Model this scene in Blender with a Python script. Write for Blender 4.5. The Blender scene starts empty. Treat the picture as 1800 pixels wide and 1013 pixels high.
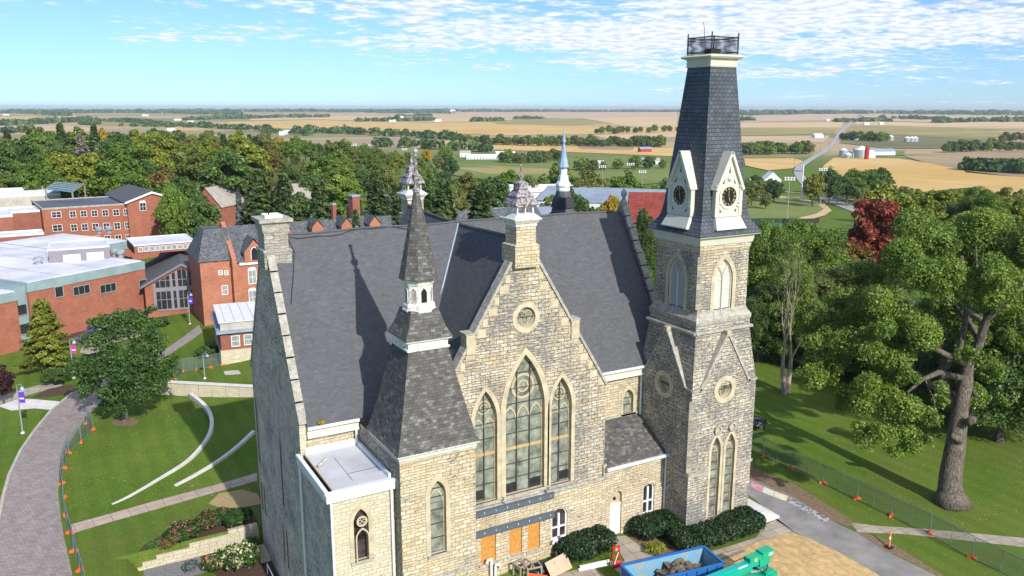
import bpy, bmesh, math, random
import numpy as np
from mathutils import Vector, Matrix
from mathutils.geometry import tessellate_polygon
PI = math.pi
# ------------------------------------------------------------------ camera
F_PX, PITCH, ROLL, YAW = 1454.63, 0.2145, -0.001, 0.5114
CAM = np.array([-45.993, -50.325, 34.25])
_fw = np.array([math.sin(YAW)*math.cos(PITCH), math.cos(YAW)*math.cos(PITCH), -math.sin(PITCH)])
_r = np.array([math.cos(YAW), -math.sin(YAW), 0.0]); _d = np.cross(_fw, _r)
_r, _d = _r*math.cos(ROLL)+_d*math.sin(ROLL), -_r*math.sin(ROLL)+_d*math.cos(ROLL)
scene = bpy.context.scene
cd = bpy.data.cameras.new('camera'); cam = bpy.data.objects.new('camera', cd)
scene.collection.objects.link(cam)
cam.matrix_world = Matrix(((_r[0], -_d[0], -_fw[0], CAM[0]), (_r[1], -_d[1], -_fw[1], CAM[1]), (_r[2], -_d[2], -_fw[2], CAM[2]), (0, 0, 0, 1)))
cd.sensor_width = 36; cd.lens = F_PX/1800*36; cd.clip_start = 1; cd.clip_end = 60000
scene.camera = cam
# ------------------------------------------------------------------ light
SUN_EL = math.radians(33); SUN_AZ = math.atan2(0.05, -1.0)       # azimuth measured from +Y towards +X
sun_dir = Vector((math.sin(SUN_AZ)*math.cos(SUN_EL), math.cos(SUN_AZ)*math.cos(SUN_EL), math.sin(SUN_EL)))
sd = bpy.data.lights.new('sun', 'SUN'); sd.energy = 4.1; sd.angle = math.radians(0.55); sd.color = (1.0, 0.95, 0.88)
so = bpy.data.objects.new('sun', sd); scene.collection.objects.link(so)
so.rotation_euler = sun_dir.to_track_quat('Z', 'Y').to_euler()
world = bpy.data.worlds.new('World'); scene.world = world; world.use_nodes = True
scene.view_settings.view_transform = 'Standard'; scene.view_settings.look = 'None'
scene.view_settings.exposure = 0.36; scene.view_settings.gamma = 1.0
wt = world.node_tree; wt.nodes.clear()
def wn(t, **k):
    n = wt.nodes.new(t)
    for a, b in k.items(): setattr(n, a, b)
    return n
sky = wn('ShaderNodeTexSky', sky_type='NISHITA', sun_disc=False, sun_elevation=SUN_EL, sun_rotation=SUN_AZ, altitude=300, air_density=1.0, dust_density=0.6, ozone_density=2.2)
tc = wn('ShaderNodeTexCoord'); up_ = wn('ShaderNodeVectorMath', operation='ADD'); wt.links.new(tc.outputs['Generated'], up_.inputs[0]); up_.inputs[1].default_value = (0, 0, .03); wt.links.new(up_.outputs[0], sky.inputs[0]); sep = wn('ShaderNodeSeparateXYZ'); wt.links.new(tc.outputs['Generated'], sep.inputs[0])
def wmath(op, a, b=None, c=None, clamp=False):
    n = wn('ShaderNodeMath', operation=op, use_clamp=clamp)
    for i, v in enumerate((a, b, c)):
        if v is None: continue
        if isinstance(v, (int, float)): n.inputs[i].default_value = v
        else: wt.links.new(v, n.inputs[i])
    return n.outputs[0]
zc = wmath('MAXIMUM', sep.outputs[2], 0.004)
zd = wmath('ADD', zc, 0.075)
cx_ = wmath('DIVIDE', sep.outputs[0], zd); cy_ = wmath('DIVIDE', sep.outputs[1], zd)
comb = wn('ShaderNodeCombineXYZ'); wt.links.new(cx_, comb.inputs[0]); wt.links.new(cy_, comb.inputs[1])
n1 = wn('ShaderNodeTexNoise', noise_dimensions='3D'); n1.inputs['Scale'].default_value = 5.2; n1.inputs['Detail'].default_value = 9; n1.inputs['Roughness'].default_value = 0.66
n2 = wn('ShaderNodeTexNoise'); n2.inputs['Scale'].default_value = 0.85; n2.inputs['Detail'].default_value = 5; n2.inputs['Roughness'].default_value = 0.55
wt.links.new(comb.outputs[0], n1.inputs['Vector']); wt.links.new(comb.outputs[0], n2.inputs['Vector'])
# cloud cover: a sheet of small clouds overhead that opens to blue on the left
hd = wn('ShaderNodeVectorMath', operation='DOT_PRODUCT'); wt.links.new(tc.outputs['Generated'], hd.inputs[0]); hd.inputs[1].default_value = (_r[0], _r[1], 0)
side = wmath('MULTIPLY', hd.outputs['Value'], 1.0)                 # -0.53 left edge .. 0.53 right edge
cov = wmath('MULTIPLY_ADD', side, 0.42, 0.03)
elv = wn('ShaderNodeMapRange'); wt.links.new(sep.outputs[2], elv.inputs[0])
elv.inputs[1].default_value = 0.018; elv.inputs[2].default_value = 0.075; elv.inputs[3].default_value = -0.20; elv.inputs[4].default_value = 0.07
cov = wmath('MINIMUM', cov, 0.10)
cov = wmath('ADD', cov, elv.outputs[0])
big = wmath('MULTIPLY_ADD', n2.outputs['Fac'], 0.8, -0.40)
dens = wmath('ADD', wmath('ADD', n1.outputs['Fac'], big), cov)
mr = wn('ShaderNodeMapRange', interpolation_type='SMOOTHSTEP'); wt.links.new(dens, mr.inputs[0])
mr.inputs[1].default_value = 0.47; mr.inputs[2].default_value = 0.66; mr.inputs[3].default_value = 0; mr.inputs[4].default_value = 0.93
tint = wn('ShaderNodeMix', data_type='RGBA', blend_type='MULTIPLY'); tint.inputs[0].default_value = 1.0
wt.links.new(sky.outputs[0], tint.inputs[6]); tint.inputs[7].default_value = (0.57, 0.745, 1.0, 1)
ccol = wn('ShaderNodeMix', data_type='RGBA'); wt.links.new(mr.outputs[0], ccol.inputs[0])
wt.links.new(tint.outputs[2], ccol.inputs[6])
n3 = wn('ShaderNodeTexNoise'); n3.inputs['Scale'].default_value = 11; n3.inputs['Detail'].default_value = 6; wt.links.new(comb.outputs[0], n3.inputs['Vector'])
cs_ = wn('ShaderNodeMapRange'); wt.links.new(n3.outputs['Fac'], cs_.inputs[0]); cs_.inputs[1].default_value = .38; cs_.inputs[2].default_value = .62
cc_ = wn('ShaderNodeMix', data_type='RGBA'); wt.links.new(cs_.outputs[0], cc_.inputs[0]); cc_.inputs[6].default_value = (4.1, 4.6, 6.0, 1); cc_.inputs[7].default_value = (6.6, 6.8, 7.3, 1)
wt.links.new(cc_.outputs[2], ccol.inputs[7])
bg = wn('ShaderNodeBackground'); bg.inputs[1].default_value = 0.135
wt.links.new(ccol.outputs[2], bg.inputs[0])
wo = wn('ShaderNodeOutputWorld'); wt.links.new(bg.outputs[0], wo.inputs[0])

# ------------------------------------------------------------------ terrain function and pixel-to-ground lookup
def sstep(a, b, x):
    t = min(1.0, max(0.0, (x-a)/(b-a))); return t*t*(3-2*t)
def near_z(x, y):
    z = -1.5*sstep(-12, -33, x)
    if y < 18.6 and x < -20: z -= 1.5*sstep(18.55, 18.4, y)*sstep(-29, -31.5, x)*sstep(-43.6, -42.6, x)
    return z
def terr(x, y):
    z = near_z(x, y)
    dx, dy = x+10, y-30; r = math.hypot(dx, dy)
    if r > 120:
        az = math.atan2(x-CAM[0], y-CAM[1])-YAW
        left = sstep(-0.06, -0.24, az)
        zr = -20*sstep(130, 390, r); zl = -20*sstep(430, 820, r)
        z = z*(1-sstep(120, 300, r)) + zr*(1-left)+zl*left
        if r > 900: z += (3.0*math.sin(x*0.0011+1.3)*math.sin(y*0.0013)+1.6*math.sin(x*.0031+y*.0023))*sstep(900, 2200, r)
        if r > 3500: z += 9*sstep(3500, 9000, r)
    return z
def ray(u, v): return _fw+_r*(u-900)/F_PX+_d*(v-506.5)/F_PX
def at_z(u, v, z):
    q = ray(u, v); return CAM+q*((z-CAM[2])/q[2])
def G(u, v, dz=0.0):                       # ground point seen at a place in the photograph
    q = ray(u, v); z = 0.0
    if q[2] > -1e-3: q[2] = -1e-3
    P = None
    for i in range(40):
        P = CAM+q*((z+dz-CAM[2])/q[2]); zn = terr(P[0], P[1])
        if abs(zn-z) < 1e-3: break
        z = 0.5*z+0.5*zn if i > 3 else zn
    return Vector((P[0], P[1], z+dz))
def at_depth(u, v, D):
    q = ray(u, v); return Vector(CAM+q*D)
def at_y(u, v, y):
    q = ray(u, v); return Vector(CAM+q*((y-CAM[1])/q[1]))

# ------------------------------------------------------------------ object helpers
C = scene.collection
def tag(o, label=None, cat=None, group=None, kind=None):
    if label: o['label'] = label
    if cat: o['category'] = cat
    if group: o['group'] = group
    if kind: o['kind'] = kind
    return o
def thing(name, label, cat, loc=(0, 0, 0), group=None, rz=0.0):
    o = bpy.data.objects.new(name, None); C.objects.link(o); o.empty_display_size = 0.5
    o.location = loc; o.rotation_euler = (0, 0, rz); tag(o, label, cat, group); return o
class MB:
    def __init__(s): s.v = []; s.f = []; s.m = []; s.mats = []
    def mi(s, m):
        if m not in s.mats: s.mats.append(m)
        return s.mats.index(m)
    def add(s, vs, fs, m):
        b = len(s.v); s.v += [tuple(map(float, p)) for p in vs]; k = s.mi(m)
        for f in fs: s.f.append(tuple(i+b for i in f)); s.m.append(k)
    def quad(s, a, b, c, d, m): s.add((a, b, c, d), ((0, 1, 2, 3),), m)
    def box(s, c, size, m, rz=0.0, taper=1.0):
        x, y, z = size[0]/2, size[1]/2, size[2]/2; ca, sa = math.cos(rz), math.sin(rz); vs = []
        for zz, k in ((-z, 1.0), (z, taper)):
            for xx, yy in ((-x, -y), (x, -y), (x, y), (-x, y)):
                xx *= k; yy *= k; vs.append((c[0]+xx*ca-yy*sa, c[1]+xx*sa+yy*ca, c[2]+zz))
        s.add(vs, ((3, 2, 1, 0), (4, 5, 6, 7), (0, 1, 5, 4), (1, 2, 6, 5), (2, 3, 7, 6), (3, 0, 4, 7)), m)
    def b2(s, x0, x1, y0, y1, z0, z1, m): s.box(((x0+x1)/2, (y0+y1)/2, (z0+z1)/2), (x1-x0, y1-y0, z1-z0), m)
    def obox(s, O, U, N, u0, u1, n0, n1, z0, z1, m):      # box in a wall frame: along U, out along N, up Z
        O, U, N = Vector(O), Vector(U), Vector(N); vs = []
        for z in (z0, z1):
            for u, n in ((u0, n0), (u1, n0), (u1, n1), (u0, n1)): vs.append(O+U*u+N*n+Vector((0, 0, z)))
        s.add(vs, ((3, 2, 1, 0), (4, 5, 6, 7), (0, 1, 5, 4), (1, 2, 6, 5), (2, 3, 7, 6), (3, 0, 4, 7)), m)
    def rings(s, rings, m, cap0=True, cap1=True):
        n = len(rings[0]); vs = [p for r in rings for p in r]; fs = []
        for i in range(len(rings)-1):
            for j in range(n): fs.append((i*n+j, i*n+(j+1) % n, (i+1)*n+(j+1) % n, (i+1)*n+j))
        if cap0: fs.append(tuple(range(n-1, -1, -1)))
        if cap1: fs.append(tuple((len(rings)-1)*n+j for j in range(n)))
        s.add(vs, fs, m)
    def frustums(s, c, prof, m, n=4, rot=PI/4, cap0=True, cap1=True):   # prof: (z, half-width or radius)
        k = math.sqrt(2) if n == 4 else 1.0
        s.rings([[(c[0]+h*k*math.cos(rot+2*PI*j/n), c[1]+h*k*math.sin(rot+2*PI*j/n), z) for j in range(n)] for z, h in prof], m, cap0, cap1)
    def tube(s, pts, rad, m, n=6, caps=True):
        pts = [Vector(p) for p in pts]; R = rad if isinstance(rad, (list, tuple)) else [rad]*len(pts); rings = []
        up = Vector((0, 0, 1)); a = None
        for i, p in enumerate(pts):
            t = (pts[min(i+1, len(pts)-1)]-pts[max(i-1, 0)]).normalized()
            if a is None:
                a = t.cross(up if abs(t.z) < 0.9 else Vector((1, 0, 0))).normalized()
            a = (a-t*a.dot(t)).normalized(); b = t.cross(a)
            rings.append([p+(a*math.cos(2*PI*j/n)+b*math.sin(2*PI*j/n))*R[i] for j in range(n)])
        s.rings(rings, m, caps, caps)
    def ball(s, c, r, m, sz=1.0, n=8):
        s.rings([[(c[0]+r*math.sin(PI*i/n)*math.cos(2*PI*j/n), c[1]+r*math.sin(PI*i/n)*math.sin(2*PI*j/n), c[2]-r*sz*math.cos(PI*i/n)) for j in range(n)] for i in range(1, n)], m)
    def poly(s, O, U, pts, m, holes=(), flip=False, V=(0, 0, 1)):
        O, U, V = Vector(O), Vector(U), Vector(V)
        loops = [[Vector((a, b, 0)) for a, b in pts]]+[[Vector((a, b, 0)) for a, b in h] for h in holes]
        tris = tessellate_polygon(loops); flat = [p for l in loops for p in l]
        N = U.cross(V)
        vs = [O+U*p.x+V*p.y for p in flat]; fs = []
        for t in tris:
            a, b, c = vs[t[0]], vs[t[1]], vs[t[2]]
            if ((b-a).cross(c-a)).dot(N) < 0: t = (t[0], t[2], t[1])
            fs.append(tuple(t) if not flip else (t[0], t[2], t[1]))
        s.add(vs, fs, m)
    def jambs(s, O, U, hole, depth, m, V=(0, 0, 1)):
        O, U, V = Vector(O), Vector(U), Vector(V); N = U.cross(V); n = len(hole)
        for i in range(n):
            a, b = hole[i], hole[(i+1) % n]; A = O+U*a[0]+V*a[1]; B = O+U*b[0]+V*b[1]
            s.add((A, B, B-N*depth, A-N*depth), ((0, 1, 2, 3),), m)
    def prism(s, O, U, pts, depth, m, V=(0, 0, 1), mside=None):     # solid from an outline, front face at O, going back
        O, U, V = Vector(O), Vector(U), Vector(V); N = U.cross(V)
        s.poly(O, U, pts, m, V=V); s.poly(O-N*depth, U, pts, m, flip=True, V=V); s.jambs(O, U, pts, depth, mside or m, V)
    def ring(s, O, U, outer, inner, proud, m, V=(0, 0, 1)):        # raised band between two loops of equal length
        O, U, V = Vector(O), Vector(U), Vector(V); N = U.cross(V); n = len(outer)
        P = lambda a, d: O+U*a[0]+V*a[1]+N*d
        for i in range(n):
            j = (i+1) % n
            s.add((P(outer[i], proud), P(outer[j], proud), P(inner[j], proud), P(inner[i], proud)), ((0, 1, 2, 3),), m)
            s.add((P(outer[i], -0.01), P(outer[j], -0.01), P(outer[j], proud), P(outer[i], proud)), ((0, 1, 2, 3),), m)
            s.add((P(inner[i], proud), P(inner[j], proud), P(inner[j], -0.05), P(inner[i], -0.05)), ((0, 1, 2, 3),), m)
    def build(s, name, parent=None, smooth=False, local=False):
        me = bpy.data.meshes.new(name); me.from_pydata(s.v, [], s.f)
        for m in s.mats: me.materials.append(m)
        me.polygons.foreach_set('material_index', s.m)
        if smooth: me.polygons.foreach_set('use_smooth', [True]*len(s.f))
        me.update()
        # box-style mapping in metres: along the wall and up it (or across and up a roof slope)
        nl = len(me.loops); vi = np.empty(nl, int); me.loops.foreach_get('vertex_index', vi)
        co = np.array(s.v, float)[vi]; nf = len(me.polygons)
        no = np.empty(nf*3); me.polygons.foreach_get('normal', no); no = no.reshape(-1, 3)
        lt = np.empty(nf, int); me.polygons.foreach_get('loop_total', lt); ln = np.repeat(no, lt, axis=0)
        t = np.stack([-ln[:, 1], ln[:, 0], np.zeros(nl)], 1); h = np.hypot(ln[:, 0], ln[:, 1])
        flat = h < 0.2; t[flat] = (1, 0, 0); t /= np.linalg.norm(t, axis=1)[:, None]
        b = np.cross(ln, t); b[flat] = (0, 1, 0)
        uv = np.stack([(co*t).sum(1), (co*b).sum(1)], 1)
        me.uv_layers.new(name='UVMap').data.foreach_set('uv', uv.ravel())
        o = bpy.data.objects.new(name, me); C.objects.link(o)
        if parent:
            o.parent = parent
            if not local and parent.type == 'EMPTY':
                o.matrix_parent_inverse = (Matrix.Translation(parent.location) @ Matrix.Rotation(parent.rotation_euler.z, 4, 'Z')).inverted()
        return o
def copy_tree(o, parent=None):
    c = o.copy(); C.objects.link(c)
    if parent: c.parent = parent
    for ch in [x for x in kids.get(o.name, ())]: copy_tree(ch, c)
    return c
kids = {}
def index_kids():
    kids.clear()
    for o in bpy.data.objects:
        if o.parent: kids.setdefault(o.parent.name, []).append(o)

# ------------------------------------------------------------------ material helpers
class NT:
    def __init__(s, name):
        s.m = bpy.data.materials.new(name); s.m.use_nodes = True; s.t = s.m.node_tree; s.b = s.t.nodes['Principled BSDF']; s.out = s.t.nodes['Material Output']
    def n(s, t, ins=None, **k):
        n = s.t.nodes.new(t)
        for a, b in k.items(): setattr(n, a, b)
        for a, b in (ins or {}).items(): s.set(n.inputs[a], b)
        return n
    def set(s, sock, v):
        if isinstance(v, bpy.types.NodeSocket): s.t.links.new(v, sock)
        else: sock.default_value = v
    def math(s, op, a, b=0.0, clamp=False):
        n = s.n('ShaderNodeMath', operation=op, use_clamp=clamp); s.set(n.inputs[0], a); s.set(n.inputs[1], b); return n.outputs[0]
    def mix(s, f, a, b, mode='MIX'):
        n = s.n('ShaderNodeMix', data_type='RGBA', blend_type=mode); s.set(n.inputs[0], f); s.set(n.inputs[6], a); s.set(n.inputs[7], b); return n.outputs[2]
    def uv(s, scale=(1, 1, 1), rot=0.0):
        u = s.n('ShaderNodeUVMap', uv_map='UVMap'); mp = s.n('ShaderNodeMapping', {'Vector': u.outputs[0], 'Scale': scale, 'Rotation': (0, 0, rot)}); return mp.outputs[0]
    def obj(s, scale=(1, 1, 1)):
        g = s.n('ShaderNodeNewGeometry'); mp = s.n('ShaderNodeMapping', {'Vector': g.outputs['Position'], 'Scale': scale}); return mp.outputs[0]
    def noise(s, vec, scale, detail=3, rough=0.5):
        return s.n('ShaderNodeTexNoise', {'Vector': vec, 'Scale': scale, 'Detail': detail, 'Roughness': rough}).outputs['Fac']
    def rng(s, v, a, b, c=0.0, d=1.0, smooth=False):
        n = s.n('ShaderNodeMapRange', {'Value': v, 'From Min': a, 'From Max': b, 'To Min': c, 'To Max': d}); 
        if smooth: n.interpolation_type = 'SMOOTHSTEP'
        return n.outputs[0]
    def brick(s, vec, w, h, c1, c2, mortar, msize=0.015, off=0.5, bias=0.0):
        n = s.n('ShaderNodeTexBrick', {'Vector': vec, 'Color1': c1, 'Color2': c2, 'Mortar': mortar, 'Scale': 1.0, 'Mortar Size': msize, 'Mortar Smooth': 0.2, 'Bias': bias, 'Brick Width': w, 'Row Height': h})
        n.offset = off; n.squash_frequency = 2; return n
    def bump(s, h, strength=0.4, dist=0.05):
        n = s.n('ShaderNodeBump', {'Height': h, 'Strength': strength, 'Distance': dist}); s.t.links.new(n.outputs[0], s.b.inputs['Normal'])
    def fin(s, col, rough=0.85, spec=0.3, metal=0.0):
        s.set(s.b.inputs['Base Color'], col); s.set(s.b.inputs['Roughness'], rough); s.b.inputs['Specular IOR Level'].default_value = spec; s.b.inputs['Metallic'].default_value = metal
        return s.m
def c3(r, g, b): return (r, g, b, 1)
def plain(name, col, rough=0.7, var=0.12, scale=1.5, spec=0.3, metal=0.0, bump=0.0):
    t = NT(name); n = t.noise(t.obj(), scale, 4, 0.6)
    k = t.rng(n, 0.3, 0.7, 1-var, 1+var)
    col2 = t.mix(1.0, c3(*col), t.n('ShaderNodeCombineColor', {0: k, 1: k, 2: k}).outputs[0], 'MULTIPLY')
    if bump: t.bump(n, bump, 0.05)
    return t.fin(col2, rough, spec, metal)
def stone(name, pal, weather=0.3, bump=0.6, fresh=0.0, size=1.25):
    # random ashlar: big cells split into one, two or three courses, each block its own shade
    t = NT(name); uv = t.uv(); wn_ = t.n('ShaderNodeTexNoise', {'Vector': uv, 'Scale': 1.7, 'Detail': 2})
    w = t.n('ShaderNodeVectorMath', {0: wn_.outputs['Color'], 1: (0.5, 0.5, 0.5)}, operation='SUBTRACT').outputs[0]
    w = t.n('ShaderNodeVectorMath', {0: w, 'Scale': 0.06}, operation='SCALE').outputs[0]
    v = t.n('ShaderNodeVectorMath', {0: uv, 1: w}, operation='ADD').outputs[0]
    W, B = c3(1, 1, 1), c3(0, 0, 0); k = size
    sel = t.brick(v, .92*k, .46*k, B, W, B, 0.0)
    b1 = t.brick(v, .46*k, .23*k, B, W, B, 0.018*k); b2 = t.brick(v, .62*k, .1533*k, B, W, B, 0.016*k)
    s1 = t.math('GREATER_THAN', sel.outputs['Color'], 0.55)
    val = t.mix(s1, b1.outputs['Color'], b2.outputs['Color']); mort = t.mix(s1, b1.outputs['Fac'], b2.outputs['Fac'])
    ramp = t.n('ShaderNodeValToRGB', {'Fac': val}); cr = ramp.color_ramp
    cr.elements[0].position = 0; cr.elements[0].color = c3(*pal[0]); cr.elements[1].position = 1; cr.elements[1].color = c3(*pal[-1])
    for i, p in enumerate(pal[1:-1]): e = cr.elements.new((i+1)/(len(pal)-1)); e.color = c3(*p)
    fine = t.noise(uv, 9.0, 5, 0.7); blot = t.noise(uv, 0.35, 4, 0.6)
    kk = t.rng(fine, 0.3, 0.7, 0.68, 1.28); col = t.mix(1.0, ramp.outputs[0], t.n('ShaderNodeCombineColor', {0: kk, 1: kk, 2: kk}).outputs[0], 'MULTIPLY')
    # weathering: grey-black crust on the rock faces, gathered in drifts
    st = t.n('ShaderNodeTexNoise', {'Vector': t.uv((1, 1.9, 1)), 'Scale': 2.9, 'Detail': 5, 'Roughness': 0.68}).outputs['Fac']
    th = t.math('ADD', st, t.rng(blot, 0.3, 0.7, -0.10, 0.10)); mask = t.rng(th, 0.63-0.14*weather, 0.69-0.12*weather, 0, 0.9)
    col = t.mix(mask, col, c3(0.115, 0.115, 0.12)); stk = t.noise(t.uv((2.2, .22, 1)), 1.3, 5, .65); col = t.mix(t.rng(stk, .52, .68, 0, .5*weather+.12), col, c3(.16, .15, .135))
    grey = t.rng(blot, 0.42, 0.66, 0, 0.75*weather)
    col = t.mix(grey, col, c3(0.30, 0.29, 0.27))
    col = t.mix(t.math('MULTIPLY', mort, 1.0 if fresh < 0 else (0.5 if fresh else 0.8)), col, c3(0.17, 0.15, 0.12))
    hgt = t.math('SUBTRACT', t.math('ADD', t.math('MULTIPLY', st, 1.3), t.math('MULTIPLY', fine, 0.5)), t.math('MULTIPLY', mort, 0.8))
    t.bump(hgt, bump, 0.09); return t.fin(col, 0.92, 0.15)
def shingle(name, cols, w=0.32, h=0.145, line=0.35, jit=1.0, blotch=0.12, rough=0.85):
    t = NT(name); uv = t.uv(); b = t.brick(uv, w, h, c3(0, 0, 0), c3(1, 1, 1), c3(0, 0, 0), 0.0)
    fl = t.brick(uv, w, h, c3(1, 1, 1), c3(1, 1, 1), c3(0, 0, 0), h*0.085)
    ramp = t.n('ShaderNodeValToRGB', {'Fac': b.outputs['Color']}); cr = ramp.color_ramp
    cr.elements[0].color = c3(*cols[0]); cr.elements[1].color = c3(*cols[-1])
    for i, p in enumerate(cols[1:-1]): e = cr.elements.new((i+1)/(len(cols)-1)); e.color = c3(*p)
    kk = t.rng(t.noise(uv, 0.5, 5, 0.65), 0.3, 0.7, 1-blotch, 1+blotch)
    g = t.rng(t.noise(uv, 25, 2, 0.5), 0.3, 0.7, 0.9, 1.1); kk = t.math('MULTIPLY', kk, g)
    col = t.mix(1.0, ramp.outputs[0], t.n('ShaderNodeCombineColor', {0: kk, 1: kk, 2: kk}).outputs[0], 'MULTIPLY')
    col = t.mix(t.math('MULTIPLY', fl.outputs['Fac'], line), col, c3(0.012, 0.014, 0.018))
    sep_ = t.n('ShaderNodeSeparateXYZ', {0: uv}); saw = t.math('FRACT', t.math('DIVIDE', sep_.outputs[1], h))
    t.bump(t.math('MULTIPLY', saw, -1.0), 0.5, 0.03); return t.fin(col, rough, 0.25)
def redbrick(name, c1, c2, mortar=(0.36, 0.23, 0.18)):
    t = NT(name); uv = t.uv(); b = t.brick(uv, 0.24, 0.085, c3(*c1), c3(*c2), c3(*mortar), 0.009)
    kk = t.rng(t.noise(uv, 0.4, 5, 0.7), 0.3, 0.7, 0.82, 1.16); k2 = t.rng(t.noise(t.uv((.6, 3, 1)), 2.0, 3, 0.6), 0.3, 0.7, 0.88, 1.12); kk = t.math('MULTIPLY', kk, k2)
    col = t.mix(1.0, b.outputs['Color'], t.n('ShaderNodeCombineColor', {0: kk, 1: kk, 2: kk}).outputs[0], 'MULTIPLY'); return t.fin(col, 0.9, 0.2)
def glass(name, col, rough=0.12, var=0.3, spec=0.6):
    t = NT(name); n = t.noise(t.obj(), 1.3, 3, 0.6); k = t.rng(n, 0.3, 0.7, 1-var, 1+var)
    return t.fin(t.mix(1.0, c3(*col), t.n('ShaderNodeCombineColor', {0: k, 1: k, 2: k}).outputs[0], 'MULTIPLY'), rough, spec)
M = {}
M['stone'] = stone('limestone', [(.48, .38, .23), (.64, .54, .37), (.57, .45, .27), (.70, .62, .46), (.48, .41, .30)], 0.2, 0.45)
M['stone_gable'] = stone('limestone_rockfaced', [(.46, .38, .26), (.64, .55, .40), (.55, .45, .29), (.72, .65, .52), (.46, .42, .35)], 0.72, 1.0)
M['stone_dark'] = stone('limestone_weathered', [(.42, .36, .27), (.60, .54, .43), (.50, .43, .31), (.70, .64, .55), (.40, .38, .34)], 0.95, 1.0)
M['stone_end'] = stone('limestone_end_wall', [(.60, .48, .40), (.90, .74, .62), (.76, .62, .51), (.93, .79, .68)], 0.5, 1.0, -1.0)  # limestone lightened and warmed in colour to offset the cyan shade on these walls
M['stone_grey'] = stone('limestone_grey', [(.34, .32, .27), (.46, .43, .37), (.38, .36, .30), (.52, .50, .44)], 0.35, 0.6)
M['stone_new'] = stone('limestone_clean', [(.52, .47, .33), (.62, .56, .42), (.56, .50, .36), (.64, .59, .46)], -0.4, 0.25, 1, 1.15)
M['dressed'] = plain('dressed_stone', (.50, .43, .30), 0.85, 0.22, 1.6, bump=0.2)
def lichen():
    t = NT('grey_coping_stone'); a = t.noise(t.obj(), 2.2, 6, .72); b = t.noise(t.obj(), 9, 4, .7); col = t.mix(t.rng(a, .35, .65), c3(.27, .25, .21), c3(.50, .47, .41)); col = t.mix(t.rng(b, .55, .66, 0, .75), col, c3(.09, .09, .085))
    t.bump(t.math('ADD', a, b), .5, .05); return t.fin(col, .9, .2)
M['dressed_grey'] = lichen()
M['roof'] = shingle('charcoal_shingle', [(.086, .090, .098), (.104, .108, .116), (.095, .099, .107), (.118, .122, .130)], .33, .16, .25, blotch=.06)
M['roof_brown'] = shingle('brown_shingle', [(.070, .067, .062), (.135, .130, .120), (.088, .084, .078), (.110, .105, .097), (.20, .195, .18)], .30, .2, .45, blotch=.15)
M['slate'] = shingle('blue_slate', [(.060, .072, .088), (.085, .098, .115), (.070, .083, .100), (.105, .118, .135)], .42, .30, .8, blotch=.2, rough=.6)
M['slate_old'] = shingle('old_slate', [(.06, .065, .07), (.13, .14, .15), (.085, .09, .10), (.17, .18, .19), (.10, .115, .13)], .3, .2, .6, blotch=.3)
M['cream'] = plain('cream_paint', (.60, .58, .48), 0.55, 0.06, 0.8)
M['white'] = plain('white_paint', (.80, .80, .78), 0.5, 0.05, 0.8)
M['gutter'] = plain('white_gutter_metal', (.70, .73, .74), 0.45, 0.08, 0.8)
M['oldwhite'] = None
def peeling(name, base, under, amt, scale=6.0, rough=0.7):
    t = NT(name); n = t.noise(t.obj(), scale, 5, 0.7); return t.fin(t.mix(t.rng(n, 0.5-amt, 0.58-amt, 0, 1), c3(*base), c3(*under)), rough, 0.3)
M['oldwhite'] = peeling('peeling_white_paint', (.74, .73, .68), (.42, .38, .33), -0.02)
M['rusty'] = peeling('rusted_white_metal', (.33, .34, .38), (.14, .075, .05), 0.03, 5.0, 0.6)
M['lead'] = plain('blue_grey_lead', (.30, .40, .52), 0.5, 0.15, 1.5, metal=0.2)
M['iron'] = plain('black_iron', (.025, .025, .028), 0.5)
M['beam'] = plain('grey_steel_beam', (.10, .125, .15), 0.5, 0.1)
M['greenglass'] = glass('protective_glazing', (.22, .235, .195), 0.22, 0.6)
M['darkglass'] = glass('dark_glass', (.028, .03, .034), 0.08)
M['leadglass'] = glass('stained_glass', (.05, .035, .04), 0.2, 0.8)
M['oldglass'] = glass('curtained_glass', (.28, .30, .29), 0.15, 0.3)
M['tracery'] = plain('tracery_stone', (.46, .39, .25), 0.7)
M['came'] = plain('bronze_bar', (.07, .065, .055), 0.5)
M['tanbar'] = plain('tan_transom', (.46, .33, .17), 0.7)
M['louver'] = plain('cream_louver', (.66, .66, .58), 0.6, 0.05)
def plywood():
    t = NT('plywood'); n = t.noise(t.obj((4, 4, 1.2)), 3.0, 6, 0.75); return t.fin(t.mix(t.rng(n, .35, .65), c3(.34, .13, .025), c3(.68, .36, .10)), .8, .2)
M['plywood'] = plywood()
M['flatroof'] = plain('pale_roof_membrane', (.52, .53, .56), 0.8, 0.16, 0.35)
M['membrane'] = plain('white_roof_membrane', (.60, .61, .66), 0.75, 0.22, 0.12)
M['purplish'] = plain('grey_siding', (.23, .215, .25), 0.6, 0.08)
M['verdigris'] = plain('patinated_metal', (.25, .34, .35), 0.55, 0.15, 0.4)
M['concrete'] = plain('concrete', (.46, .42, .36), 0.9, 0.18, 0.8)
M['pale_concrete'] = plain('pale_concrete', (.62, .60, .57), 0.9, 0.12, 0.8)
M['gold'] = plain('gilded', (.75, .55, .22), 0.4, 0.05, metal=.3)
M['black'] = plain('black_enamel', (.012, .012, .012), 0.5)
M['brick'] = redbrick('red_brick', (.27, .068, .036), (.36, .115, .062))
M['brick_orange'] = redbrick('orange_brick', (.37, .115, .058), (.48, .19, .10))
M['brick_dark'] = redbrick('dark_red_brick', (.22, .058, .036), (.29, .085, .052))
M['darkroof'] = plain('dark_roof_membrane', (.095, .105, .13), .7, .3, .2)
M['galv'] = plain('galvanised_steel', (.45, .48, .50), 0.4, 0.1, metal=.5)
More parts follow.
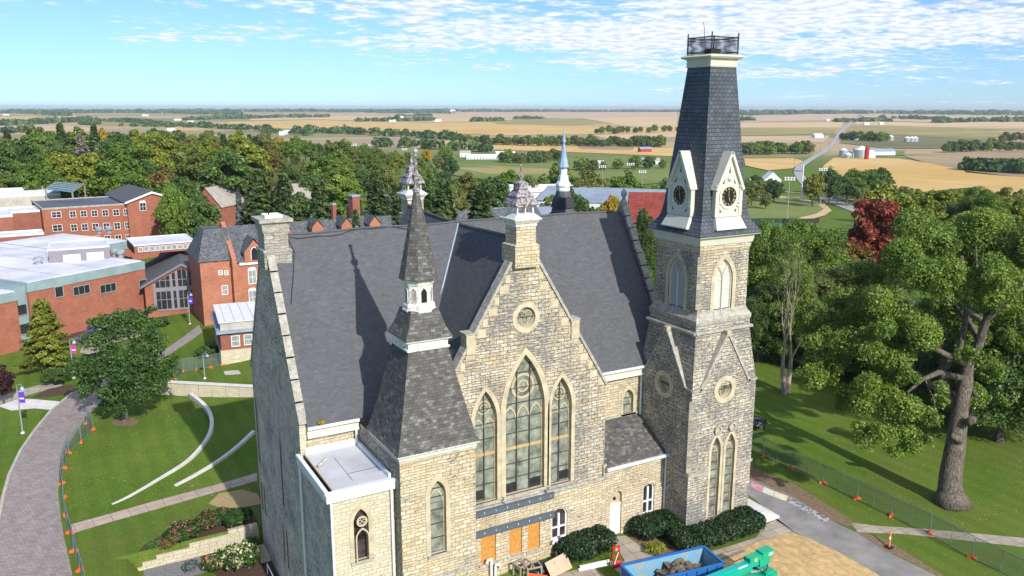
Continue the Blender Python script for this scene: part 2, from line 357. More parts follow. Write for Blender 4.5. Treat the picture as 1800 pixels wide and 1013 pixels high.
M['orange'] = plain('orange_plastic', (.80, .13, .03), 0.5, 0.06)
M['pvc'] = plain('white_pvc', (.80, .80, .82), 0.35, 0.03)
M['blackplastic'] = plain('black_plastic', (.03, .033, .04), 0.35)
# ================================================================== THE CHAPEL
X, Y_, Z_ = Vector((1, 0, 0)), Vector((0, 1, 0)), Vector((0, 0, 1))
FRONT = X; LEFTU = Vector((0, -1, 0)); RIGHTU = Vector((0, 1, 0)); BACKU = Vector((-1, 0, 0))
def arch(cx, z0, w, zs, zt, n=7, grow=0.0):
    w = w+2*grow; z0 = z0-grow*0; zt = zt+grow*1.25; h = zt-zs; a = w/2; R = (h*h+a*a)/w
    P = [(cx-a, z0), (cx+a, z0)]
    for i in range(n+1):
        t = h*i/n; P.append((cx+math.sqrt(max(R*R-t*t, 0))-(R-a), zs+t))
    for i in range(n-1, -1, -1):
        t = h*i/n; P.append((cx-math.sqrt(max(R*R-t*t, 0))+(R-a), zs+t))
    return P
def half_at(w, zs, zt, z):
    if z <= zs: return w/2
    h = zt-zs; a = w/2; R = (h*h+a*a)/w; t = z-zs
    return max(0.0, math.sqrt(max(R*R-t*t, 0))-(R-a))
def circ(cx, cz, r, n=24): return [(cx+r*math.cos(2*PI*i/n), cz+r*math.sin(2*PI*i/n)) for i in range(n)]
chapel = thing('stone_chapel', 'large limestone Gothic chapel with dark shingled roofs and a tall clock tower', 'chapel', (-16, 8, 0))
chapel['label'] = 'large limestone Gothic chapel with dark shingled roofs and a tall clock tower, filling the middle'
def pointed_window(O, U, cx, z0, w, zs, zt, rec=0.35, cols=1, rows=(), gl='greenglass', sur='dressed', band=0.28, bars='came', tan=None, light=True, sill=True, parent=chapel, thick=0.05):
    O, U = Vector(O), Vector(U); N = U.cross(Z_)
    m = MB(); hole = arch(cx, z0, w, zs, zt); m.poly(O-N*rec, U, hole, M[gl]); win = m.build('window', parent)
    f = MB(); I = arch(cx, z0, w, zs, zt, grow=-0.07); f.ring(O-N*(rec-.02), U, hole, I, 0.05, M['tracery'] if light else M[bars])
    a = w/2
    for i in range(1, cols):
        u = cx-a+w*i/cols; zz = zt
        lo, hi = z0, zt
        while hi-lo > .02:
            md = (lo+hi)/2
            if half_at(w, zs, zt, md) > abs(u-cx)+.01: lo = md
            else: hi = md
        f.obox(O, U, N, u-thick*.7, u+thick*.7, -rec+.01, -rec+.12, z0, lo, M[bars])
    for z in rows:
        hh = half_at(w, zs, zt, z)
        if hh > .05: f.obox(O, U, N, cx-hh, cx+hh, -rec+.012, -rec+.085, z-thick*.45, z+thick*.45, M[bars])
    if tan: hh = half_at(w, zs, zt, tan); f.obox(O, U, N, cx-hh, cx+hh, -rec+.015, -rec+.10, tan-.14, tan+.10, M['tanbar'])
    if light:      # cusped stone heads to the lights behind the glazing
        ca = w/cols
        for i in range(cols):
            u = cx-a+ca*(i+.5); top = zs+(.10 if cols > 1 else .35)*(zt-zs); base = top-.9*ca
            o_ = arch(u, base, ca*.98, base, top, 5); i_ = arch(u, base, ca*.78, base, top-.14*ca-.03, 5)
            f.ring(O-N*(rec-.012), U, o_, i_, 0.035, M['tracery'])
        if cols > 1:
            rr = min(.30*w, .30*(zt-zs)); c_ = zs+(zt-zs)*.42
            f.ring(O-N*(rec-.01), U, circ(cx, c_, rr, 16), circ(cx, c_, rr*.8, 16), 0.04, M['tracery'])
            f.ring(O-N*(rec-.012), U, circ(cx, c_, rr*.5, 12), circ(cx, c_, rr*.36, 12), 0.04, M['tracery'])
    f.build('window_frame', win)
    s = MB(); o_ = arch(cx, z0, w, zs, zt, grow=band); i_ = arch(cx, z0, w, zs, zt)
    s.ring(O, U, o_, i_, 0.05, M[sur]); s.build('stone_surround', win)
    if sill:
        q = MB(); q.obox(O, U, N, cx-a-.25, cx+a+.25, -rec, .14, z0-.22, z0-.005, M['dressed_grey']); q.build('sill', win)
    return hole
def round_window(O, U, cx, cz, r, sur='dressed', rec=.25, band=.4, parent=chapel):
    O, U = Vector(O), Vector(U); N = U.cross(Z_)
    m = MB(); m.poly(O-N*rec, U, circ(cx, cz, r), M['greenglass']); win = m.build('round_window', parent)
    f = MB(); f.ring(O-N*(rec-.02), U, circ(cx, cz, r), circ(cx, cz, r*.9), .05, M['tracery'])
    f.obox(O, U, N, cx-r, cx+r, -rec+.01, -rec+.09, cz-.025, cz+.025, M['came'])
    for k in range(3):
        a = k*2*PI/3+.5; f.ring(O-N*(rec-.012), U, circ(cx+.42*r*math.cos(a), cz+.42*r*math.sin(a), r*.42, 12), circ(cx+.42*r*math.cos(a), cz+.42*r*math.sin(a), r*.33, 12), .035, M['tracery'])
    f.build('window_frame', win)
    s = MB(); n = 18
    s.ring(O, U, circ(cx, cz, r+band, n), circ(cx, cz, r, n), .045, M[sur]); s.build('stone_surround', win)
    return circ(cx, cz, r)
# ---- nave
XL, XR, YF, YB, YM = -32.7, -0.2, 3.0, 17.4, 10.2
ZE, ZR, SL = 13.25, 25.15, 1.64
w = MB()
holes = [arch(-4.75, 8.85, 1.05, 10.2, 10.95)]
w.poly((0, YF, 0), X, [(XL+.5, -4), (XR-.4, -4), (XR-.4, 13.0), (XL+.5, 13.0)], M['stone'], holes)
for h in holes: w.jambs((0, YF, 0), X, h, .3, M['dressed'])
w.quad((XR-.4, YB, -4), (XL+.5, YB, -4), (XL+.5, YB, 13), (XR-.4, YB, 13), M['stone_gable'])
w.build('nave_wall', chapel)
pointed_window((0, YF, 0), X, -4.75, 8.85, 1.05, 10.2, 10.95, rows=(9.5, 10.1), band=.22)
# left end wall, seen in its own shade: a thick gabled slab with slit windows
tg = (ZR+.35-13.35)/(YM-2.9)
slits = [(-16.6, 5.2, .55, 10.3, 11.0), (-8.7, 4.7, .6, 9.7, 10.4), (-16.6, .9, .5, 3.0, 3.5), (-15.6, .9, .5, 3.0, 3.5), (-9.5, -.4, .5, 2.3, 2.8), (-8.4, -.4, .5, 2.3, 2.8)]
e = MB(); hs = [arch(a, b, c, d, t, 4) for a, b, c, d, t in slits]
# two courses of panels keep the wall from being one flat sheet: plinth proud by 6 cm
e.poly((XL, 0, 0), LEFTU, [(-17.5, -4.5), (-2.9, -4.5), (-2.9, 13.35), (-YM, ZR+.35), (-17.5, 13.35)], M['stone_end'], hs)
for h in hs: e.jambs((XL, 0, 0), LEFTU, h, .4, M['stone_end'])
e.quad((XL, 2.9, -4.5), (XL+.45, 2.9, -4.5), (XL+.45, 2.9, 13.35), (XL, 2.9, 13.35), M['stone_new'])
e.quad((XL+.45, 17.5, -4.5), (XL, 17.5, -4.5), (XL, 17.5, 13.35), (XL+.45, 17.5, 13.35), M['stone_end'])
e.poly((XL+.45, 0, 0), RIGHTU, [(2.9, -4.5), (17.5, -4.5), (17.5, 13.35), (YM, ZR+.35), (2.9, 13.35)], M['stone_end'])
e.build('end_wall', chapel)
for a, b, c, d, t in slits:
    m = MB(); m.poly((XL+.38, 0, 0), LEFTU, arch(a, b, c, d, t, 4), M['darkglass']); sw = m.build('slit_window', chapel); q = MB(); q.ring((XL, 0, 0), LEFTU, arch(a, b, c, d, t, 4, grow=.16), arch(a, b, c, d, t, 4), .035, M['dressed']); q.build('stone_surround', sw)
    q = MB(); q.obox((XL, 0, 0), LEFTU, -X, a-c/2-.08, a+c/2+.08, -.3, .06, b-.16, b-.005, M['dressed']); q.build('sill', sw)
def coping(x0, x1, ya, za, yb, zb, parent, mat='dressed_grey', n=9, th=.16, name='coping'):
    m = MB()
    for i in range(n):
        a, b = i/n, (i+1)/n-.008; st = .03*(i % 2)
        A = Vector((0, ya+(yb-ya)*a, za+(zb-za)*a)); B = Vector((0, ya+(yb-ya)*b, za+(zb-za)*b)); nn = Vector((0, -(zb-za), yb-ya)).normalized()
        if nn.z < 0: nn = -nn
        vs = []
        for p, k in ((A, 0), (B, 0), (B, 1), (A, 1)):
            for xx in (x0, x1): q = p+nn*((th+st)*k); vs.append((xx, q.y, q.z))
        m.add(vs, ((0, 2, 3, 1), (4, 5, 7, 6), (0, 1, 7, 6), (2, 4, 5, 3), (0, 6, 4, 2), (1, 3, 5, 7)), M[mat])
    return m.build(name, parent)
coping(XL-.06, XL+.50, 2.75, 13.2, YM, ZR+.40, chapel)
coping(XL-.06, XL+.50, 17.65, 13.2, YM, ZR+.40, chapel)
# nave roof: two slopes, slightly sagging ridge, open where the transept crosses
r = MB()
def slope_pt(x, t, side): # t 0 eave .. 1 ridge
    y = (2.45 if side < 0 else 17.95); ze = 13.05
    return (x, y+(YM-y)*t, ze+(ZR-ze)*t+.05*math.sin(x*.7)*t)
nx = 26
for side in (-1, 1):
    xs = [XL+.45+(XR-.35-XL-.7)*i/nx for i in range(nx+1)]; vs = []
    for x in xs: vs += [slope_pt(x, 0, side), slope_pt(x, 1, side)]
    fs = [((2*i, 2*i+2, 2*i+3, 2*i+1) if side < 0 else (2*i, 2*i+1, 2*i+3, 2*i+2)) for i in range(nx)]
    r.add(vs, fs, M['roof'])
nroof = r.build('nave_roof', chapel)
rc = MB(); rc.tube([(XL+1+i*1.2, YM, ZR+.03+.05*math.sin((XL+1+i*1.2)*.7)) for i in range(26)], .09, M['roof'], 6); rc.build('ridge_cap', nroof)
cb = MB(); pts = []
for i in range(40):
    x = -31+i*.8; t = .985-.012*math.sin(i*.55)-.006*math.sin(i*1.7); p = slope_pt(x, t, -1)
    if not -19.5 < x < -14.3: pts.append(Vector(p)+Vector((0, -.04, .05)))
cb.tube([Vector(slope_pt(-31.7, .62, -1))+Vector((0, -.04, .04)), Vector(slope_pt(-31.1, .78, -1))+Vector((0, -.04, .04)), Vector(slope_pt(-30.7, .9, -1))+Vector((0, -.04, .04))]+pts[:14], .03, M['iron'], 4)
cb.build('lightning_cable', nroof)
# nave eaves: white fascia and gutter, two visible runs
for x0, x1 in ((XL+.47, -28.6), (-9.6, -2.9)):
    m = MB(); m.b2(x0, x1, 2.62, 2.995, 12.35, 13.02, M['cream']); m.b2(x0, x1, 2.35, 2.60, 12.86, 13.06, M['gutter']); m.b2(x0, x1, 2.55, 2.98, 12.2, 12.34, M['gutter'])
    m.build('eave_gutter', chapel)
# right gable wall of the nave with coping and a stone finial
e = MB(); e.poly((XR, 0, 0), RIGHTU, [(2.9, -4), (17.5, -4), (17.5, 13.35), (YM, ZR+.5), (2.9, 13.35)], M['stone_gable']); e.poly((XR-.45, 0, 0), LEFTU, [(-17.5, -4), (-2.9, -4), (-2.9, 13.35), (-YM, ZR+.5), (-17.5, 13.35)], M['stone_gable']); e.build('right_gable_wall', chapel)
coping(XR-.55, XR+.12, 2.75, 13.3, YM, ZR+.6, chapel, 'dressed_grey', 12)
coping(XR-.55, XR+.12, 17.65, 13.3, YM, ZR+.6, chapel, 'dressed_grey', 12)
m = MB(); m.frustums((XR-.2, YM), [(25.5, .38), (26.0, .34), (26.05, .2), (26.4, .16), (26.45, .26), (26.7, .3), (26.9, .22), (27.1, .08)], M['dressed_grey'], 8, 0); m.build('stone_finial', chapel)
# ---- transept gable
GX, GY, GH = -17.0, -0.45, 7.35
gz = lambda x: 13.15+(GH-abs(x-GX))*1.64
big = (-16.87, 6.0, 3.32, 12.4, 16.75); lw = (-20.16, 5.9, 1.82, 12.1, 14.5); rw = (-13.7, 5.9, 1.82, 12.1, 14.5)
boards = [(-20.0, .95, 1.28, 3.25, 3.78), (-17.65, .95, 1.1, 3.2, 3.72), (-16.05, .9, 1.1, 3.2, 3.72)]
wdw = (-13.72, 1.2, 1.45, 3.1, 3.85); door = (-8.3, -.15, 1.18, 3.45, 3.9); rdw = (-4.95, 1.1, 1.18, 3.3, 3.85)
g = MB()
hs = [arch(*big, n=9), arch(*lw), arch(*rw), circ(-16.85, 19.5, .78)]
g.poly((0, GY, 0), X, [(GX-GH, 5.35), (GX+GH, 5.35), (GX+GH, 13.15), (GX+.95, gz(GX+.95)), (GX-.95, gz(GX-.95)), (GX-GH, 13.15)], M['stone_gable'], hs)
for h in hs: g.jambs((0, GY, 0), X, h, .45, M['dressed'])
g.quad((GX+GH, GY, 5), (GX+GH, YF, 5), (GX+GH, YF, 13.15), (GX+GH, GY, 13.15), M['stone_gable'])
g.quad((GX-GH, YF, 5), (GX-GH, GY, 5), (GX-GH, GY, 13.15), (GX-GH, YF, 13.15), M['stone_gable'])
g.build('transept_gable_wall', chapel)
lo = MB(); hs = [arch(*b, n=5) for b in boards]+[arch(*wdw, n=5), arch(*door, n=5), arch(*rdw, n=5)]
lo.poly((0, GY, 0), X, [(-24.3, -4), (-3.3, -4), (-3.3, 6.35), (-9.55, 6.35), (-9.55, 5.35), (-24.3, 5.35)], M['stone'], hs)
for h in hs: lo.jambs((0, GY, 0), X, h, .3, M['dressed'])
lo.build('lower_wall', chapel)
rows = [7.15, 8.3, 9.55, 10.7, 11.85, 13.0, 14.15]
pointed_window((0, GY, 0), X, *big[:3], big[3], big[4], cols=3, rows=rows+[15.3], tan=9.55, rec=.4, band=.42)
for q in (lw, rw): pointed_window((0, GY, 0), X, *q[:3], q[3], q[4], cols=2, rows=rows[:6], tan=9.55, rec=.4, band=.32)
for k, (a, b) in enumerate(((-20.16-.45, .84), (-16.87-1.1, .95), (-16.87+1.1, .95), (-13.7+.45, .84))):
    m = MB(); m.obox((0, GY, 0), X, -Y_, a-b/2, a+b/2, -.39, -.29, 6.05, 6.75, M['darkglass']); m.build('hopper_pane', chapel)
round_window((0, GY, 0), X, -16.85, 19.5, .78, band=.36)
# belt course, stepped at its right end
m = MB(); m.b2(-23.2, -9.62, GY-.16, GY-.003, 5.32, 5.58, M['dressed_grey']); m.b2(-9.75, -9.45, GY-.17, GY-.003, 5.3, 6.6, M['dressed_grey']); m.build('belt_course', chapel)
# rake copings with kneelers, and the stepped dressed blocks under them
for s_ in (-1, 1):
    m = MB()
    for i in range(10):
        a = GH+.05-i*.64; b = a-.63; a2 = max(a, 1.1); b2_ = max(b, 1.0)
        if a2-b2_ < .05: continue
        xa, xb = GX+s_*a2, GX+s_*b2_; za, zb = gz(xa)+.05, gz(xb)+.05; vs = []
        for xx, zz in ((xa, za), (xb, zb)):
            for y in (GY-.12, GY+.75):
                vs += [(xx, y, zz), (xx+s_*.16, y, zz+.13)]
        m.add(vs, ((0, 4, 5, 1), (2, 3, 7, 6), (1, 5, 7, 3), (0, 2, 6, 4), (0, 1, 3, 2), (4, 6, 7, 5)), M['dressed_grey'])
    m.build('rake_coping', chapel)
    k = MB(); xk = GX+s_*4.15; zk = gz(xk)
    k.b2(min(xk-s_*.15, xk+s_*.55), max(xk-s_*.15, xk+s_*.55), GY-.16, GY+.8, zk-1.0, zk+.42, M['dressed']); k.b2(min(xk-s_*.25, xk+s_*.62), max(xk-s_*.25, xk+s_*.62), GY-.2, GY+.85, zk+.42, zk+.54, M['dressed_grey'])
    k.build('kneeler', chapel)
    k = MB(); random.seed(4+s_)
    for i in range(15):
        z = 13.3+i*.74; xo = GX+s_*(GH-(z+.30-13.15)/1.64-.12); ln = .38+.32*(i % 2)
        if abs(xo-GX) < 1.5 or z > 23: continue
        k.b2(min(xo, xo-s_*ln), max(xo, xo-s_*ln), GY-.035, GY-.003, z, z+.55, M['dressed'])
    k.build('quoin_blocks', chapel)
    if s_ > 0:
        q = MB(); q.b2(GX+GH-.03, GX+GH+.03, GY-.02, GY+.6, 5.35, 13.0, M['stone_gable']); q.build('corner_stones', chapel)
# transept roof
TY = 20.9
r = MB(); TH = GH+.1
for s_ in (-1, 1):
    vs = []; n = 14
    for i in range(n+1):
        y = GY+.2+(TY-GY-.2)*i/n; sag = -.28*math.sin(PI*i/n)
        vs += [(GX+s_*TH, y, 13.05), (GX, y, 25.15+sag+.25*(i/n))]
    r.add(vs, [((2*i, 2*i+1, 2*i+3, 2*i+2) if s_ > 0 else (2*i, 2*i+2, 2*i+3, 2*i+1)) for i in range(n)][::1], M['roof'])
troof = r.build('transept_roof', chapel)
for p in troof.data.polygons: pass
m = MB(); m.tube([(GX, GY+.2+(TY-GY-.2)*i/14, 25.2-.28*math.sin(PI*i/14)+.25*i/14) for i in range(15)], .11, M['roof'], 6)
m.build('ridge_cap', troof)
m = MB()    # pale metal valleys between the two roofs
for s_ in (-1,): m.tube([(GX+s_*(7.2*t+.12), 3.0+7.2*(1-t)-.12, 13.15+(1-t)*11.8+.12) for t in (0, .25, .5, .75, 1)], .07, M['lead'], 4)
m.build('valley_flashing', troof)
b = MB(); b.poly((0, TY-.1, 0), BACKU, [(-GX-GH, -4), (-GX+GH, -4), (-GX+GH, 13.15), (-GX, 25.2), (-GX-GH, 13.15)], M['stone_gable'])
b.quad((GX-GH, TY-.1, -4), (GX-GH, YB, -4), (GX-GH, YB, 13), (GX-GH, TY-.1, 13), M['stone_end']); b.quad((GX+GH, YB, -4), (GX+GH, TY-.1, -4), (GX+GH, TY-.1, 13), (GX+GH, YB, 13), M['stone_gable'])
b.build('back_transept_wall', chapel)
m = MB()
for s_ in (-1, 1): m.tube([(GX+s_*(GH+.1), TY, 13.3), (GX+s_*1.2, TY, gz(GX+1.2)+.15)], .28, M['dressed'], 4)
m.build('back_coping', chapel)
m = MB(); m.frustums((GX+2.6, 14.2), [(22, .3), (24.4, .28), (24.5, .42), (24.62, .42), (24.7, .05), (25.6, .02)], M['rusty'], 8, 0); m.build('roof_vent', chapel)
# ---- the two lantern chimneys on the transept gables
def lantern(cx, cy, zb, k=1.0):
    s_ = MB(); s_.frustums((cx, cy), [(zb-1.2, .98), (zb+.35, .98), (zb+.45, .80), (zb+1.7, .78)], M['stone']); s_ = s_.build('chimney_stack', chapel)
    cpm = MB(); z = zb+1.7
    cpm.frustums((cx, cy), [(z, .85), (z+.08, .85), (z+.12, .82), (z+.45, 1.08), (z+.53, 1.10), (z+.85, .72), (z+.88, .55)], M['oldwhite']); cap = cpm.build('cap', s_)
    for a in range(4):
        for bb in ((0, 0),):
            co = MB()
            px, py = cx+.96*math.cos(PI/4+a*PI/2), cy+.96*math.sin(PI/4+a*PI/2)
            co.tube([(px*.93+cx*.07, py*.93+cy*.07, z+.55), (px*.93+cx*.07, py*.93+cy*.07, z+.85), (px*.9+cx*.1, py*.9+cy*.1, z+1.5)], [.12, .07, .06], M['oldwhite'], 6); co.build('column', s_)
        co = MB(); ax, ay = cx+.72*math.cos(a*PI/2), cy+.72*math.sin(a*PI/2); co.tube([(ax*.9+cx*.1, ay*.9+cy*.1, z+.7), (ax*.9+cx*.1, ay*.9+cy*.1, z+1.5)], .05, M['oldwhite'], 5); co.build('column', s_)
    rf = MB(); zr = z+1.5
    rf.frustums((cx, cy), [(zr-.05, .92), (zr, .97), (zr+.06, .95), (zr+.52, .64), (zr+.56, .72), (zr+.62, .70), (zr+1.05, .36), (zr+1.1, .46), (zr+1.18, .36), (zr+1.45, .40), (zr+1.62, .14)], M['rusty'])
    rr = rf.build('lantern_roof', s_)
    fi = MB(); fi.frustums((cx, cy), [(zr+1.6, .13), (zr+1.66, .09), (zr+1.9, .22), (zr+2.15, .12), (zr+2.3, .05), (zr+2.6, .03), (zr+2.65, .09), (zr+2.75, .01)], M['rusty'], 8, 0); fi.build('finial', rr)
lantern(-17.0, GY+.55, 24.45)
lantern(-16.2, 21.9, 24.2)
# ---- left chimney on the end gable
m = MB(); m.b2(-32.95, -31.0, 9.0, 11.3, 22.9, 24.2, M['stone_grey']); m.b2(-32.85, -31.15, 9.15, 11.15, 24.2, 26.1, M['stone_grey'])
st = m.build('chimney', chapel)
m = MB(); m.b2(-33.0, -30.95, 8.95, 11.35, 24.1, 24.25, M['dressed_grey']); m.rings([[(-32+sx*(h), 10.15+sy*(h+.12), z) for sx, sy in ((-1, -1), (1, -1), (1, 1), (-1, 1))] for z, h in ((25.5, .9), (25.6, .93), (26.1, 1.0), (26.25, 1.2), (26.5, 1.2))], M['dressed_grey']); m.build('cap', st)
m = MB(); m.rings([[(-32+sx*h, 10.15+sy*h, z) for sx, sy in ((-1, -1), (1, -1), (1, 1), (-1, 1))] for z, h in ((26.5, .62), (26.73, .62), (26.73, .54), (26.55, .52))], M['white'], True, True); m.tube([(-32.2, 10.2, 26.55), (-32.2, 10.2, 26.9)], .06, M['iron']); m.build('chimney_tray', st)
m = MB(); m.b2(-31.85, -30.9, 8.8, 8.98, 22.88, 22.98, M['beam']); m.build('flashing', st)
# ---- flat-roofed block in the corner
m = MB(); ft = (-30.8, 5.95, .98, 8.6, 9.5)
m.poly((0, -3.7, 0), X, [(-32.75, -4), (-28.55, -4), (-28.55, 10.85), (-32.75, 10.85)], M['stone_new'], [arch(*ft)])
m.jambs((0, -3.7, 0), X, arch(*ft), .3, M['dressed'])
m.quad((-32.75, 2.9, -4), (-32.75, -3.7, -4), (-32.75, -3.7, 10.85), (-32.75, 2.9, 10.85), M['stone_end'])
m.build('corner_block_wall', chapel)
pointed_window((0, -3.7, 0), X, *ft[:3], ft[3], ft[4], rows=(6.5, 7.1), gl='leadglass', sur='dressed', band=.30, light=False)
m = MB(); m.ring((0, -3.93, 0), X, circ(-30.8, 8.75, .36, 16), circ(-30.8, 8.75, .27, 16), .05, M['dressed'])
for k in range(4): a = k*PI/2; m.ring((0, -3.95, 0), X, circ(-30.8+.15*math.cos(a), 8.75+.15*math.sin(a), .13, 8), circ(-30.8+.15*math.cos(a), 8.75+.15*math.sin(a), .09, 8), .04, M['dressed'])
m.ring((0, -3.93, 0), X, arch(-30.8, 5.95, .90, 7.6, 8.3), arch(-30.8, 6.0, .74, 7.6, 8.18), .05, M['dressed']); m.build('tracery', chapel)
m = MB(); m.b2(-32.45, -28.55, -3.4, 2.99, 10.9, 11.02, M['flatroof']); fr = m.build('flat_roof', chapel)
m = MB()
m.b2(-33.0, -28.45, -3.98, -3.72, 10.45, 11.12, M['gutter']); m.b2(-33.0, -32.78, -3.7, 2.9, 10.45, 11.12, M['gutter']); m.b2(-28.75, -28.57, -3.4, 2.9, 11.02, 11.3, M['gutter']); m.b2(-32.4, -28.8, 2.72, 2.97, 11.02, 11.42, M['gutter'])
m.b2(-32.96, -28.48, -4.04, -3.98, 10.95, 11.16, M['white']); m.b2(-33.06, -33.0, -3.9, 2.9, 10.95, 11.16, M['white'])
m.b2(-32.52, -32.45, -3.5, 2.7, 10.98, 11.08, M['tanbar']); m.build('roof_edge', fr)
m = MB(); m.tube([(-30.9, -2.7, 11.03), (-30.85, 1.3, 11.03)], .02, M['came'], 3); m.tube([(-30.9, -1.6, 11.03), (-28.8, -1.5, 11.03)], .02, M['came'], 3); m.build('membrane_seam', fr)
m = MB(); m.tube([(-32.3, .2, 11.15), (-31.6, .35, 11.5)], [.10, .12], M['dressed_grey'], 6); m.build('roof_scupper', fr)
for px, py, zt_, zb_ in ((-32.7, -3.86, 10.45, -3.6), (-28.75, -3.86, 10.45, -3.6), (-32.92, 2.5, 10.5, -3.6), (-3.6, 2.75, 12.3, 8.6), (-3.42, -.65, 6.1, -.1), (-28.8, 2.6, 12.3, 11.2)):
    m = MB(); m.tube([(px, py, zt_), (px, py, zb_)], .085, M['gutter'], 6); m.build('downspout', chapel)
# ---- lean-to between gable and tower
m = MB(); vs = [(-9.55, GY-.35, 6.3), (-3.0, GY-.35, 6.3), (-3.0, YF, 8.62), (-9.55, YF, 8.62)]; m.add(vs, ((0, 1, 2, 3),), M['roof_brown']); m.add([(a, b, c-.14) for a, b, c in vs], ((3, 2, 1, 0),), M['roof_brown']); m.build('lean_to_roof', chapel)
m = MB(); m.b2(-9.6, -3.1, GY-.55, GY-.36, 6.1, 6.32, M['gutter']); m.b2(-9.55, -3.1, GY-.34, GY-.003, 6.02, 6.2, M['gutter']); m.build('lean_to_gutter', chapel)
m = MB(); m.b2(-9.5, -3.2, YF-.14, YF-.003, 8.66, 8.82, M['dressed_grey']); m.build('flashing_course', chapel)
# doors, boarded windows, sash windows in the lower wall
for b_ in boards:
    m = MB(); m.poly((0, GY+.12, 0), X, arch(*b_, n=5), M['plywood']); o = m.build('plywood_board', chapel)
    q = MB(); q.b2(b_[0]-b_[2]/2-.15, b_[0]+b_[2]/2+.15, GY-.12, GY+.1, b_[1]-.18, b_[1]-.005, M['dressed_grey']); q.build('sill', o)
def sash(q, glassm):
    cx, z0, w_, zs, zt = q; m = MB(); m.poly((0, GY+.25, 0), X, arch(*q, n=5), M[glassm]); o = m.build('sash_window', chapel)
    f = MB(); y0, y1 = GY+.12, GY+.24
    for u in (-w_/2+.06, 0, w_/2-.06): f.b2(cx+u-.06-.03*(u == 0), cx+u+.06+.03*(u == 0), y0, y1, z0, zs+(.2 if u == 0 else 0), M['white'])
    f.b2(cx-w_/2, cx+w_/2, y0-.01, y1, (z0+zs)/2-.02, (z0+zs)/2+.07, M['white']); f.b2(cx-w_/2, cx+w_/2, y0-.02, y1, z0, z0+.12, M['white'])
    f.ring((0, y1-.01, 0), X, arch(*q, n=5), arch(*q, n=5, grow=-.1), .1, M['white']); f.build('window_frame', o)
    s_ = MB(); s_.b2(cx-w_/2-.12, cx+w_/2+.12, GY-.14, GY+.1, z0-.17, z0-.005, M['dressed_grey']); s_.build('sill', o)
sash(wdw, 'leadglass'); sash(rdw, 'darkglass')
m = MB(); m.b2(door[0]-.59, door[0]+.59, GY+.18, GY+.25, -.1, 2.65, M['white'])
for zz in (.3, 1.15, 1.95):
    for uu in (-.27, .27): m.b2(door[0]+uu-.17, door[0]+uu+.17, GY+.155, GY+.178, zz, zz+.6, M['gutter'])
dr = m.build('door', chapel)
m = MB(); m.poly((0, GY+.26, 0), X, arch(*door, n=5), M['tracery']); m.b2(door[0]-.59, door[0]+.59, GY+.12, GY+.255, 2.66, 2.78, M['white']); m.ball((door[0], GY+.25, 3.2), .16, M['darkglass'], n=6); m.build('transom_panel', dr)
m = MB(); m.ball((door[0]-.45, GY+.12, 1.1), .05, M['galv'], n=6); m.build('handle', dr)
# steel beams bolted across the gable for the repair
for z0, x0, x1, yy in ((5.02, -22.9, -14.45, GY-.32), (3.42, -22.9, -14.4, GY-.32)):
    m = MB(); m.b2(x0, x1, yy, yy+.04, z0, z0+.42, M['beam']); m.b2(x0, x1, yy-.1, yy+.14, z0+.42, z0+.45, M['beam']); m.b2(x0, x1, yy-.1, yy+.14, z0-.03, z0, M['beam'])
    for i in range(9): m.b2(x0+.5+i*.95, x0+.54+i*.95, yy-.05, yy-.003, z0+.16, z0+.28, M['white'])
    m.build('steel_beam', chapel)
m = MB()
for bx in (-22.2, -18.8, -15.1): m.b2(bx-.1, bx+.1, GY-.18, GY-.003, 3.1, 3.38, M['tanbar']); m.b2(bx-.1, bx+.1, GY-.16, GY-.003, 5.5, 5.7, M['rusty'])
m.build('beam_brackets', chapel)
# ---- corner turret with its tall spire
TC = (-25.85, -2.2)
tw = (-25.95, 5.6, 1.12, 9.75, 10.75)
m = MB(); m.poly((0, -4.8, 0), X, [(-28.5, -4), (-23.2, -4), (-23.2, 12.6), (-28.5, 12.6)], M['stone'], [arch(*tw)]); m.jambs((0, -4.8, 0), X, arch(*tw), .35, M['dressed'])
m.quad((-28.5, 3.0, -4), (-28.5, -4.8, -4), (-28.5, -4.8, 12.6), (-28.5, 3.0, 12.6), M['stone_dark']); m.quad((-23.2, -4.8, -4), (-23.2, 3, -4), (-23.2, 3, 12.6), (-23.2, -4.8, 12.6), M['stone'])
m.b2(-28.62, -23.08, -4.93, -4.803, 3.9, 4.1, M['dressed_grey'])
m.quad((-28.5, .6, 12.6), (-28.5, -4.8, 12.6), (-23.2, -4.8, 12.6), (-23.2, .6, 12.6), M['stone'])
m.build('turret_wall', chapel)
pointed_window((0, -4.8, 0), X, *tw[:3], tw[3], tw[4], rows=(6.6, 7.6, 8.6, 9.5, 10.1), band=.32)
m = MB(); m.frustums(TC, [(12.55, 2.66), (12.62, 2.72), (12.75, 2.70), (12.85, 2.82), (12.95, 2.86), (13.03, 2.84)], M['oldwhite']); m.frustums(TC, [(12.42, 2.68), (12.56, 2.69)], M['dressed']); tc_ = m.build('turret_cornice', chapel)
m = MB(); m.frustums(TC, [(13.0, 2.9), (13.25, 2.74), (15.0, 2.28), (17.2, 1.80), (19.3, 1.36)], M['roof_brown']); m.frustums(TC, [(19.92, 1.62), (19.98, 1.60), (20.6, 1.28), (21.65, .95)], M['roof_brown']); sr = m.build('turret_roof', chapel)
m = MB(); m.frustums(TC, [(19.2, 1.45), (19.32, 1.48), (19.38, 1.36), (19.72, 1.38), (19.82, 1.56), (19.93, 1.60)], M['oldwhite']); m.build('mid_cornice', sr)
m = MB(); R8 = PI/8
m.frustums(TC, [(21.5, 1.06), (21.62, 1.10), (21.72, 1.04), (21.95, 1.02), (22.05, .93), (22.1, .90), (23.2, .90), (23.3, .96), (23.5, 1.02), (23.62, 1.08)], M['oldwhite'], 8, R8)
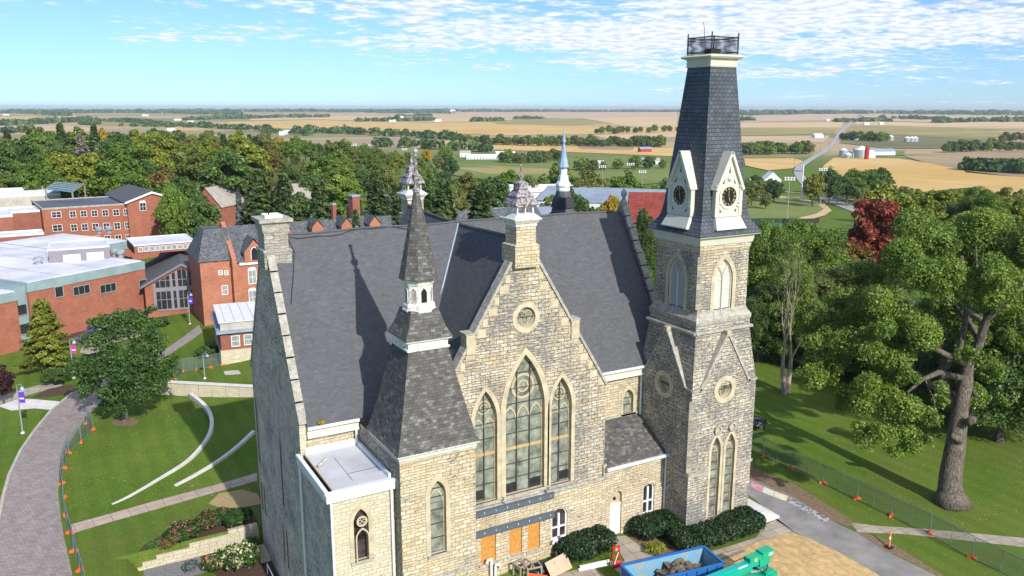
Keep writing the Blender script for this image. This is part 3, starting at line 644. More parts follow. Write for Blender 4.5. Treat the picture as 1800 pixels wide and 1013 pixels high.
ln = m.build('turret_lantern', chapel)
for k in range(8):
    a = k*PI/4; N = Vector((math.cos(a), math.sin(a), 0)); U = Vector((-math.sin(a), math.cos(a), 0)); O = Vector((TC[0], TC[1], 0))+N*(.90*math.cos(R8)+.012)
    U2 = U
    for mm, ar in ((M['dressed_grey'] if k != 6 else M['black'], arch(0, 22.15, .40, 22.75, 23.1, 4)),):
        m = MB(); m.poly(O, U2, ar, mm); m.ring(O, U2, arch(0, 22.12, .48, 22.75, 23.16, 4), ar, .03, M['oldwhite']); m.build('blind_arch', ln)
m = MB(); m.frustums(TC, [(23.62, 1.26), (23.66, 1.27), (23.9, 1.2), (26.5, .68), (29.2, .17)], M['roof_brown'], 8, R8); sp = m.build('spire', chapel)
m = MB(); m.frustums(TC, [(29.1, .24), (29.25, .27), (29.4, .13), (29.6, .12), (29.9, .26), (30.15, .3), (30.3, .13), (31.5, .085)], M['rusty'], 8, 0); m.ball((TC[0], TC[1], 31.62), .17, M['lead']); m.build('finial', sp)
# ---- second spire on the far side of the nave
SC = (.98, 22.5)
m = MB(); m.frustums(SC, [(-4, 2.3), (12.6, 2.3)], M['stone_gable']); m.build('far_turret_wall', chapel)
m = MB(); m.frustums(SC, [(12.6, 2.9), (13.0, 2.8), (19.5, 1.75), (23.4, 1.30), (25.8, .72)], M['roof'], 8, R8); fs_ = m.build('far_spire', chapel)
m = MB(); m.frustums(SC, [(24.1, 1.31), (25.2, 1.0)], M['iron'], 8, R8); m.build('bare_felt_band', fs_)
m = MB(); m.frustums(SC, [(25.75, .70), (26.0, .74), (26.1, .68), (26.3, .80), (26.5, .80), (26.85, .56), (27.4, .52)], M['gutter'], 8, R8); m.frustums(SC, [(27.35, .40), (28.25, .40)], M['gutter'], 8, R8)
m.frustums(SC, [(28.2, .60), (28.3, .62), (28.45, .54), (29.2, .36), (30.4, .17), (30.5, .14), (30.75, .13), (30.8, .23), (30.9, .21), (31.8, .05), (32.5, .015)], M['lead'], 8, R8); m.build('metal_cap', fs_)
# ---- clock tower
def face_frames(h):      # (origin on the face axis, U) for the four sides
    return [(Vector((0, -h, 0)), X), (Vector((-h, 0, 0)), LEFTU), (Vector((h, 0, 0)), RIGHTU), (Vector((0, h, 0)), BACKU)]
HB = 3.42
lanc = [(-.60, 1.05, 1.0, 6.9, 8.15), (.98, 1.05, 1.0, 6.9, 8.15)]
m = MB()
for k, (O, U) in enumerate(face_frames(HB)):
    rz_ = 12.25 if k < 2 else None
    hs = [circ(0, 12.1, .74)] + ([arch(*l) for l in lanc] if k == 0 else [])
    m.poly(O, U, [(-HB, -4), (HB, -4), (HB, 12.45), (2.5, 12.45), (0, 16.6), (-2.5, 12.45), (-HB, 12.45)], M['stone_dark'], hs)
    for h in hs: m.jambs(O, U, h, .35, M['dressed'])
m.frustums((0, 0), [(12.45, HB-.02), (13.5, 3.27), (14.9, 3.09), (16.6, 2.90), (17.5, 2.84)], M['stone_dark'], cap0=False, cap1=False)
hb = 2.58
for O, U in face_frames(hb):
    hs = [arch(0, 18.55, 1.9, 20.9, 22.65)]
    m.poly(O, U, [(-hb, 18.3), (hb, 18.3), (hb, 23.3), (-hb, 23.3)], M['stone_gable'], hs)
    for h in hs: m.jambs(O, U, h, .4, M['dressed'])
m.frustums((0, 0), [(23.28, hb+.002), (23.5, 2.66), (23.9, 2.68)], M['stone'], cap0=False, cap1=False)
m.frustums((0, 0), [(-4, 3.56), (1.0, 3.56), (1.12, HB+.01)], M['stone_gable'], cap0=False, cap1=False) if False else None
tower = m.build('tower_wall', chapel)
m = MB()
m.frustums((0, 0), [(17.5, 2.86), (17.72, 2.92), (17.95, 2.92), (18.35, 2.66), (18.6, hb+.01)], M['dressed_grey'], cap0=False, cap1=False); m.build('belt_course', tower)
m = MB(); h = 2.98; m.tube([(-h, -h, 16.95), (h, -h, 16.95), (h, h, 16.95), (-h, h, 16.95), (-h, -h, 16.95)], .15, M['dressed_grey'], 8); m.build('roll_moulding', tower)
for O, U in face_frames(HB):
    N = U.cross(Z_)
    for a, b in ((-HB, -1.35), (1.75, HB)): m = MB(); m.obox(O, U, N, a-.08*(a < 0), b+.08*(b > 2), .003, .11, 5.2, 5.4, M['dressed_grey']); m.build('string_course', tower)
    for s_ in (-1, 1): m = MB(); m.obox(O, U, N, s_*HB-.05 if s_ < 0 else 2.5, -2.5 if s_ < 0 else HB+.05, .003, .10, 12.4, 12.58, M['dressed_grey']); m.build('string_course', tower)
for k, (O, U) in enumerate(face_frames(HB)):
    N = U.cross(Z_); m = MB()
    for s_ in (-1, 1):
        A = O+U*(s_*2.68)+Z_*12.35; B = O+U*(s_*.0)+Z_*16.85; ax = (B-A).normalized(); nn = (ax.cross(N)).normalized()*.10
        vs = []
        for p in (A, B):
            for dn in (.10, -.75):
                for kk in (-1, 1): vs.append(p+N*dn+nn*kk)
        m.add(vs, ((0, 1, 5, 4), (2, 6, 7, 3), (0, 4, 6, 2), (1, 3, 7, 5), (0, 2, 3, 1), (4, 5, 7, 6)), M['dressed_grey'])
    m.add([O+U*-.2+Z_*16.55+N*.13, O+U*.2+Z_*16.55+N*.13, O+U*.2+Z_*17.0+N*.13, O+U*-.2+Z_*17.0+N*.13, O+U*-.2+Z_*16.55-N*.4, O+U*.2+Z_*16.55-N*.4, O+U*.2+Z_*17.0-N*.4, O+U*-.2+Z_*17.0-N*.4], ((0, 1, 2, 3), (3, 2, 6, 7), (0, 3, 7, 4), (1, 5, 6, 2)), M['dressed'])
    m.build('tower_gablet', tower)
    if k < 2: round_window(O, U, 0, 12.1, .74, band=.42)
for l in lanc: pointed_window((0, -HB, 0), X, *l[:3], l[3], l[4], rows=(1.95, 2.75, 3.55, 4.35, 5.15, 5.85, 6.65, 7.4), rec=.3, band=.26, sur='dressed', tan=None)
for l in lanc:    # hood knobs over the lancets
    m = MB(); cx = l[0]; m.ring((0, -HB-.05, 0), X, circ(cx+.05, 8.75, .42, 8), circ(cx+.05, 8.75, .24, 8), .12, M['dressed_grey']); m.poly((0, -HB-.06, 0), X, circ(cx+.05, 8.75, .23, 8), M['dressed']); m.build('hood_knob', tower)
for k, (O, U) in enumerate(face_frames(hb)):
    N = U.cross(Z_); m = MB(); m.poly(O-N*.38, U, arch(0, 18.55, 1.9, 20.9, 22.65), M['came'])
    z = 18.62
    while z < 22.5:
        hh = half_at(1.9, 20.9, 22.65, z)-.06
        if hh > .1:
            m.add([O+U*-hh-N*.15+Z_*z, O+U*hh-N*.15+Z_*z, O+U*hh-N*.33+Z_*(z+.12), O+U*-hh-N*.33+Z_*(z+.12)], ((0, 1, 2, 3),), M['louver'])
        z += .105
    lv = m.build('louvre', chapel)
    f = MB(); f.obox(O, U, N, -.05, .05, -.2, -.06, 18.55, 21.2, M['cream']); f.ring(O-N*.2, U, arch(0, 18.55, 1.9, 20.9, 22.65), arch(0, 18.55, 1.9, 20.9, 22.65, grow=-.08), .1, M['cream'])
    for s_ in (-1, 1):
        pr_ = [O+U*(s_*(.0+.62*t*t+.0*t))-N*.12+Z_*(21.0+t*1.15) for t in (0, .3, .6, .8, 1)]
        f.tube(pr_, .045, M['cream'], 4)
    f.build('louvre_frame', lv)
    s_ = MB(); s_.ring(O, U, arch(0, 18.5, 1.9, 20.9, 22.65, grow=.36), arch(0, 18.5, 1.9, 20.9, 22.65), .05, M['dressed']); s_.build('stone_surround', lv)
# bell-cast slate roof
m = MB(); m.frustums((0, 0), [(24.6, 3.2), (24.68, 3.22), (25.05, 2.92), (25.6, 2.56), (26.1, 2.40), (26.8, 2.29), (29.0, 2.07), (33.2, 1.67), (37.35, 1.30)], M['slate']); tr = m.build('tower_roof', chapel)
m = MB(); m.frustums((0, 0), [(23.85, 2.74), (23.95, 2.76), (24.42, 2.86), (24.5, 3.12), (24.62, 3.18)], M['cream']); m.build('tower_fascia', tr)
m = MB(); m.frustums((0, 0), [(37.3, 1.36), (37.42, 1.40), (37.45, 1.34), (37.62, 1.38), (37.66, 1.34), (37.88, 1.38), (37.95, 1.62), (38.08, 1.72), (38.15, 1.66), (38.25, 1.34)], M['cream']); cr_ = m.build('tower_cornice', tr)
m = MB(); hh = 1.34
for a, b in (((-hh, -hh), (hh, -hh)), ((hh, -hh), (hh, hh)), ((hh, hh), (-hh, hh)), ((-hh, hh), (-hh, -hh))):
    m.tube([(a[0], a[1], 38.2), (a[0], a[1], 39.85)], .055, M['iron'], 5)
    for z in (38.42, 39.5): m.tube([(a[0], a[1], z), ((a[0]+b[0])/2, (a[1]+b[1])/2, z-.02), (b[0], b[1], z)], .035, M['iron'], 4)
    m.tube([(a[0], a[1], 39.28), (b[0], b[1], 39.28)], .022, M['iron'], 4)
    for i in range(1, 21):
        t = i/21; px, py = a[0]+(b[0]-a[0])*t, a[1]+(b[1]-a[1])*t; dx, dy = (b[0]-a[0])/2.7*.032, (b[1]-a[1])/2.7*.032
        m.tube([(px+dx*s1_, py+dy*s1_, z) for s1_, z in ((0, 38.25), (0, 38.5), (.5, 38.75), (-.5, 39.0), (0, 39.25), (0, 39.58))], .026, M['iron'], 4)
m.build('iron_cresting', tr)
m = MB(); m.b2(-.45, .45, -.45, .45, 38.25, 38.7, M['rusty' if False else 'iron']); m.build('roof_hatch', tr)
m = MB(); m.tube([(-1.42, -.6, 39.4), (-1.55, -.7, 40.1), (-1.75, -.75, 40.55)], .025, M['iron'], 4); m.build('antenna', tr)
NUM = ['XII', 'I', 'II', 'III', 'IIII', 'V', 'VI', 'VII', 'VIII', 'IX', 'X', 'XI']
for k, (O0, U) in enumerate(face_frames(0)):
    N = U.cross(Z_); O = O0+N*2.62; m = MB()
    body = [(-1.22, 25.75), (1.22, 25.75), (1.22, 28.35), (.98, 28.55), (0, 30.75), (-.98, 28.55), (-1.22, 28.35)]
    m.prism(O, U, body, 1.35, M['cream'])
    # flared base
    vs = [O+U*a+N*n_+Z_*z for a, n_, z in ((-1.5, .52, 25.15), (1.5, .52, 25.15), (1.3, .1, 25.95), (-1.3, .1, 25.95), (-1.5, -.6, 25.15), (1.5, -.6, 25.15), (1.3, -.6, 25.95), (-1.3, -.6, 25.95))]
    m.add(vs, ((0, 1, 2, 3), (1, 5, 6, 2), (4, 0, 3, 7), (3, 2, 6, 7), (5, 1, 0, 4)), M['cream'])
    m.obox(O, U, N, -1.54, 1.54, -.4, .56, 25.05, 25.15, M['cream'])
    for z in (26.0, 26.75, 27.05): m.obox(O, U, N, -1.32, 1.32, -.5, .10-.0*(z > 26.5), z, z+.07, M['cream']) if z < 26.1 else [m.obox(O, U, N, a, b, -.5, .12, z, z+.07, M['cream']) for a, b in ((-1.32, -.82), (.82, 1.32))]
    for s_ in (-1, 1):
        m.obox(O, U, N, s_*1.22-.16, s_*1.22+.16, -.3, .08, 26.0, 28.2, M['cream'])
        m.ball(O+U*(s_*1.2)+N*.05+Z_*28.35, .2, M['cream'], n=6)
        A = O+U*(s_*1.38)+Z_*28.05; B = O+Z_*30.95; ax = (B-A).normalized(); nn = ax.cross(N).normalized()*.11; vs = []
        for p in (A, B):
            for dn in (.22, -1.25):
                for kk in (-1, 1): vs.append(p+N*dn+nn*kk)
        m.add(vs, ((0, 1, 5, 4), (2, 6, 7, 3), (0, 4, 6, 2), (1, 3, 7, 5), (0, 2, 3, 1), (4, 5, 7, 6)), M['cream'])
    m.ring(O, U, circ(0, 27.55, .98, 24), circ(0, 27.55, .76, 24), .07, M['cream']); m.ball(O+Z_*28.95+N*-.05, .26, M['cream'], n=8)
    dm = m.build('clock_dormer', chapel)
    if k > 1 and k != 2: pass
    dk = MB()
    for cz, w_ in ((29.65, .22), (28.85, .14)):
        pass
    for s_ in (-1, 1): dk.poly(O+N*.012, U, [(s_*.62-.1, 28.55), (s_*.62+.1, 28.5), (s_*.42, 28.95)], M['came'])
    dk.poly(O+N*.012, U, [(-.10, 29.35), (.10, 29.35), (0, 29.9)], M['came'])
    for s_ in (-1, 1): dk.poly(O+N*.012, U, [(s_*.75-.13, 26.35), (s_*.75+.13, 26.35), (s_*.85, 26.62)], M['came'])
    dk.build('tracery_recess_shade', dm)  # flat dark triangles on the dormer face, shade of the tracery hollows as colour
    f = MB(); f.poly(O+N*.02, U, circ(0, 27.55, .76, 32), M['black'])
    for j, s in enumerate(NUM):
        a = j*PI/6; ca, sa = math.sin(a), math.cos(a); rad_, tan_ = Vector((ca, sa)), Vector((sa, -ca)); n_ = len(s); wd = .052
        for q, ch in enumerate(s):
            off = (q-(n_-1)/2)*wd*1.15
            if ch == 'I': segs = [((0, -.09), (0, .09))]
            elif ch == 'V': segs = [((-.022, .09), (0, -.09)), ((.022, .09), (0, -.09))]
            else: segs = [((-.025, .09), (.025, -.09)), ((.025, .09), (-.025, -.09))]
            for p, e_ in segs:
                P_ = [rad_*(.60+t[1])+tan_*(off+t[0]) for t in (p, e_)]; dd = (P_[1]-P_[0]).normalized(); pp = Vector((-dd.y, dd.x))*.013
                f.poly(O+N*.03, U, [tuple(P_[0]+pp+Vector((0, 27.55))), tuple(P_[0]-pp+Vector((0, 27.55))), tuple(P_[1]-pp+Vector((0, 27.55))), tuple(P_[1]+pp+Vector((0, 27.55)))], M['gold'])
    for ang, ln_, wd in ((-2, .62, .02), (163, .40, .032)):
        a = math.radians(ang); dd = Vector((math.sin(a), math.cos(a))); pp = Vector((-dd.y, dd.x)); c0 = Vector((0, 27.55))
        f.poly(O+N*.05, U, [tuple(c0-dd*.12+pp*wd), tuple(c0-dd*.12-pp*wd), tuple(c0+dd*ln_-pp*wd*.4), tuple(c0+dd*ln_+pp*wd*.4)], M['gold'])
    f.build('clock_face', dm)
for q_, s1_, h_, z_ in ((-3.38, .36, 6.0, 8.6), (-2.55, .28, 4.2, 20.9)):
    m = MB(); n_ = int(h_/.5)
    for i in range(n_): m.box((q_-.012*(i % 2), q_-.012*(i % 2), z_-h_/2+(i+.5)*h_/n_), (s1_, s1_, h_/n_-.02), M['dressed_grey' if i % 3 else 'dressed'], PI/4)
    m.build('corner_strip', tower)
# entrance steps on the tower's right side
m = MB()
for i in range(5): m.b2(3.43 if i == 0 else 3.82+i*.38, 4.2+i*.38, -4.9, 1.0, -.3, 1.05-(i)*.2, M['pale_concrete'])
m.build('stone_steps', chapel)
# ================================================================== GROUND, ROADS, PATHS
def ground_mat():
    t = NT('grass_and_fields'); P = t.obj(); g = t.n('ShaderNodeNewGeometry'); sp = t.n('ShaderNodeSeparateXYZ', {0: g.outputs['Position']})
    a = t.noise(P, 0.12, 5, 0.6); b = t.noise(P, 1.6, 5, 0.7); cst = t.noise(P, 9.0, 3, 0.8)
    col = t.mix(t.rng(a, .35, .65), c3(.072, .148, .014), c3(.118, .182, .025)); col = t.mix(t.rng(b, .48, .70, 0, .75), col, c3(.15, .15, .045)); col = t.mix(t.rng(t.noise(P, 3.3, 5, .75), .56, .70, 0, .6), col, c3(.045, .075, .012)); col = t.mix(t.rng(t.noise(P, .035, 4, .6), .5, .7, 0, .5), col, c3(.12, .13, .035))
    # mowing stripes in two directions
    w = t.n('ShaderNodeTexWave', {'Vector': t.obj((1, .25, 1)), 'Scale': 0.16, 'Distortion': 2.5, 'Detail': 3}).outputs['Fac']
    k = t.math('MULTIPLY', t.rng(w, .3, .7, .95, 1.04), t.rng(cst, .3, .7, .62, 1.38))
    col = t.mix(1.0, col, t.n('ShaderNodeCombineColor', {0: k, 1: k, 2: k}).outputs[0], 'MULTIPLY')
    far = t.n('ShaderNodeTexVoronoi', {'Vector': t.obj((.0011, .0026, 0)), 'Scale': 1.0}, distance='CHEBYCHEV').outputs['Color']
    fr = t.n('ShaderNodeSeparateColor', {0: far}).outputs[0]; ramp = t.n('ShaderNodeValToRGB', {'Fac': fr}); cr = ramp.color_ramp; cr.interpolation = 'CONSTANT'
    cr.elements[0].color = c3(.45, .33, .19); cr.elements[0].position = 0; cr.elements[1].color = c3(.26, .24, .12); cr.elements[1].position = .25
    for p_, q in ((.42, (.50, .36, .17)), (.58, (.36, .28, .20)), (.74, (.42, .34, .17)), (.88, (.20, .20, .09))): e_ = cr.elements.new(p_); e_.color = c3(*q)
    d = t.n('ShaderNodeVectorMath', {0: g.outputs['Position']}, operation='LENGTH').outputs['Value']
    fn = t.noise(t.obj(), 0.02, 5, 0.6); fc = t.mix(t.rng(fn, .3, .7, 0, .35), ramp.outputs[0], c3(.2, .19, .09))
    col = t.mix(t.rng(d, 800, 1100), col, fc); t.bump(t.math('ADD', b, t.math('MULTIPLY', cst, .6)), .5, .12); return t.fin(col, .95, .1)
M['ground'] = ground_mat()
def field_mat(name, c1, c2, sx=.004, rows=0):
    t = NT(name); n = t.noise(t.obj((1, 2.2, 1)), sx, 6, .6); n2 = t.noise(t.obj((1, .2, 1)), .05, 4, .6); col = t.mix(t.rng(n, .35, .65), c3(*c1), c3(*c2)); k = t.rng(n2, .3, .7, .88, 1.1)
    return t.fin(t.mix(1.0, col, t.n('ShaderNodeCombineColor', {0: k, 1: k, 2: k}).outputs[0], 'MULTIPLY'), .95, .1)
M['f_gold'] = field_mat('ripe_corn_field', (.52, .34, .115), (.60, .42, .18)); M['f_tan'] = field_mat('bean_field', (.53, .38, .20), (.60, .45, .26))
M['f_pink'] = field_mat('bare_soil_field', (.46, .33, .20), (.55, .41, .26)); M['f_olive'] = field_mat('olive_field', (.24, .21, .08), (.36, .30, .12))
M['f_green'] = field_mat('green_pasture', (.13, .19, .045), (.20, .23, .075)); M['f_dark'] = field_mat('dark_crop_field', (.13, .135, .06), (.22, .20, .095)); M['f_vivid'] = field_mat('clover_field', (.05, .2, .07), (.07, .23, .09))
M['f_brown'] = field_mat('brown_crop_field', (.30, .22, .12), (.36, .27, .16))
def pavers():
    t = NT('clay_pavers'); v = t.uv(rot=.6); b = t.brick(v, .42, .21, c3(.27, .235, .215), c3(.36, .315, .29), c3(.17, .15, .14), .018); k = t.rng(t.noise(t.obj(), 1.1, 5, .7), .3, .7, .82, 1.15)
    return t.fin(t.mix(1.0, b.outputs['Color'], t.n('ShaderNodeCombineColor', {0: k, 1: k, 2: k}).outputs[0], 'MULTIPLY'), .9, .2)
M['pavers'] = pavers()
def slabs(name, c1, c2, w=1.5, h=1.5, rot=0.0):
    t = NT(name); b = t.brick(t.uv(rot=rot), w, h, c3(*c1), c3(*c2), c3(c1[0]*.5, c1[1]*.5, c1[2]*.5), .03, 0); k = t.rng(t.noise(t.obj(), .9, 6, .7), .3, .7, .8, 1.15); k2 = t.rng(t.noise(t.obj(), .15, 3, .6), .3, .7, .88, 1.1)
    return t.fin(t.mix(1.0, b.outputs['Color'], t.n('ShaderNodeCombineColor', {0: t.math('MULTIPLY', k, k2), 1: t.math('MULTIPLY', k, k2), 2: t.math('MULTIPLY', k, k2)}).outputs[0], 'MULTIPLY'), .9, .2)
M['walk'] = slabs('pink_concrete_slabs', (.42, .33, .27), (.46, .37, .30), 1.5, 1.5, -.12); M['sidewalk'] = slabs('concrete_slabs', (.36, .31, .25), (.42, .37, .30), 1.4, 1.4, .1)
M['asphalt'] = plain('worn_grey_asphalt', (.25, .24, .225), .92, .25, .5, bump=.2); M['road'] = plain('road_surface', (.34, .33, .32), .9, .12, .1)
M['sand'] = None
def sandy():
    t = NT('yellow_sand'); a = t.noise(t.obj(), 1.1, 6, .7); w = t.n('ShaderNodeTexWave', {'Vector': t.obj((.5, 1, 1)), 'Scale': .7, 'Distortion': 5.0, 'Detail': 2}).outputs['Fac']; f = t.noise(t.obj(), 14, 3, .7)
    col = t.mix(t.rng(a, .35, .65), c3(.50, .345, .16), c3(.60, .42, .21)); k = t.rng(w, .0, .25, .84, 1.0); col = t.mix(1.0, col, t.n('ShaderNodeCombineColor', {0: k, 1: k, 2: k}).outputs[0], 'MULTIPLY')
    t.bump(t.math('ADD', t.math('MULTIPLY', w, .5), t.math('ADD', a, t.math('MULTIPLY', f, .25))), .8, .12); return t.fin(col, .95, .1)
M['sand'] = sandy()
M['soil'] = plain('brown_soil', (.20, .14, .085), .95, .3, 3.0, bump=.5); M['mulch'] = plain('bark_mulch', (.085, .05, .035), .95, .35, 5.0, bump=.6)
M['straw'] = plain('dry_straw', (.36, .27, .13), .95, .3, 6.0, bump=.5); M['ballast'] = plain('pinkish_rail_ballast', (.40, .26, .22), .95, .15, .3); M['gravel'] = plain('grey_gravel', (.20, .20, .20), .95, .4, 7.0, bump=.5)
def axis_vals(parts):
    out = []
    for a, b, s in parts:
        n = max(1, int(round((b-a)/s))); out += [a+(b-a)*i/n for i in range(n)]
    return out+[parts[-1][1]]
gx = axis_vals([(-26000, -6000, 2500), (-6000, -1500, 450), (-1500, -400, 90), (-400, -75, 12), (-75, -20, .75), (-20, 60, 2.0), (60, 500, 9), (500, 501, 1), (501, 1500, 40), (1500, 6000, 450), (6000, 30000, 2500)])
gy = axis_vals([(-300, -60, 40), (-60, -12, 4), (-12, 17.5, .75), (17.5, 19.5, .1), (19.5, 80, .75), (80, 140, 3), (140, 500, 9), (500, 1600, 60), (1600, 6000, 350), (6000, 32000, 2000)])
gv = [(x, y, terr(x, y)) for y in gy for x in gx]; nx_ = len(gx)
m = MB(); m.add(gv, [(j*nx_+i, j*nx_+i+1, (j+1)*nx_+i+1, (j+1)*nx_+i) for j in range(len(gy)-1) for i in range(nx_-1)], M['ground'])
tag(m.build('ground', smooth=True), kind='structure')
def grid_height(x, y):
    import bisect
    i = min(max(bisect.bisect_right(gx, x)-1, 0), nx_-2); j = min(max(bisect.bisect_right(gy, y)-1, 0), len(gy)-2)
    u = (x-gx[i])/(gx[i+1]-gx[i]); v = (y-gy[j])/(gy[j+1]-gy[j]); z = lambda a, b: gv[b*nx_+a][2]
    return max((z(i, j)*(1-u)+z(i+1, j)*u)*(1-v)+(z(i, j+1)*(1-u)+z(i+1, j+1)*u)*v, terr(x, y))
def sheet(name, pts, mat, dz=.004, step=3.0, mound=None, world_pts=False):
    P = [Vector(p) if world_pts else G(*p) for p in pts]
    bm = bmesh.new(); vs = [bm.verts.new((p.x, p.y, 0)) for p in P]; bm.faces.new(vs)
    xs = [p.x for p in P]; ys = [p.y for p in P]
    if step:
        for ax, lo, hi in ((0, min(xs), max(xs)), (1, min(ys), max(ys))):
            s_ = max(step, (hi-lo)/60); k = lo+s_
            while k < hi:
                co = (k, 0, 0) if ax == 0 else (0, k, 0); no = (1, 0, 0) if ax == 0 else (0, 1, 0)
                bmesh.ops.bisect_plane(bm, geom=bm.verts[:]+bm.edges[:]+bm.faces[:], plane_co=co, plane_no=no); k += s_
    bmesh.ops.triangulate(bm, faces=bm.faces[:])
    for v in bm.verts:
        v.co.z = grid_height(v.co.x, v.co.y)+dz
        if mound: v.co.z += mound(v.co.x, v.co.y)
    bmesh.ops.recalc_face_normals(bm, faces=bm.faces[:])
    mm = MB(); bm.verts.ensure_lookup_table(); bm.faces.ensure_lookup_table()
    fs = []
    for f in bm.faces: 
        ix = [v.index for v in f.verts]; fs.append(ix if f.normal.z > 0 else ix[::-1])
    bm.verts.index_update(); mm.add([tuple(v.co) for v in bm.verts], fs, mat); bm.free()
    return tag(mm.build(name), kind='structure')
def strip(name, pts, width, mat, dz=.05, step=3.0, world_pts=False):
    P = [Vector(p) if world_pts else G(*p) for p in pts]
    if not isinstance(width, (list, tuple)): width = [width]*len(P)
    Q = []
    for i in range(len(P)-1):
        n = max(1, int((P[i+1]-P[i]).length/step))
        for k in range(n): Q.append((P[i].lerp(P[i+1], k/n), width[i]+(width[i+1]-width[i])*k/n))
    Q.append((P[-1], width[-1])); vs = []
    for i, (p, w_) in enumerate(Q):
        t = (Q[min(i+1, len(Q)-1)][0]-Q[max(i-1, 0)][0]); t.z = 0; t.normalize(); s_ = Vector((t.y, -t.x, 0))
        for k in (-1, 1):
            q = p+s_*(k*w_/2); vs.append((q.x, q.y, grid_height(q.x, q.y)+dz))
    mm = MB(); mm.add(vs, [(2*i, 2*i+1, 2*i+3, 2*i+2) for i in range(len(Q)-1)], mat); return tag(mm.build(name), kind='structure')
# left side
sheet('brick_road', [(133, 1040), (120, 976), (112, 943), (107, 910), (102, 864), (106, 828), (113, 801), (130, 765), (153, 732), (185, 700), (235, 660), (300, 622), (356, 584), (350, 571), (296, 611), (230, 645), (165, 672), (128, 690), (89, 722), (61, 756), (36, 792), (16, 834), (5, 874), (-6, 930), (-14, 1040)], M['pavers'], .012, 1.5)
strip('road_kerb', [(128, 690), (89, 722), (61, 756), (36, 792), (16, 834), (5, 874), (-6, 930), (-14, 1040)], .28, M['concrete'], .05, 1.0)
sheet('concrete_apron', [(105, 706), (60, 702), (-10, 700), (-10, 712), (20, 722), (60, 718), (92, 721)], M['pale_concrete'], .008)
sheet('upper_path', [(110, 678), (60, 692), (-10, 716), (-10, 700), (50, 682), (105, 668)], M['sidewalk'], .016)
sheet('garden_path', [(125, 922), (180, 907), (280, 879), (370, 855), (452, 831), (452, 845), (370, 868), (280, 894), (180, 922), (128, 938)], M['walk'], .008, 2)
sheet('mulch_bed', [(-42.5, 18.7, 0), (-32.75, 18.7, 0), (-32.75, 22.6, 0), (-34.2, 23.6, 0), (-36.2, 22.4, 0), (-38.2, 21.6, 0), (-40.2, 20.9, 0), (-41.8, 19.9, 0)], M['mulch'], .012, 1.0, world_pts=True)
sheet('straw_patch', [(366, 886), (385, 868), (425, 861), (452, 868), (462, 886), (430, 892), (390, 894)], M['straw'], .02)
sheet('mulch_circle', [(195, 742), (205, 735), (235, 735), (245, 742), (235, 749), (205, 749)], M['soil'], .01)
sheet('mulch_bed', [(55, 700), (85, 684), (130, 676), (130, 690), (90, 698)], M['mulch'], .03)
sheet('mulch_bed', [(100, 620), (115, 600), (150, 585), (152, 575), (120, 580), (95, 600)], M['mulch'], .02)
sheet('patio', [(140, 620), (150, 600), (172, 578), (230, 572), (250, 590), (190, 605), (165, 625)], M['sidewalk'], .015)
sheet('lower_mulch_bed', [(-36.8, 12, 0), (-32.8, 12, 0), (-32.8, 18.35, 0), (-37.8, 18.35, 0)], M['mulch'], .01, world_pts=True)
sheet('gravel_strip', [(-42.3, 15.4, 0), (-37.9, 15.4, 0), (-37.9, 18.35, 0), (-42.3, 18.35, 0)], M['gravel'], .01, world_pts=True)
sheet('concrete_pad', [(-34.5, 3, 0), (-32.8, 3, 0), (-32.8, 11.9, 0), (-34.5, 11.9, 0)], M['pale_concrete'], .01, world_pts=True)
sheet('lawn_hatch', [(393, 653), (419, 651), (424, 658), (396, 660)], M['concrete'], .03)
# right side
sheet('driveway', [(1300, 835), (1320, 843), (1386, 869), (1459, 914), (1508, 938), (1553, 967), (1647, 1013), (1700, 1040), (1590, 1040), (1545, 1013), (1483, 979), (1434, 955), (1396, 935), (1360, 912), (1330, 880), (1300, 860)], M['asphalt'], .008, 2)
sheet('soil_strip', [(1316, 818), (1400, 853), (1496, 914), (1508, 930), (1459, 914), (1386, 869), (1316, 842)], M['soil'], .004, 2)
sheet('soil_strip', [(1508, 932), (1550, 945), (1600, 975), (1660, 1013), (1700, 1040), (1650, 1013), (1553, 967), (1500, 938)], M['soil'], .006, 2)
sheet('sidewalk', [(1496, 919), (1545, 925), (1626, 930), (1800, 946), (1860, 955), (1860, 971), (1800, 962), (1647, 945), (1585, 939), (1508, 936)], M['sidewalk'], .012, 2)
sheet('concrete_walk', [(1225, 985), (1248, 970), (1290, 958), (1330, 945), (1342, 925), (1366, 912), (1398, 936), (1366, 952), (1320, 967), (1262, 985)], M['sidewalk'], .008)
sheet('door_walk', [(1072, 944), (1100, 942), (1146, 975), (1146, 1030), (1085, 1030), (1098, 985)], M['sidewalk'], .01)
sheet('gravel_bed', [(1105, 945), (1150, 935), (1205, 950), (1250, 968), (1146, 1000), (1140, 975)], M['soil'], .006)
sheet('paved_strip', [(980, 1010), (1090, 985), (1150, 1020), (1000, 1060)], M['sidewalk'], .006)
cs = G(1430, 990)
sheet('sand_heap', [(1250, 985), (1300, 965), (1345, 950), (1392, 937), (1434, 955), (1483, 979), (1545, 1013), (1590, 1045), (1400, 1070), (1250, 1040)], M['sand'], .012, .6, lambda x, y: max(0, .28-.05*((x-cs.x)**2+(y-cs.y)**2)**.5)+.04*math.sin(x*2.1+y)*math.sin(y*2.7)+.02)
sheet('sand_edge_rubble', [(1262, 984), (1300, 969), (1345, 953), (1396, 934), (1398, 938), (1346, 957), (1302, 974), (1264, 989)], M['gravel'], .06, .5)
m = MB()
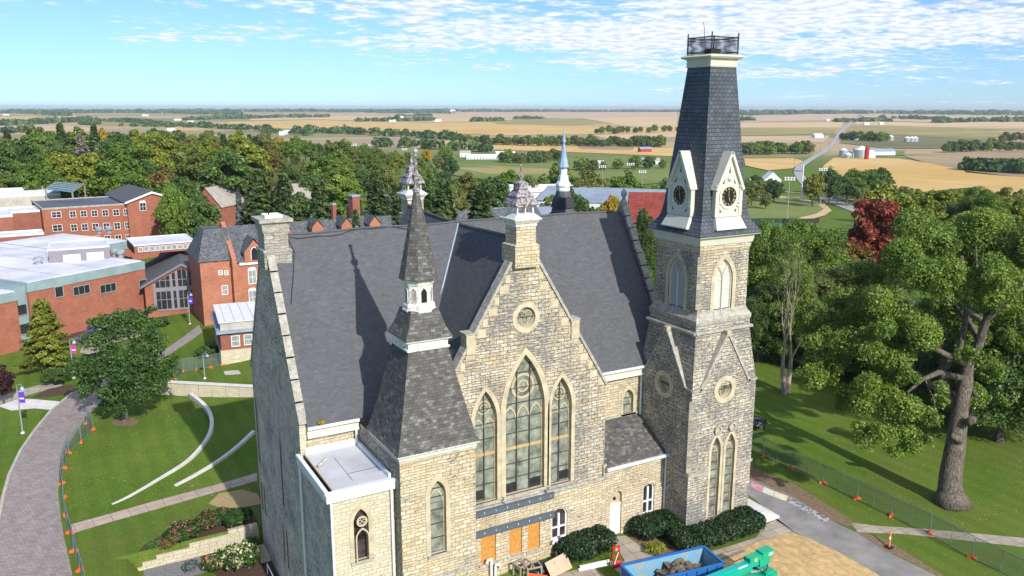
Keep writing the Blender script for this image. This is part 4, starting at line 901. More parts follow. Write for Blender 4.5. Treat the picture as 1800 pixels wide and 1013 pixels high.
for i, (a, b, c_, col) in enumerate((((1322, 847), (1342, 856), 0, (.55, .40, .40)), ((1343, 856), (1362, 864), 0, (.62, .57, .42)), ((1363, 864), (1386, 873), 0, (.66, .55, .22)), ((1387, 874), (1406, 884), 0, (.12, .12, .13)), ((1407, 885), (1428, 896), 0, (.14, .14, .16)), ((1430, 897), (1458, 912), 0, (.10, .10, .12)))):
    A, B = G(a[0], a[1]), G(b[0], b[1]); A2, B2 = G(a[0]+(-4), a[1]+9), G(b[0]-4, b[1]+9); mt = peeling('chalk_drawing', col, (.60, .20, .30) if i == 0 else ((.7, .68, .6) if i < 3 else (.42, .42, .42)), .05, 2.2, .95)
    m.add([(p.x, p.y, .016) for p in (A, A2, B2, B)], ((0, 1, 2, 3),), mt)
o = m.build('chalk_drawings'); tag(o, kind='structure')
for p in o.data.polygons: pass
# far fields, each one lying on the plain
FIELDS = [('f_pink', [(-20, 222), (100, 220), (165, 226), (150, 234), (60, 236), (-20, 238)]), ('f_gold', [(-20, 206), (60, 204), (80, 208), (40, 212), (-20, 212)]), ('f_tan', [(45, 195), (105, 194), (100, 201), (55, 201)]), ('f_gold', [(98, 203), (130, 202), (136, 206), (105, 208)]),
 ('f_vivid', [(182, 211), (210, 207), (250, 207), (243, 213), (205, 214)]), ('f_olive', [(165, 214), (300, 213), (370, 218), (320, 221), (175, 222)]), ('f_gold', [(290, 224), (420, 215), (450, 216), (440, 222), (330, 230), (290, 229)]), ('f_gold', [(268, 232), (325, 234), (320, 241), (290, 240)]), ('f_pink', [(345, 236), (440, 240), (440, 249), (385, 247)]),
 ('f_gold', [(400, 214), (560, 211), (720, 216), (830, 222), (830, 236), (650, 234), (540, 229), (420, 221)]), ('f_tan', [(440, 209), (600, 204), (760, 205), (900, 209), (900, 214), (700, 214), (560, 210), (440, 212)]), ('f_pink', [(560, 199), (665, 197), (668, 202), (565, 204)]), ('f_pink', [(680, 201), (780, 198), (1190, 196), (1190, 205), (1000, 209), (800, 208), (690, 205)]),
 ('f_gold', [(720, 218), (850, 214), (960, 221), (1100, 224), (1190, 226), (1190, 232), (1060, 236), (870, 238), (700, 226)]), ('f_olive', [(850, 212), (1000, 209), (1065, 214), (1010, 221), (880, 219)]), ('f_tan', [(1010, 208), (1190, 205), (1190, 225), (1110, 223), (1060, 214)]), ('f_tan', [(1040, 238), (1190, 232), (1190, 241), (1080, 246)]),
 ('f_gold', [(700, 262), (800, 246), (1000, 252), (1190, 262), (1190, 276), (1000, 268), (800, 262)]), ('f_brown', [(1010, 254), (1115, 258), (1112, 265), (1020, 263)]), ('f_green', [(745, 272), (900, 280), (1100, 276), (1178, 288), (1178, 322), (1000, 334), (770, 305)]), ('f_olive', [(750, 288), (850, 292), (1010, 300), (1000, 308), (860, 306)]),
 ('f_pink', [(1302, 204), (1450, 200), (1512, 201), (1494, 212), (1310, 215)]), ('f_tan', [(1302, 216), (1482, 215), (1478, 225), (1302, 225)]), ('f_olive', [(1302, 226), (1472, 227), (1466, 236), (1302, 239)]), ('f_pink', [(1302, 240), (1460, 239), (1446, 251), (1302, 253)]), ('f_gold', [(1308, 280), (1395, 279), (1412, 284), (1394, 297), (1350, 301), (1310, 292)]),
 ('f_pink', [(1516, 201), (1830, 204), (1830, 212), (1640, 216), (1510, 211)]), ('f_tan', [(1508, 213), (1640, 217), (1830, 213), (1830, 226), (1690, 225), (1500, 219)]), ('f_olive', [(1495, 221), (1690, 226), (1790, 236), (1790, 244), (1600, 238), (1488, 232)]), ('f_dark', [(1486, 234), (1600, 239), (1780, 246), (1740, 262), (1560, 262), (1476, 252)]),
 ('f_gold', [(1448, 292), (1466, 278), (1580, 280), (1690, 296), (1720, 330), (1560, 345), (1432, 325)]), ('f_brown', [(1590, 276), (1700, 268), (1830, 266), (1830, 318), (1700, 302), (1620, 285)]), ('f_gold', [(1695, 305), (1830, 316), (1830, 350), (1725, 340)]), ('f_green', [(1500, 262), (1590, 266), (1590, 274), (1500, 276)])]
for i, (mk, pts) in enumerate(FIELDS): sheet('field', pts, M[mk], .25+.012*i, 40)
strip('country_road', [(1640, 424), (1619, 416), (1581, 397), (1518, 375), (1477, 360), (1439, 345), (1423, 330), (1409, 315), (1400, 304), (1407, 295), (1418, 286), (1433, 277), (1450, 267), (1464, 253), (1472, 242), (1483, 227), (1497, 214), (1507, 204)], [9, 9, 9, 9, 9, 9, 9, 9, 9, 9, 9, 9, 10, 11, 12, 13, 16, 18], M['road'], 6.2-.0, 12) if False else None
strip('country_road', [(1640, 424), (1619, 416), (1581, 397), (1518, 375), (1477, 360), (1439, 345), (1423, 330), (1412, 318), (1405, 309), (1402, 302)], [9, 9, 9, 9, 9, 9, 8, 8, 7, 7], M['road'], .35, 8)
strip('country_road', [(1402, 302), (1406, 295), (1418, 286), (1433, 277), (1450, 267), (1464, 253), (1472, 242), (1483, 227), (1497, 214), (1507, 204)], [7, 7, 7, 7, 8, 8, 9, 10, 12, 14], M['road'], 1.0, 12)
strip('railway_bed', [(1180, 345), (1300, 337), (1380, 338), (1440, 342), (1500, 352), (1560, 360)], 6, M['ballast'], .3, 10)
sheet('ball_field_track', [(1300, 347), (1345, 345), (1405, 348), (1450, 360), (1462, 372), (1450, 380), (1400, 390), (1300, 398)], M['f_tan'], .5, 8)
sheet('ball_field', [(1300, 350), (1345, 348), (1395, 351), (1438, 362), (1448, 370), (1436, 377), (1390, 386), (1300, 394)], M['f_green'], .7, 8)
sheet('sports_turf', [(1300, 396), (1380, 392), (1440, 398), (1420, 430), (1330, 440), (1300, 430)], plain('vivid_green_turf', (.03, .25, .10), .8, .05, .3), .4, 8)
strip('side_road', [(1640, 395), (1590, 388), (1560, 380)], 5, M['concrete'], .6, 8)
# ================================================================== VEGETATION
def leaf_mat(name, cols, trans=.25):
    t = NT(name); a = t.n('ShaderNodeAttribute', attribute_name='tint'); oi = t.n('ShaderNodeObjectInfo')
    f = t.math('ADD', t.math('MULTIPLY', a.outputs['Fac'], .75), t.math('MULTIPLY', oi.outputs['Random'], .25))
    r_ = t.n('ShaderNodeValToRGB', {'Fac': f}); cr = r_.color_ramp
    cr.elements[0].color = c3(*cols[0]); cr.elements[1].color = c3(*cols[-1])
    for i, p in enumerate(cols[1:-1]): e_ = cr.elements.new((i+1)/(len(cols)-1)); e_.color = c3(*p)
    t.fin(r_.outputs[0], .5, .38)
    tr_ = t.n('ShaderNodeBsdfTranslucent', {'Color': r_.outputs[0]}); mx = t.n('ShaderNodeMixShader', {0: trans, 1: t.b.outputs[0], 2: tr_.outputs[0]}); t.t.links.new(mx.outputs[0], t.out.inputs['Surface']); return t.m
LM = {'green': leaf_mat('green_leaves', [(0.050, 0.103, 0.012), (0.103, 0.186, 0.022), (0.193, 0.282, 0.039), (0.317, 0.413, 0.083)]),
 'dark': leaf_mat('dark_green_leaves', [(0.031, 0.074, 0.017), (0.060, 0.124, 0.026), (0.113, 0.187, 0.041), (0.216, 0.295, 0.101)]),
 'yellowgreen': leaf_mat('yellow_green_leaves', [(0.083, 0.127, 0.011), (0.165, 0.220, 0.022), (0.264, 0.297, 0.033), (0.363, 0.363, 0.055)]),
 'olive': leaf_mat('olive_leaves', [(0.073, 0.099, 0.024), (0.132, 0.165, 0.037), (0.198, 0.224, 0.053), (0.277, 0.277, 0.079)]),
 'yellow': leaf_mat('yellow_leaves', [(.22, .17, .015), (.38, .27, .02), (.50, .36, .03), (.58, .44, .05)]),
 'red': leaf_mat('red_autumn_leaves', [(.07, .075, .015), (.22, .05, .03), (.34, .07, .04), (.26, .12, .035)]),
 'rust': leaf_mat('rusty_leaves', [(.08, .08, .018), (.14, .12, .025), (.22, .14, .035), (.16, .15, .03)]),
 'purple': leaf_mat('purple_leaves', [(.03, .012, .015), (.06, .02, .025), (.09, .035, .035)]),
 'conifer': leaf_mat('conifer_needles', [(0.021, 0.051, 0.018), (0.043, 0.084, 0.027), (0.083, 0.128, 0.037), (0.150, 0.188, 0.053)], .1),
 'bluespruce': leaf_mat('blue_spruce_needles', [(.05, .08, .075), (.09, .13, .12), (.15, .19, .18)], .1),
 'goldconifer': leaf_mat('golden_larch_needles', [(.08, .11, .012), (.16, .19, .02), (.25, .26, .035)], .15),
 'grey': leaf_mat('dead_grey_twigs', [(.16, .13, .11), (.24, .20, .17), (.32, .27, .23)], .0),
 'shrub': leaf_mat('shrub_leaves', [(.018, .05, .01), (.035, .085, .015), (.06, .12, .025)]), 'yew': leaf_mat('yew_needles', [(.010, .028, .010), (.018, .045, .014), (.035, .07, .02)], .1),
 'pinkflower': leaf_mat('pink_flower_heads', [(.30, .07, .06), (.45, .14, .10), (.55, .26, .18)]), 'creamflower': leaf_mat('cream_flower_heads', [(.50, .50, .22), (.65, .63, .32), (.72, .70, .44)]), 'peachflower': leaf_mat('peach_flower_heads', [(.40, .22, .12), (.55, .32, .18), (.60, .40, .26)])}
M['deadwood'] = plain('dry_grey_wood', (.30, .25, .20), .95, .2, 3.0)
M['bark'] = plain('grey_bark', (.20, .17, .14), .95, .35, 3.0, bump=.8); M['barkdark'] = plain('dark_bark', (.09, .075, .06), .95, .3, 3.0, bump=.6)
def furrowed():
    t = NT('furrowed_bark'); a = t.noise(t.obj((1, 1, .16)), 9.0, 5, .7); b = t.noise(t.obj(), 1.2, 3, .6)
    col = t.mix(t.rng(a, .38, .6), c3(.055, .045, .036), c3(.26, .22, .18)); col = t.mix(t.rng(b, .4, .7, 0, .4), col, c3(.13, .115, .09)); t.bump(a, 1.0, .15); return t.fin(col, .95, .1)
M['barkpale'] = furrowed()
def leaves(name, pos, nor, size, tint, mat, parent=None, aspect=1.0):
    n = len(pos); rg = np.random.default_rng(n+7); nor = nor/np.linalg.norm(nor, axis=1)[:, None]
    a = np.cross(nor, rg.normal(size=(n, 3))); a /= np.linalg.norm(a, axis=1)[:, None]+1e-9; b = np.cross(nor, a); s = size[:, None]
    bend = nor*s*.25
    V = np.stack([pos-a*s*aspect-bend*.5, pos-b*s*.62+bend*.3, pos+a*s*aspect-bend*.5, pos+b*s*.62+bend*.3], 1).reshape(-1, 3)
    me = bpy.data.meshes.new(name); me.vertices.add(4*n); me.vertices.foreach_set('co', V.ravel()); me.loops.add(4*n); me.loops.foreach_set('vertex_index', np.arange(4*n)); me.polygons.add(n); me.polygons.foreach_set('loop_start', np.arange(n)*4)
    me.materials.append(mat); me.update(); at = me.attributes.new('tint', 'FLOAT', 'FACE'); at.data.foreach_set('value', np.clip(tint, 0, 1).astype(float)); me.validate()
    o = bpy.data.objects.new(name, me); C.objects.link(o)
    if parent: o.parent = parent
    return o
def lobe_leaves(rg, lobes, n, ls, down=.25):
    L = np.array([l[:3] for l in lobes], float); R = np.array([l[3] for l in lobes], float); wgt = R**2/np.sum(R**2)
    k = rg.choice(len(lobes), n, p=wgt); d = rg.normal(size=(n, 3)); d /= np.linalg.norm(d, axis=1)[:, None]
    flip = (d[:, 2] < -.2) & (rg.random(n) > down); d[flip, 2] *= -1
    # sub-clusters on each lobe so that the outline breaks up
    sub = rg.normal(size=(len(lobes), 14, 3)); sub /= np.linalg.norm(sub, axis=2)[:, :, None]; sub[:, :, 2] = np.abs(sub[:, :, 2])*1.0-.25
    q = sub[k, rg.integers(0, 14, n)]; mixv = d*.62+q*.75; mixv /= np.linalg.norm(mixv, axis=1)[:, None]
    rr = R[k]*(.62+.46*rg.random(n)**.6)*(1+.22*np.einsum('ij,ij->i', mixv, q)**3)
    zsq = np.array([1, 1, .9]); pos = L[k]+mixv*rr[:, None]*zsq
    nor = mixv+rg.normal(size=(n, 3))*.8+np.array([0, 0, .35]); lt = rg.random(len(lobes))
    return pos, nor, ls*(.6+.8*rg.random(n)), .55*rg.random(n)+.45*lt[k]
def split_lobes(rg, lobes, k=6):
    out = []
    for x, y, z, r in lobes:
        for i in range(k):
            d = rg.normal(size=3); d /= np.linalg.norm(d); q = r*(.45+.35*rg.random()); out.append((x+d[0]*q, y+d[1]*q, z+d[2]*q*.9, r*(.30+.26*rg.random())))
        out.append((x, y, z, r*.6))
    return out
def tree_lobes(rg, rx, rz, cz, nl, shape='round'):
    out = []
    for i in range(nl):
        h = 1-2*(i+.5)/nl; a = i*2.399963+rg.random()*.5; rr = math.sqrt(1-h*h); k = .50+.28*rg.random()
        if shape == 'column': x, y = rr*math.cos(a)*k*rx, rr*math.sin(a)*k*rx
        else: x, y = rr*math.cos(a)*k*rx*(1.08 if h < .3 else 1), rr*math.sin(a)*k*rx
        out.append((x, y, cz+h*k*rz*1.15, rx*(.30+.16*rg.random())))
    out.append((0, 0, cz, rx*.45)); return out
def deciduous(name, seed, rx, H, mat, n, ls, base=.22, bark='barkdark', nl=22, shape='round', simple=False, split=4):
    rg = np.random.default_rng(seed); root = thing(name, None, 'tree'); rz = H*(1-base)/2; cz = H-rz*.98
    lobes = tree_lobes(rg, rx, rz, cz, nl, shape)
    p, nn, s, t = lobe_leaves(rg, split_lobes(rg, lobes, split) if not simple else lobes, n, ls, .45); leaves('crown', p, nn, s, t, LM[mat], root)
    m = MB(); r0 = H*.022+.05; top = (rg.normal()*.3, rg.normal()*.3, cz); m.tube([(0, 0, -.6), (0, 0, .2), (.1, 0, H*base), top], [r0*1.5, r0*1.15, r0*.9, r0*.4], M[bark], 7)
    if not simple:
        for l in lobes[:min(12, nl)]: m.tube([(.05, 0, H*base*.9+rg.random()*H*.15), (l[0]*.45, l[1]*.45, l[2]*.75+H*.08), (l[0], l[1], l[2])], [r0*.5, r0*.3, r0*.08], M[bark], 5)
    m.build('trunk', root, local=True); return root
def conifer(name, seed, R, H, mat, n, ls, base=.06, droop=.25, bark='barkdark', dens=1.0):
    rg = np.random.default_rng(seed); root = thing(name, None, 'tree'); nb = int(H*9); P, N_, S, T = [], [], [], []
    m = MB(); m.tube([(0, 0, -.5), (0, 0, H*.5), (0, 0, H*.97)], [H*.02+.05, H*.012, .02], M[bark], 6)
    per = max(6, n//nb)
    for i in range(nb):
        h = base+(1-base)*(i/nb)**.95; a = i*2.4+rg.random(); ln = R*(1-h)**.8*(.72+.45*rg.random())+.15; tt = np.sqrt(rg.random(per)); jit = rg.normal(size=(per, 3))*np.array([.10, .10, .05])*R*.9
        pos = np.stack([np.cos(a)*ln*tt, np.sin(a)*ln*tt, H*h+ln*tt*(-droop)+ln*tt**2*droop*.8], 1)+jit*(.3+.7*(1-tt[:, None])+.2); P.append(pos)
        N_.append(np.stack([np.cos(a)*np.ones(per)*.6, np.sin(a)*np.ones(per)*.6, np.ones(per)], 1)+rg.normal(size=(per, 3))*.4); S.append(ls*(.6+.7*rg.random(per))); T.append(.35*rg.random(per)+.65*rg.random())
        if i % 3 == 0: m.tube([(0, 0, H*h), (math.cos(a)*ln*.8, math.sin(a)*ln*.8, H*h-ln*.8*droop*.5)], [.04, .012], M[bark], 3, False)
    leaves('crown', np.concatenate(P), np.concatenate(N_), np.concatenate(S), np.concatenate(T), LM[mat], root, 1.3); m.build('trunk', root, local=True); return root
def bare_tree(name, seed, H, R, mat='bark', leafy=None, depth=6):
    rg = random.Random(seed); root = thing(name, None, 'tree'); m = MB()
    def grow(p, d, ln, r, k):
        pts = [p]; rad = [r]
        for i in range(3):
            d = (d+Vector((rg.gauss(0, .10), rg.gauss(0, .10), rg.gauss(.05, .05)))).normalized(); p = p+d*(ln/3); pts.append(p); rad.append(r*(1-.22*(i+1)))
        m.tube(pts, rad, M[mat], 5 if k > 3 else 3, False)
        if k <= 0: return
        for j in range(3 if k > 1 else 3):
            dd = (d+Vector((rg.gauss(0, .38), rg.gauss(0, .38), rg.gauss(.05, .22)))).normalized(); grow(pts[-1-(j % 2)], dd, ln*rg.uniform(.62, .85), rad[-1]*.8, k-1)
    for s_ in range(2): grow(Vector((.25*(s_*2-1), .15*s_, 0)), Vector((.10*(s_*2-1), 0, 1)).normalized(), H*.30, H*.016+.08, depth-1)
    m.build('trunk', root, local=True); return root
PROTO = {}
def proto(k):
    if k in PROTO: return PROTO[k]
    D_ = dict(green0=lambda: deciduous('leafy_tree', 1, 5.6, 15, 'green', 11050, .31), green1=lambda: deciduous('leafy_tree', 2, 5.0, 15, 'green', 11050, .31, nl=18), green2=lambda: deciduous('leafy_tree', 33, 6.4, 15, 'green', 12750, .31, nl=30),
     dark0=lambda: deciduous('leafy_tree', 3, 5.6, 15, 'dark', 11050, .31), dark1=lambda: deciduous('leafy_tree', 4, 5.0, 15, 'dark', 11050, .31, nl=16), yg0=lambda: deciduous('leafy_tree', 5, 5.2, 15, 'yellowgreen', 10200, .31), yg1=lambda: deciduous('leafy_tree', 6, 4.6, 15, 'yellowgreen', 10200, .31, nl=16),
     olive0=lambda: deciduous('leafy_tree', 7, 5.4, 15, 'olive', 10200, .31), olive1=lambda: deciduous('leafy_tree', 8, 4.8, 15, 'olive', 10200, .31, nl=18), yellow0=lambda: deciduous('autumn_tree', 9, 4.8, 15, 'yellow', 8500, .31), red0=lambda: deciduous('autumn_tree', 10, 4.6, 15, 'red', 11900, .31, base=.12), rust0=lambda: deciduous('autumn_tree', 11, 4.8, 15, 'rust', 10200, .31),
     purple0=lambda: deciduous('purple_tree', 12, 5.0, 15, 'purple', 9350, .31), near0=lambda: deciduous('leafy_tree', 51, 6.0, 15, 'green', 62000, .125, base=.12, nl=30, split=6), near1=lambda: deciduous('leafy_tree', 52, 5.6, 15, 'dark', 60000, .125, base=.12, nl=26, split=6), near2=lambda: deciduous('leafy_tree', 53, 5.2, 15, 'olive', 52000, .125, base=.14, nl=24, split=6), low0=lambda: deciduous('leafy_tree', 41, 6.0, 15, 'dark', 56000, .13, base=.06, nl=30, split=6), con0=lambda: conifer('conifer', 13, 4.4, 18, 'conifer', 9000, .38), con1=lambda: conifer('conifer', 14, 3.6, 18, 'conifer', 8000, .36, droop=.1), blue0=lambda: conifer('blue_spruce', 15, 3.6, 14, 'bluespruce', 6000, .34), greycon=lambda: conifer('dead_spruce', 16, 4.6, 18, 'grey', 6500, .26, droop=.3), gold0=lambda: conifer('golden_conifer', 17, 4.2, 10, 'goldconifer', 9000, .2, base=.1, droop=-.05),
     fgreen=lambda: deciduous('distant_tree', 21, 7.4, 15, 'green', 2200, .8, base=.04, nl=18, simple=True), fdark=lambda: deciduous('distant_tree', 22, 6.8, 15, 'dark', 2200, .8, base=.03, nl=15, simple=True), folive=lambda: deciduous('distant_tree', 23, 7.0, 15, 'olive', 2200, .8, base=.05, nl=13, simple=True))
    r_ = D_[k](); PROTO[k] = [r_, False]; index_kids(); return PROTO[k]
HH = dict(con0=18, con1=18, greycon=18, blue0=14, gold0=10); RR = dict(green0=5.6, green1=5, green2=6.4, dark0=5.6, dark1=5, yg0=5.2, yg1=4.6, olive0=5.4, olive1=4.8, yellow0=4.8, red0=4.6, rust0=4.8, purple0=5, low0=6.0, near0=6.0, near1=5.6, near2=5.2, con0=4.4, con1=3.6, blue0=3.6, greycon=4.6, gold0=4.2, fgreen=6, fdark=6, folive=6)
trees_made = [0]
def plant(k, u, vtop, D, label, group=None, wpx=None, squash=None):
    pr_ = proto(k); P = at_depth(u, vtop, D); zb = terr(P.x, P.y); h = P.z-zb
    if h < 2: h = 2
    if h > 27: h = 27
    o = pr_[0] if not pr_[1] else copy_tree(pr_[0]); pr_[1] = True; trees_made[0] += 1
    sz = h/HH.get(k, 15); sx = (wpx/2*D/F_PX/RR[k]) if wpx else sz*(squash or random.uniform(.9, 1.2))
    o.location = (P.x, P.y, zb); o.rotation_euler = (0, 0, random.uniform(0, 6.28)); o.scale = (sx, sx, sz); o['label'] = label; o['category'] = 'tree'
    if group: o['group'] = group
    return o
# --- single trees near the chapel
def lobes_from_px(base, D0, spec, rg, spread=4.0):
    out = []
    for (u, v, rp, dd) in spec:
        P = at_depth(u, v, D0+dd); out.append((P.x-base.x, P.y-base.y, P.z-base.z, rp*(D0+dd)/F_PX))
    return out
def traced_tree(name, bu, bv, spec, mat, n, ls, bark, label, trunk_r, limbs, seed=1):
    base = G(bu, bv); D0 = float(np.dot(np.array(base)-CAM, _fw)); rg = np.random.default_rng(seed); root = thing(name, label, 'tree', tuple(base))
    lobes = lobes_from_px(base, D0, spec, rg); lobes += [(x+rg.normal()*r*.62, y+rg.normal()*r*.8+r*.3, z+rg.normal()*r*.42, r*(.3+.4*rg.random())) for x, y, z, r in list(lobes) for q in range(3)]
    p, nn, s, t = lobe_leaves(rg, split_lobes(rg, lobes, 7), n, ls, .6)
    leaves('crown', p, nn, s, t, LM[mat], root); m = MB()
    for path, r0, r1 in limbs:
        pts = []
        for (u, v, dd) in path: P = at_depth(u, v, D0+dd); pts.append(Vector((P.x-base.x, P.y-base.y, P.z-base.z)))
        k = len(pts); m.tube(pts, [r0+(r1-r0)*(i/(k-1)) for i in range(k)], M[bark], 10 if r0 > .5 else 6)
    m.build('trunk', root, local=True, smooth=True); return root, lobes, base, D0
oak_spec = [(1645, 425, 52, 2), (1700, 410, 58, 4), (1758, 432, 60, 2), (1815, 450, 60, 0), (1592, 470, 50, 0), (1655, 490, 58, -3), (1735, 505, 60, -3), (1800, 530, 55, 1), (1555, 545, 50, -2), (1615, 575, 46, -4), (1500, 545, 44, 3), (1470, 600, 46, 2), (1518, 610, 44, -3), (1455, 655, 38, 0), (1520, 690, 42, -4), (1580, 715, 38, -5), (1545, 770, 34, -5), (1598, 780, 28, -5), (1625, 730, 30, -4), (1575, 645, 44, -3), (1735, 640, 30, -4), (1705, 590, 40, 3), (1780, 600, 26, 4), (1722, 700, 26, 3), (1530, 480, 42, 5), (1680, 560, 40, 4), (1850, 560, 40, 3), (1610, 400, 36, 6), (1450, 570, 30, 4)]
oak_limbs = [([(1668, 905, 0), (1668, 880, 0), (1672, 830, 0), (1680, 780, 0), (1686, 735, 0), (1692, 695, 0), (1698, 660, 0), (1704, 630, 0)], 1.14, .40), ([(1672, 889, 0), (1671, 862, 0)], 1.75, 1.08), ([(1690, 720, 0), (1698, 680, 0), (1702, 640, 0), (1722, 600, -1), (1735, 560, -2), (1790, 510, -4), (1830, 470, -4)], .62, .18), ([(1688, 730, 0), (1665, 690, 1), (1655, 650, 1), (1690, 610, 0), (1700, 540, 0), (1690, 450, 0)], .5, .15), ([(1690, 665, 0), (1650, 655, -2), (1620, 668, -4), (1595, 690, -5)], .34, .1),
 ([(1700, 640, 0), (1665, 625, -2), (1620, 600, -4), (1590, 575, -4)], .36, .12), ([(1722, 600, -1), (1700, 560, 2), (1640, 500, 3), (1600, 440, 4)], .35, .1), ([(1735, 555, -2), (1720, 520, 0), (1715, 430, 1)], .25, .07), ([(1655, 690, 1), (1590, 640, 2), (1520, 600, 2), (1470, 590, 2)], .3, .08), ([(1625, 665, -4), (1640, 700, -4), (1648, 735, -4)], .08, .03), ([(1700, 745, -1), (1712, 735, -1.6)], .42, .3), ([(1688, 775, -.8), (1672, 765, -1.3)], .35, .25), ([(1705, 690, 0), (1722, 698, -1)], .25, .12), ([(1725, 560, -3), (1700, 545, -3), (1690, 530, -3)], .2, .1)]
traced_tree('old_oak', 1672, 885, oak_spec, 'green', 210000, .11, 'barkpale', 'huge old oak with a thick knobbly pale trunk on the right-hand lawn', 1.3, oak_limbs, 5)
mag_spec = [(222, 585, 40, 0), (180, 600, 32, -1), (262, 605, 32, 0), (200, 640, 42, -2), (250, 640, 40, -2), (165, 650, 30, 0), (285, 655, 26, 0), (222, 670, 42, -3), (160, 680, 22, 1), (275, 680, 24, -1), (190, 695, 26, -2), (245, 560, 20, 1), (205, 562, 22, 0), (185, 712, 14, -1), (140, 660, 16, 0), (300, 640, 14, 0)]
traced_tree('round_tree', 219, 740, mag_spec, 'dark', 30000, .15, 'bark', 'dense dark green round-topped tree on the lawn left of the chapel', .3, [([(219, 744, 0), (220, 715, 0), (222, 680, 0), (222, 600, 0)], .42, .12), ([(220, 705, 0), (195, 670, 0), (180, 620, 0)], .2, .06), ([(221, 700, 0), (250, 660, 0), (265, 620, 0)], .2, .06)], 6)
random.seed(5)
def single(k, u, v, D, label, w=None, vb=None): return plant(k, u, v, D, label, None, w)
dp = lambda u, v: float(np.dot(np.array(G(u, v))-CAM, _fw))
single('gold0', 72, 530, dp(72, 664), 'yellow-green feathery conifer on the lawn in front of the brick hall', 112)
single('dark1', 135, 533, dp(135, 577), 'low dark spreading tree against the long brick wall, near the patio', 64)
single('dark0', 98, 648, dp(98, 678), 'small clipped round-headed tree beside the yellow-green conifer', 54)
single('purple0', -2, 645, dp(-2, 715), 'reddish brown shrub-like tree cut by the left edge of the photo', 44)
o = single('gold0', 170, 545, dp(170, 575), 'small spreading bush tree against the brick wall', 40); bpy.data.objects.remove(o, do_unlink=True) if False else None
o['label'] = 'small golden green conifer right of the dark spreading tree by the wall'
bt = bare_tree('bare_tree', 3, 21, 5, 'deadwood'); b0 = G(1381, 692); bt.location = b0; bt['label'] = 'leafless grey tree with thin upright branches right of the clock tower'; bt['category'] = 'tree'
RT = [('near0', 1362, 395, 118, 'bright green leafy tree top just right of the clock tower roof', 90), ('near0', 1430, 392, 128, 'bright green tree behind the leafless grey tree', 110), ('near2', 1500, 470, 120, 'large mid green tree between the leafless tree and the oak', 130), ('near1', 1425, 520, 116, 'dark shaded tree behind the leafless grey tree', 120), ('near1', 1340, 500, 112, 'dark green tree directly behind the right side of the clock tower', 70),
 ('near0', 1570, 520, 108, 'mid green tree behind the left side of the oak', 130), ('rust0', 1502, 415, 150, 'rusty green and orange tree below the red maple', 70), ('red0', 1546, 338, 150, 'red-topped maple beside the country road', 88), ('near2', 1540, 405, 165, 'olive tree with orange patches under the red maple', 90), ('near1', 1655, 640, 120, 'dark tree behind the trunk of the oak', 150), ('near1', 1775, 560, 112, 'deep shaded tree at the right edge behind the oak', 180), ('near1', 1850, 520, 100, 'shaded tree cut by the right edge of the photo', 160), ('con0', 1500, 600, 112, 'shadowy evergreen deep in the trees behind the oak', 110), ('con1', 1610, 600, 118, 'second shadowy evergreen behind the oak, nearer its trunk', 100),
 ('yellow0', 1712, 375, 150, 'yellow-tinged tree top showing above the oak', 60), ('near0', 1685, 392, 140, 'yellow green tree crown against the top of the oak', 110), ('purple0', 1655, 350, 225, 'dark purple tree in the row behind the oak', 50), ('purple0', 1690, 358, 232, 'smaller reddish purple tree right of the dark purple one', 34), ('blue0', 1380, 385, 190, 'small dark spruce beside the ball field fence', 22), ('blue0', 1481, 402, 190, 'tiny blue spruce on the grass left of the red maple', 20)]
for k, u, v, D, lb, w_ in RT: single(k, u, v, D, lb, w_*(1.45 if D < 130 else 1.15))
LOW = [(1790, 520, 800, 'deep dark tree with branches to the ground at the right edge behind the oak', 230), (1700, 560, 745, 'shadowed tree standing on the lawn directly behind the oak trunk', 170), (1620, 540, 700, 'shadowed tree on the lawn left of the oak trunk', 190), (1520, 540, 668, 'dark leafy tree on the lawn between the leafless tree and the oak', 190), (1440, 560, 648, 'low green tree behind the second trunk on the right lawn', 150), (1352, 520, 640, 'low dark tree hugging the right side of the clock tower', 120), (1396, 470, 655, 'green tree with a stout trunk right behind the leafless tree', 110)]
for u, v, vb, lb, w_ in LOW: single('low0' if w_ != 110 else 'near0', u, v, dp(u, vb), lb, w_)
single('low0', 1132, 384, 112, 'dark tree squeezed in front of the red-roofed building', 74)
BR = [('green', 1460, 308, 350), ('dark0', 1440, 306, 420), ('green1', 1480, 300, 400), ('yg0', 1492, 303, 330), ('green0', 1510, 306, 330)]
LT = [('greycon', 141, 236, 330, 'dead grey-brown spruce standing among the green trees at the left', 56), ('con1', 163, 214, 345, 'tall dark pine above the dead grey spruce', 40), ('con0', 105, 218, 370, 'tall dark pine left of the dead grey spruce', 44), ('yellow0', 182, 226, 360, 'tall bright yellow tree right of the tall pine', 36), ('yellow0', 196, 248, 350, 'lower bright yellow tree at the foot of the taller yellow one', 34), ('red0', 393, 268, 300, 'tree with a small red top left of the pale roofed hall', 20), ('rust0', 405, 275, 250, 'tree turning rusty green in front of the pale roofed hall', 70), ('dark0', 314, 312, 200, 'big dense dark green tree right of the gabled brick building', 96), ('green2', 298, 328, 190, 'broad green tree touching the gabled brick building', 56), ('dark1', 355, 345, 180, 'smaller dark tree in front of the pale roofed hall', 60), ('blue0', 418, 335, 175, 'blue grey spruce beside the seminary roof', 34), ('con0', 452, 300, 172, 'large dark conifer behind the stone chimney', 96), ('con1', 497, 310, 168, 'dark pine just right of the stone chimney', 70), ('green0', 225, 300, 235, 'dark leafy tree behind the gabled brick roof', 80)]
for k, u, v, D, lb, w_ in LT: single(k, u, v, D, lb, w_)
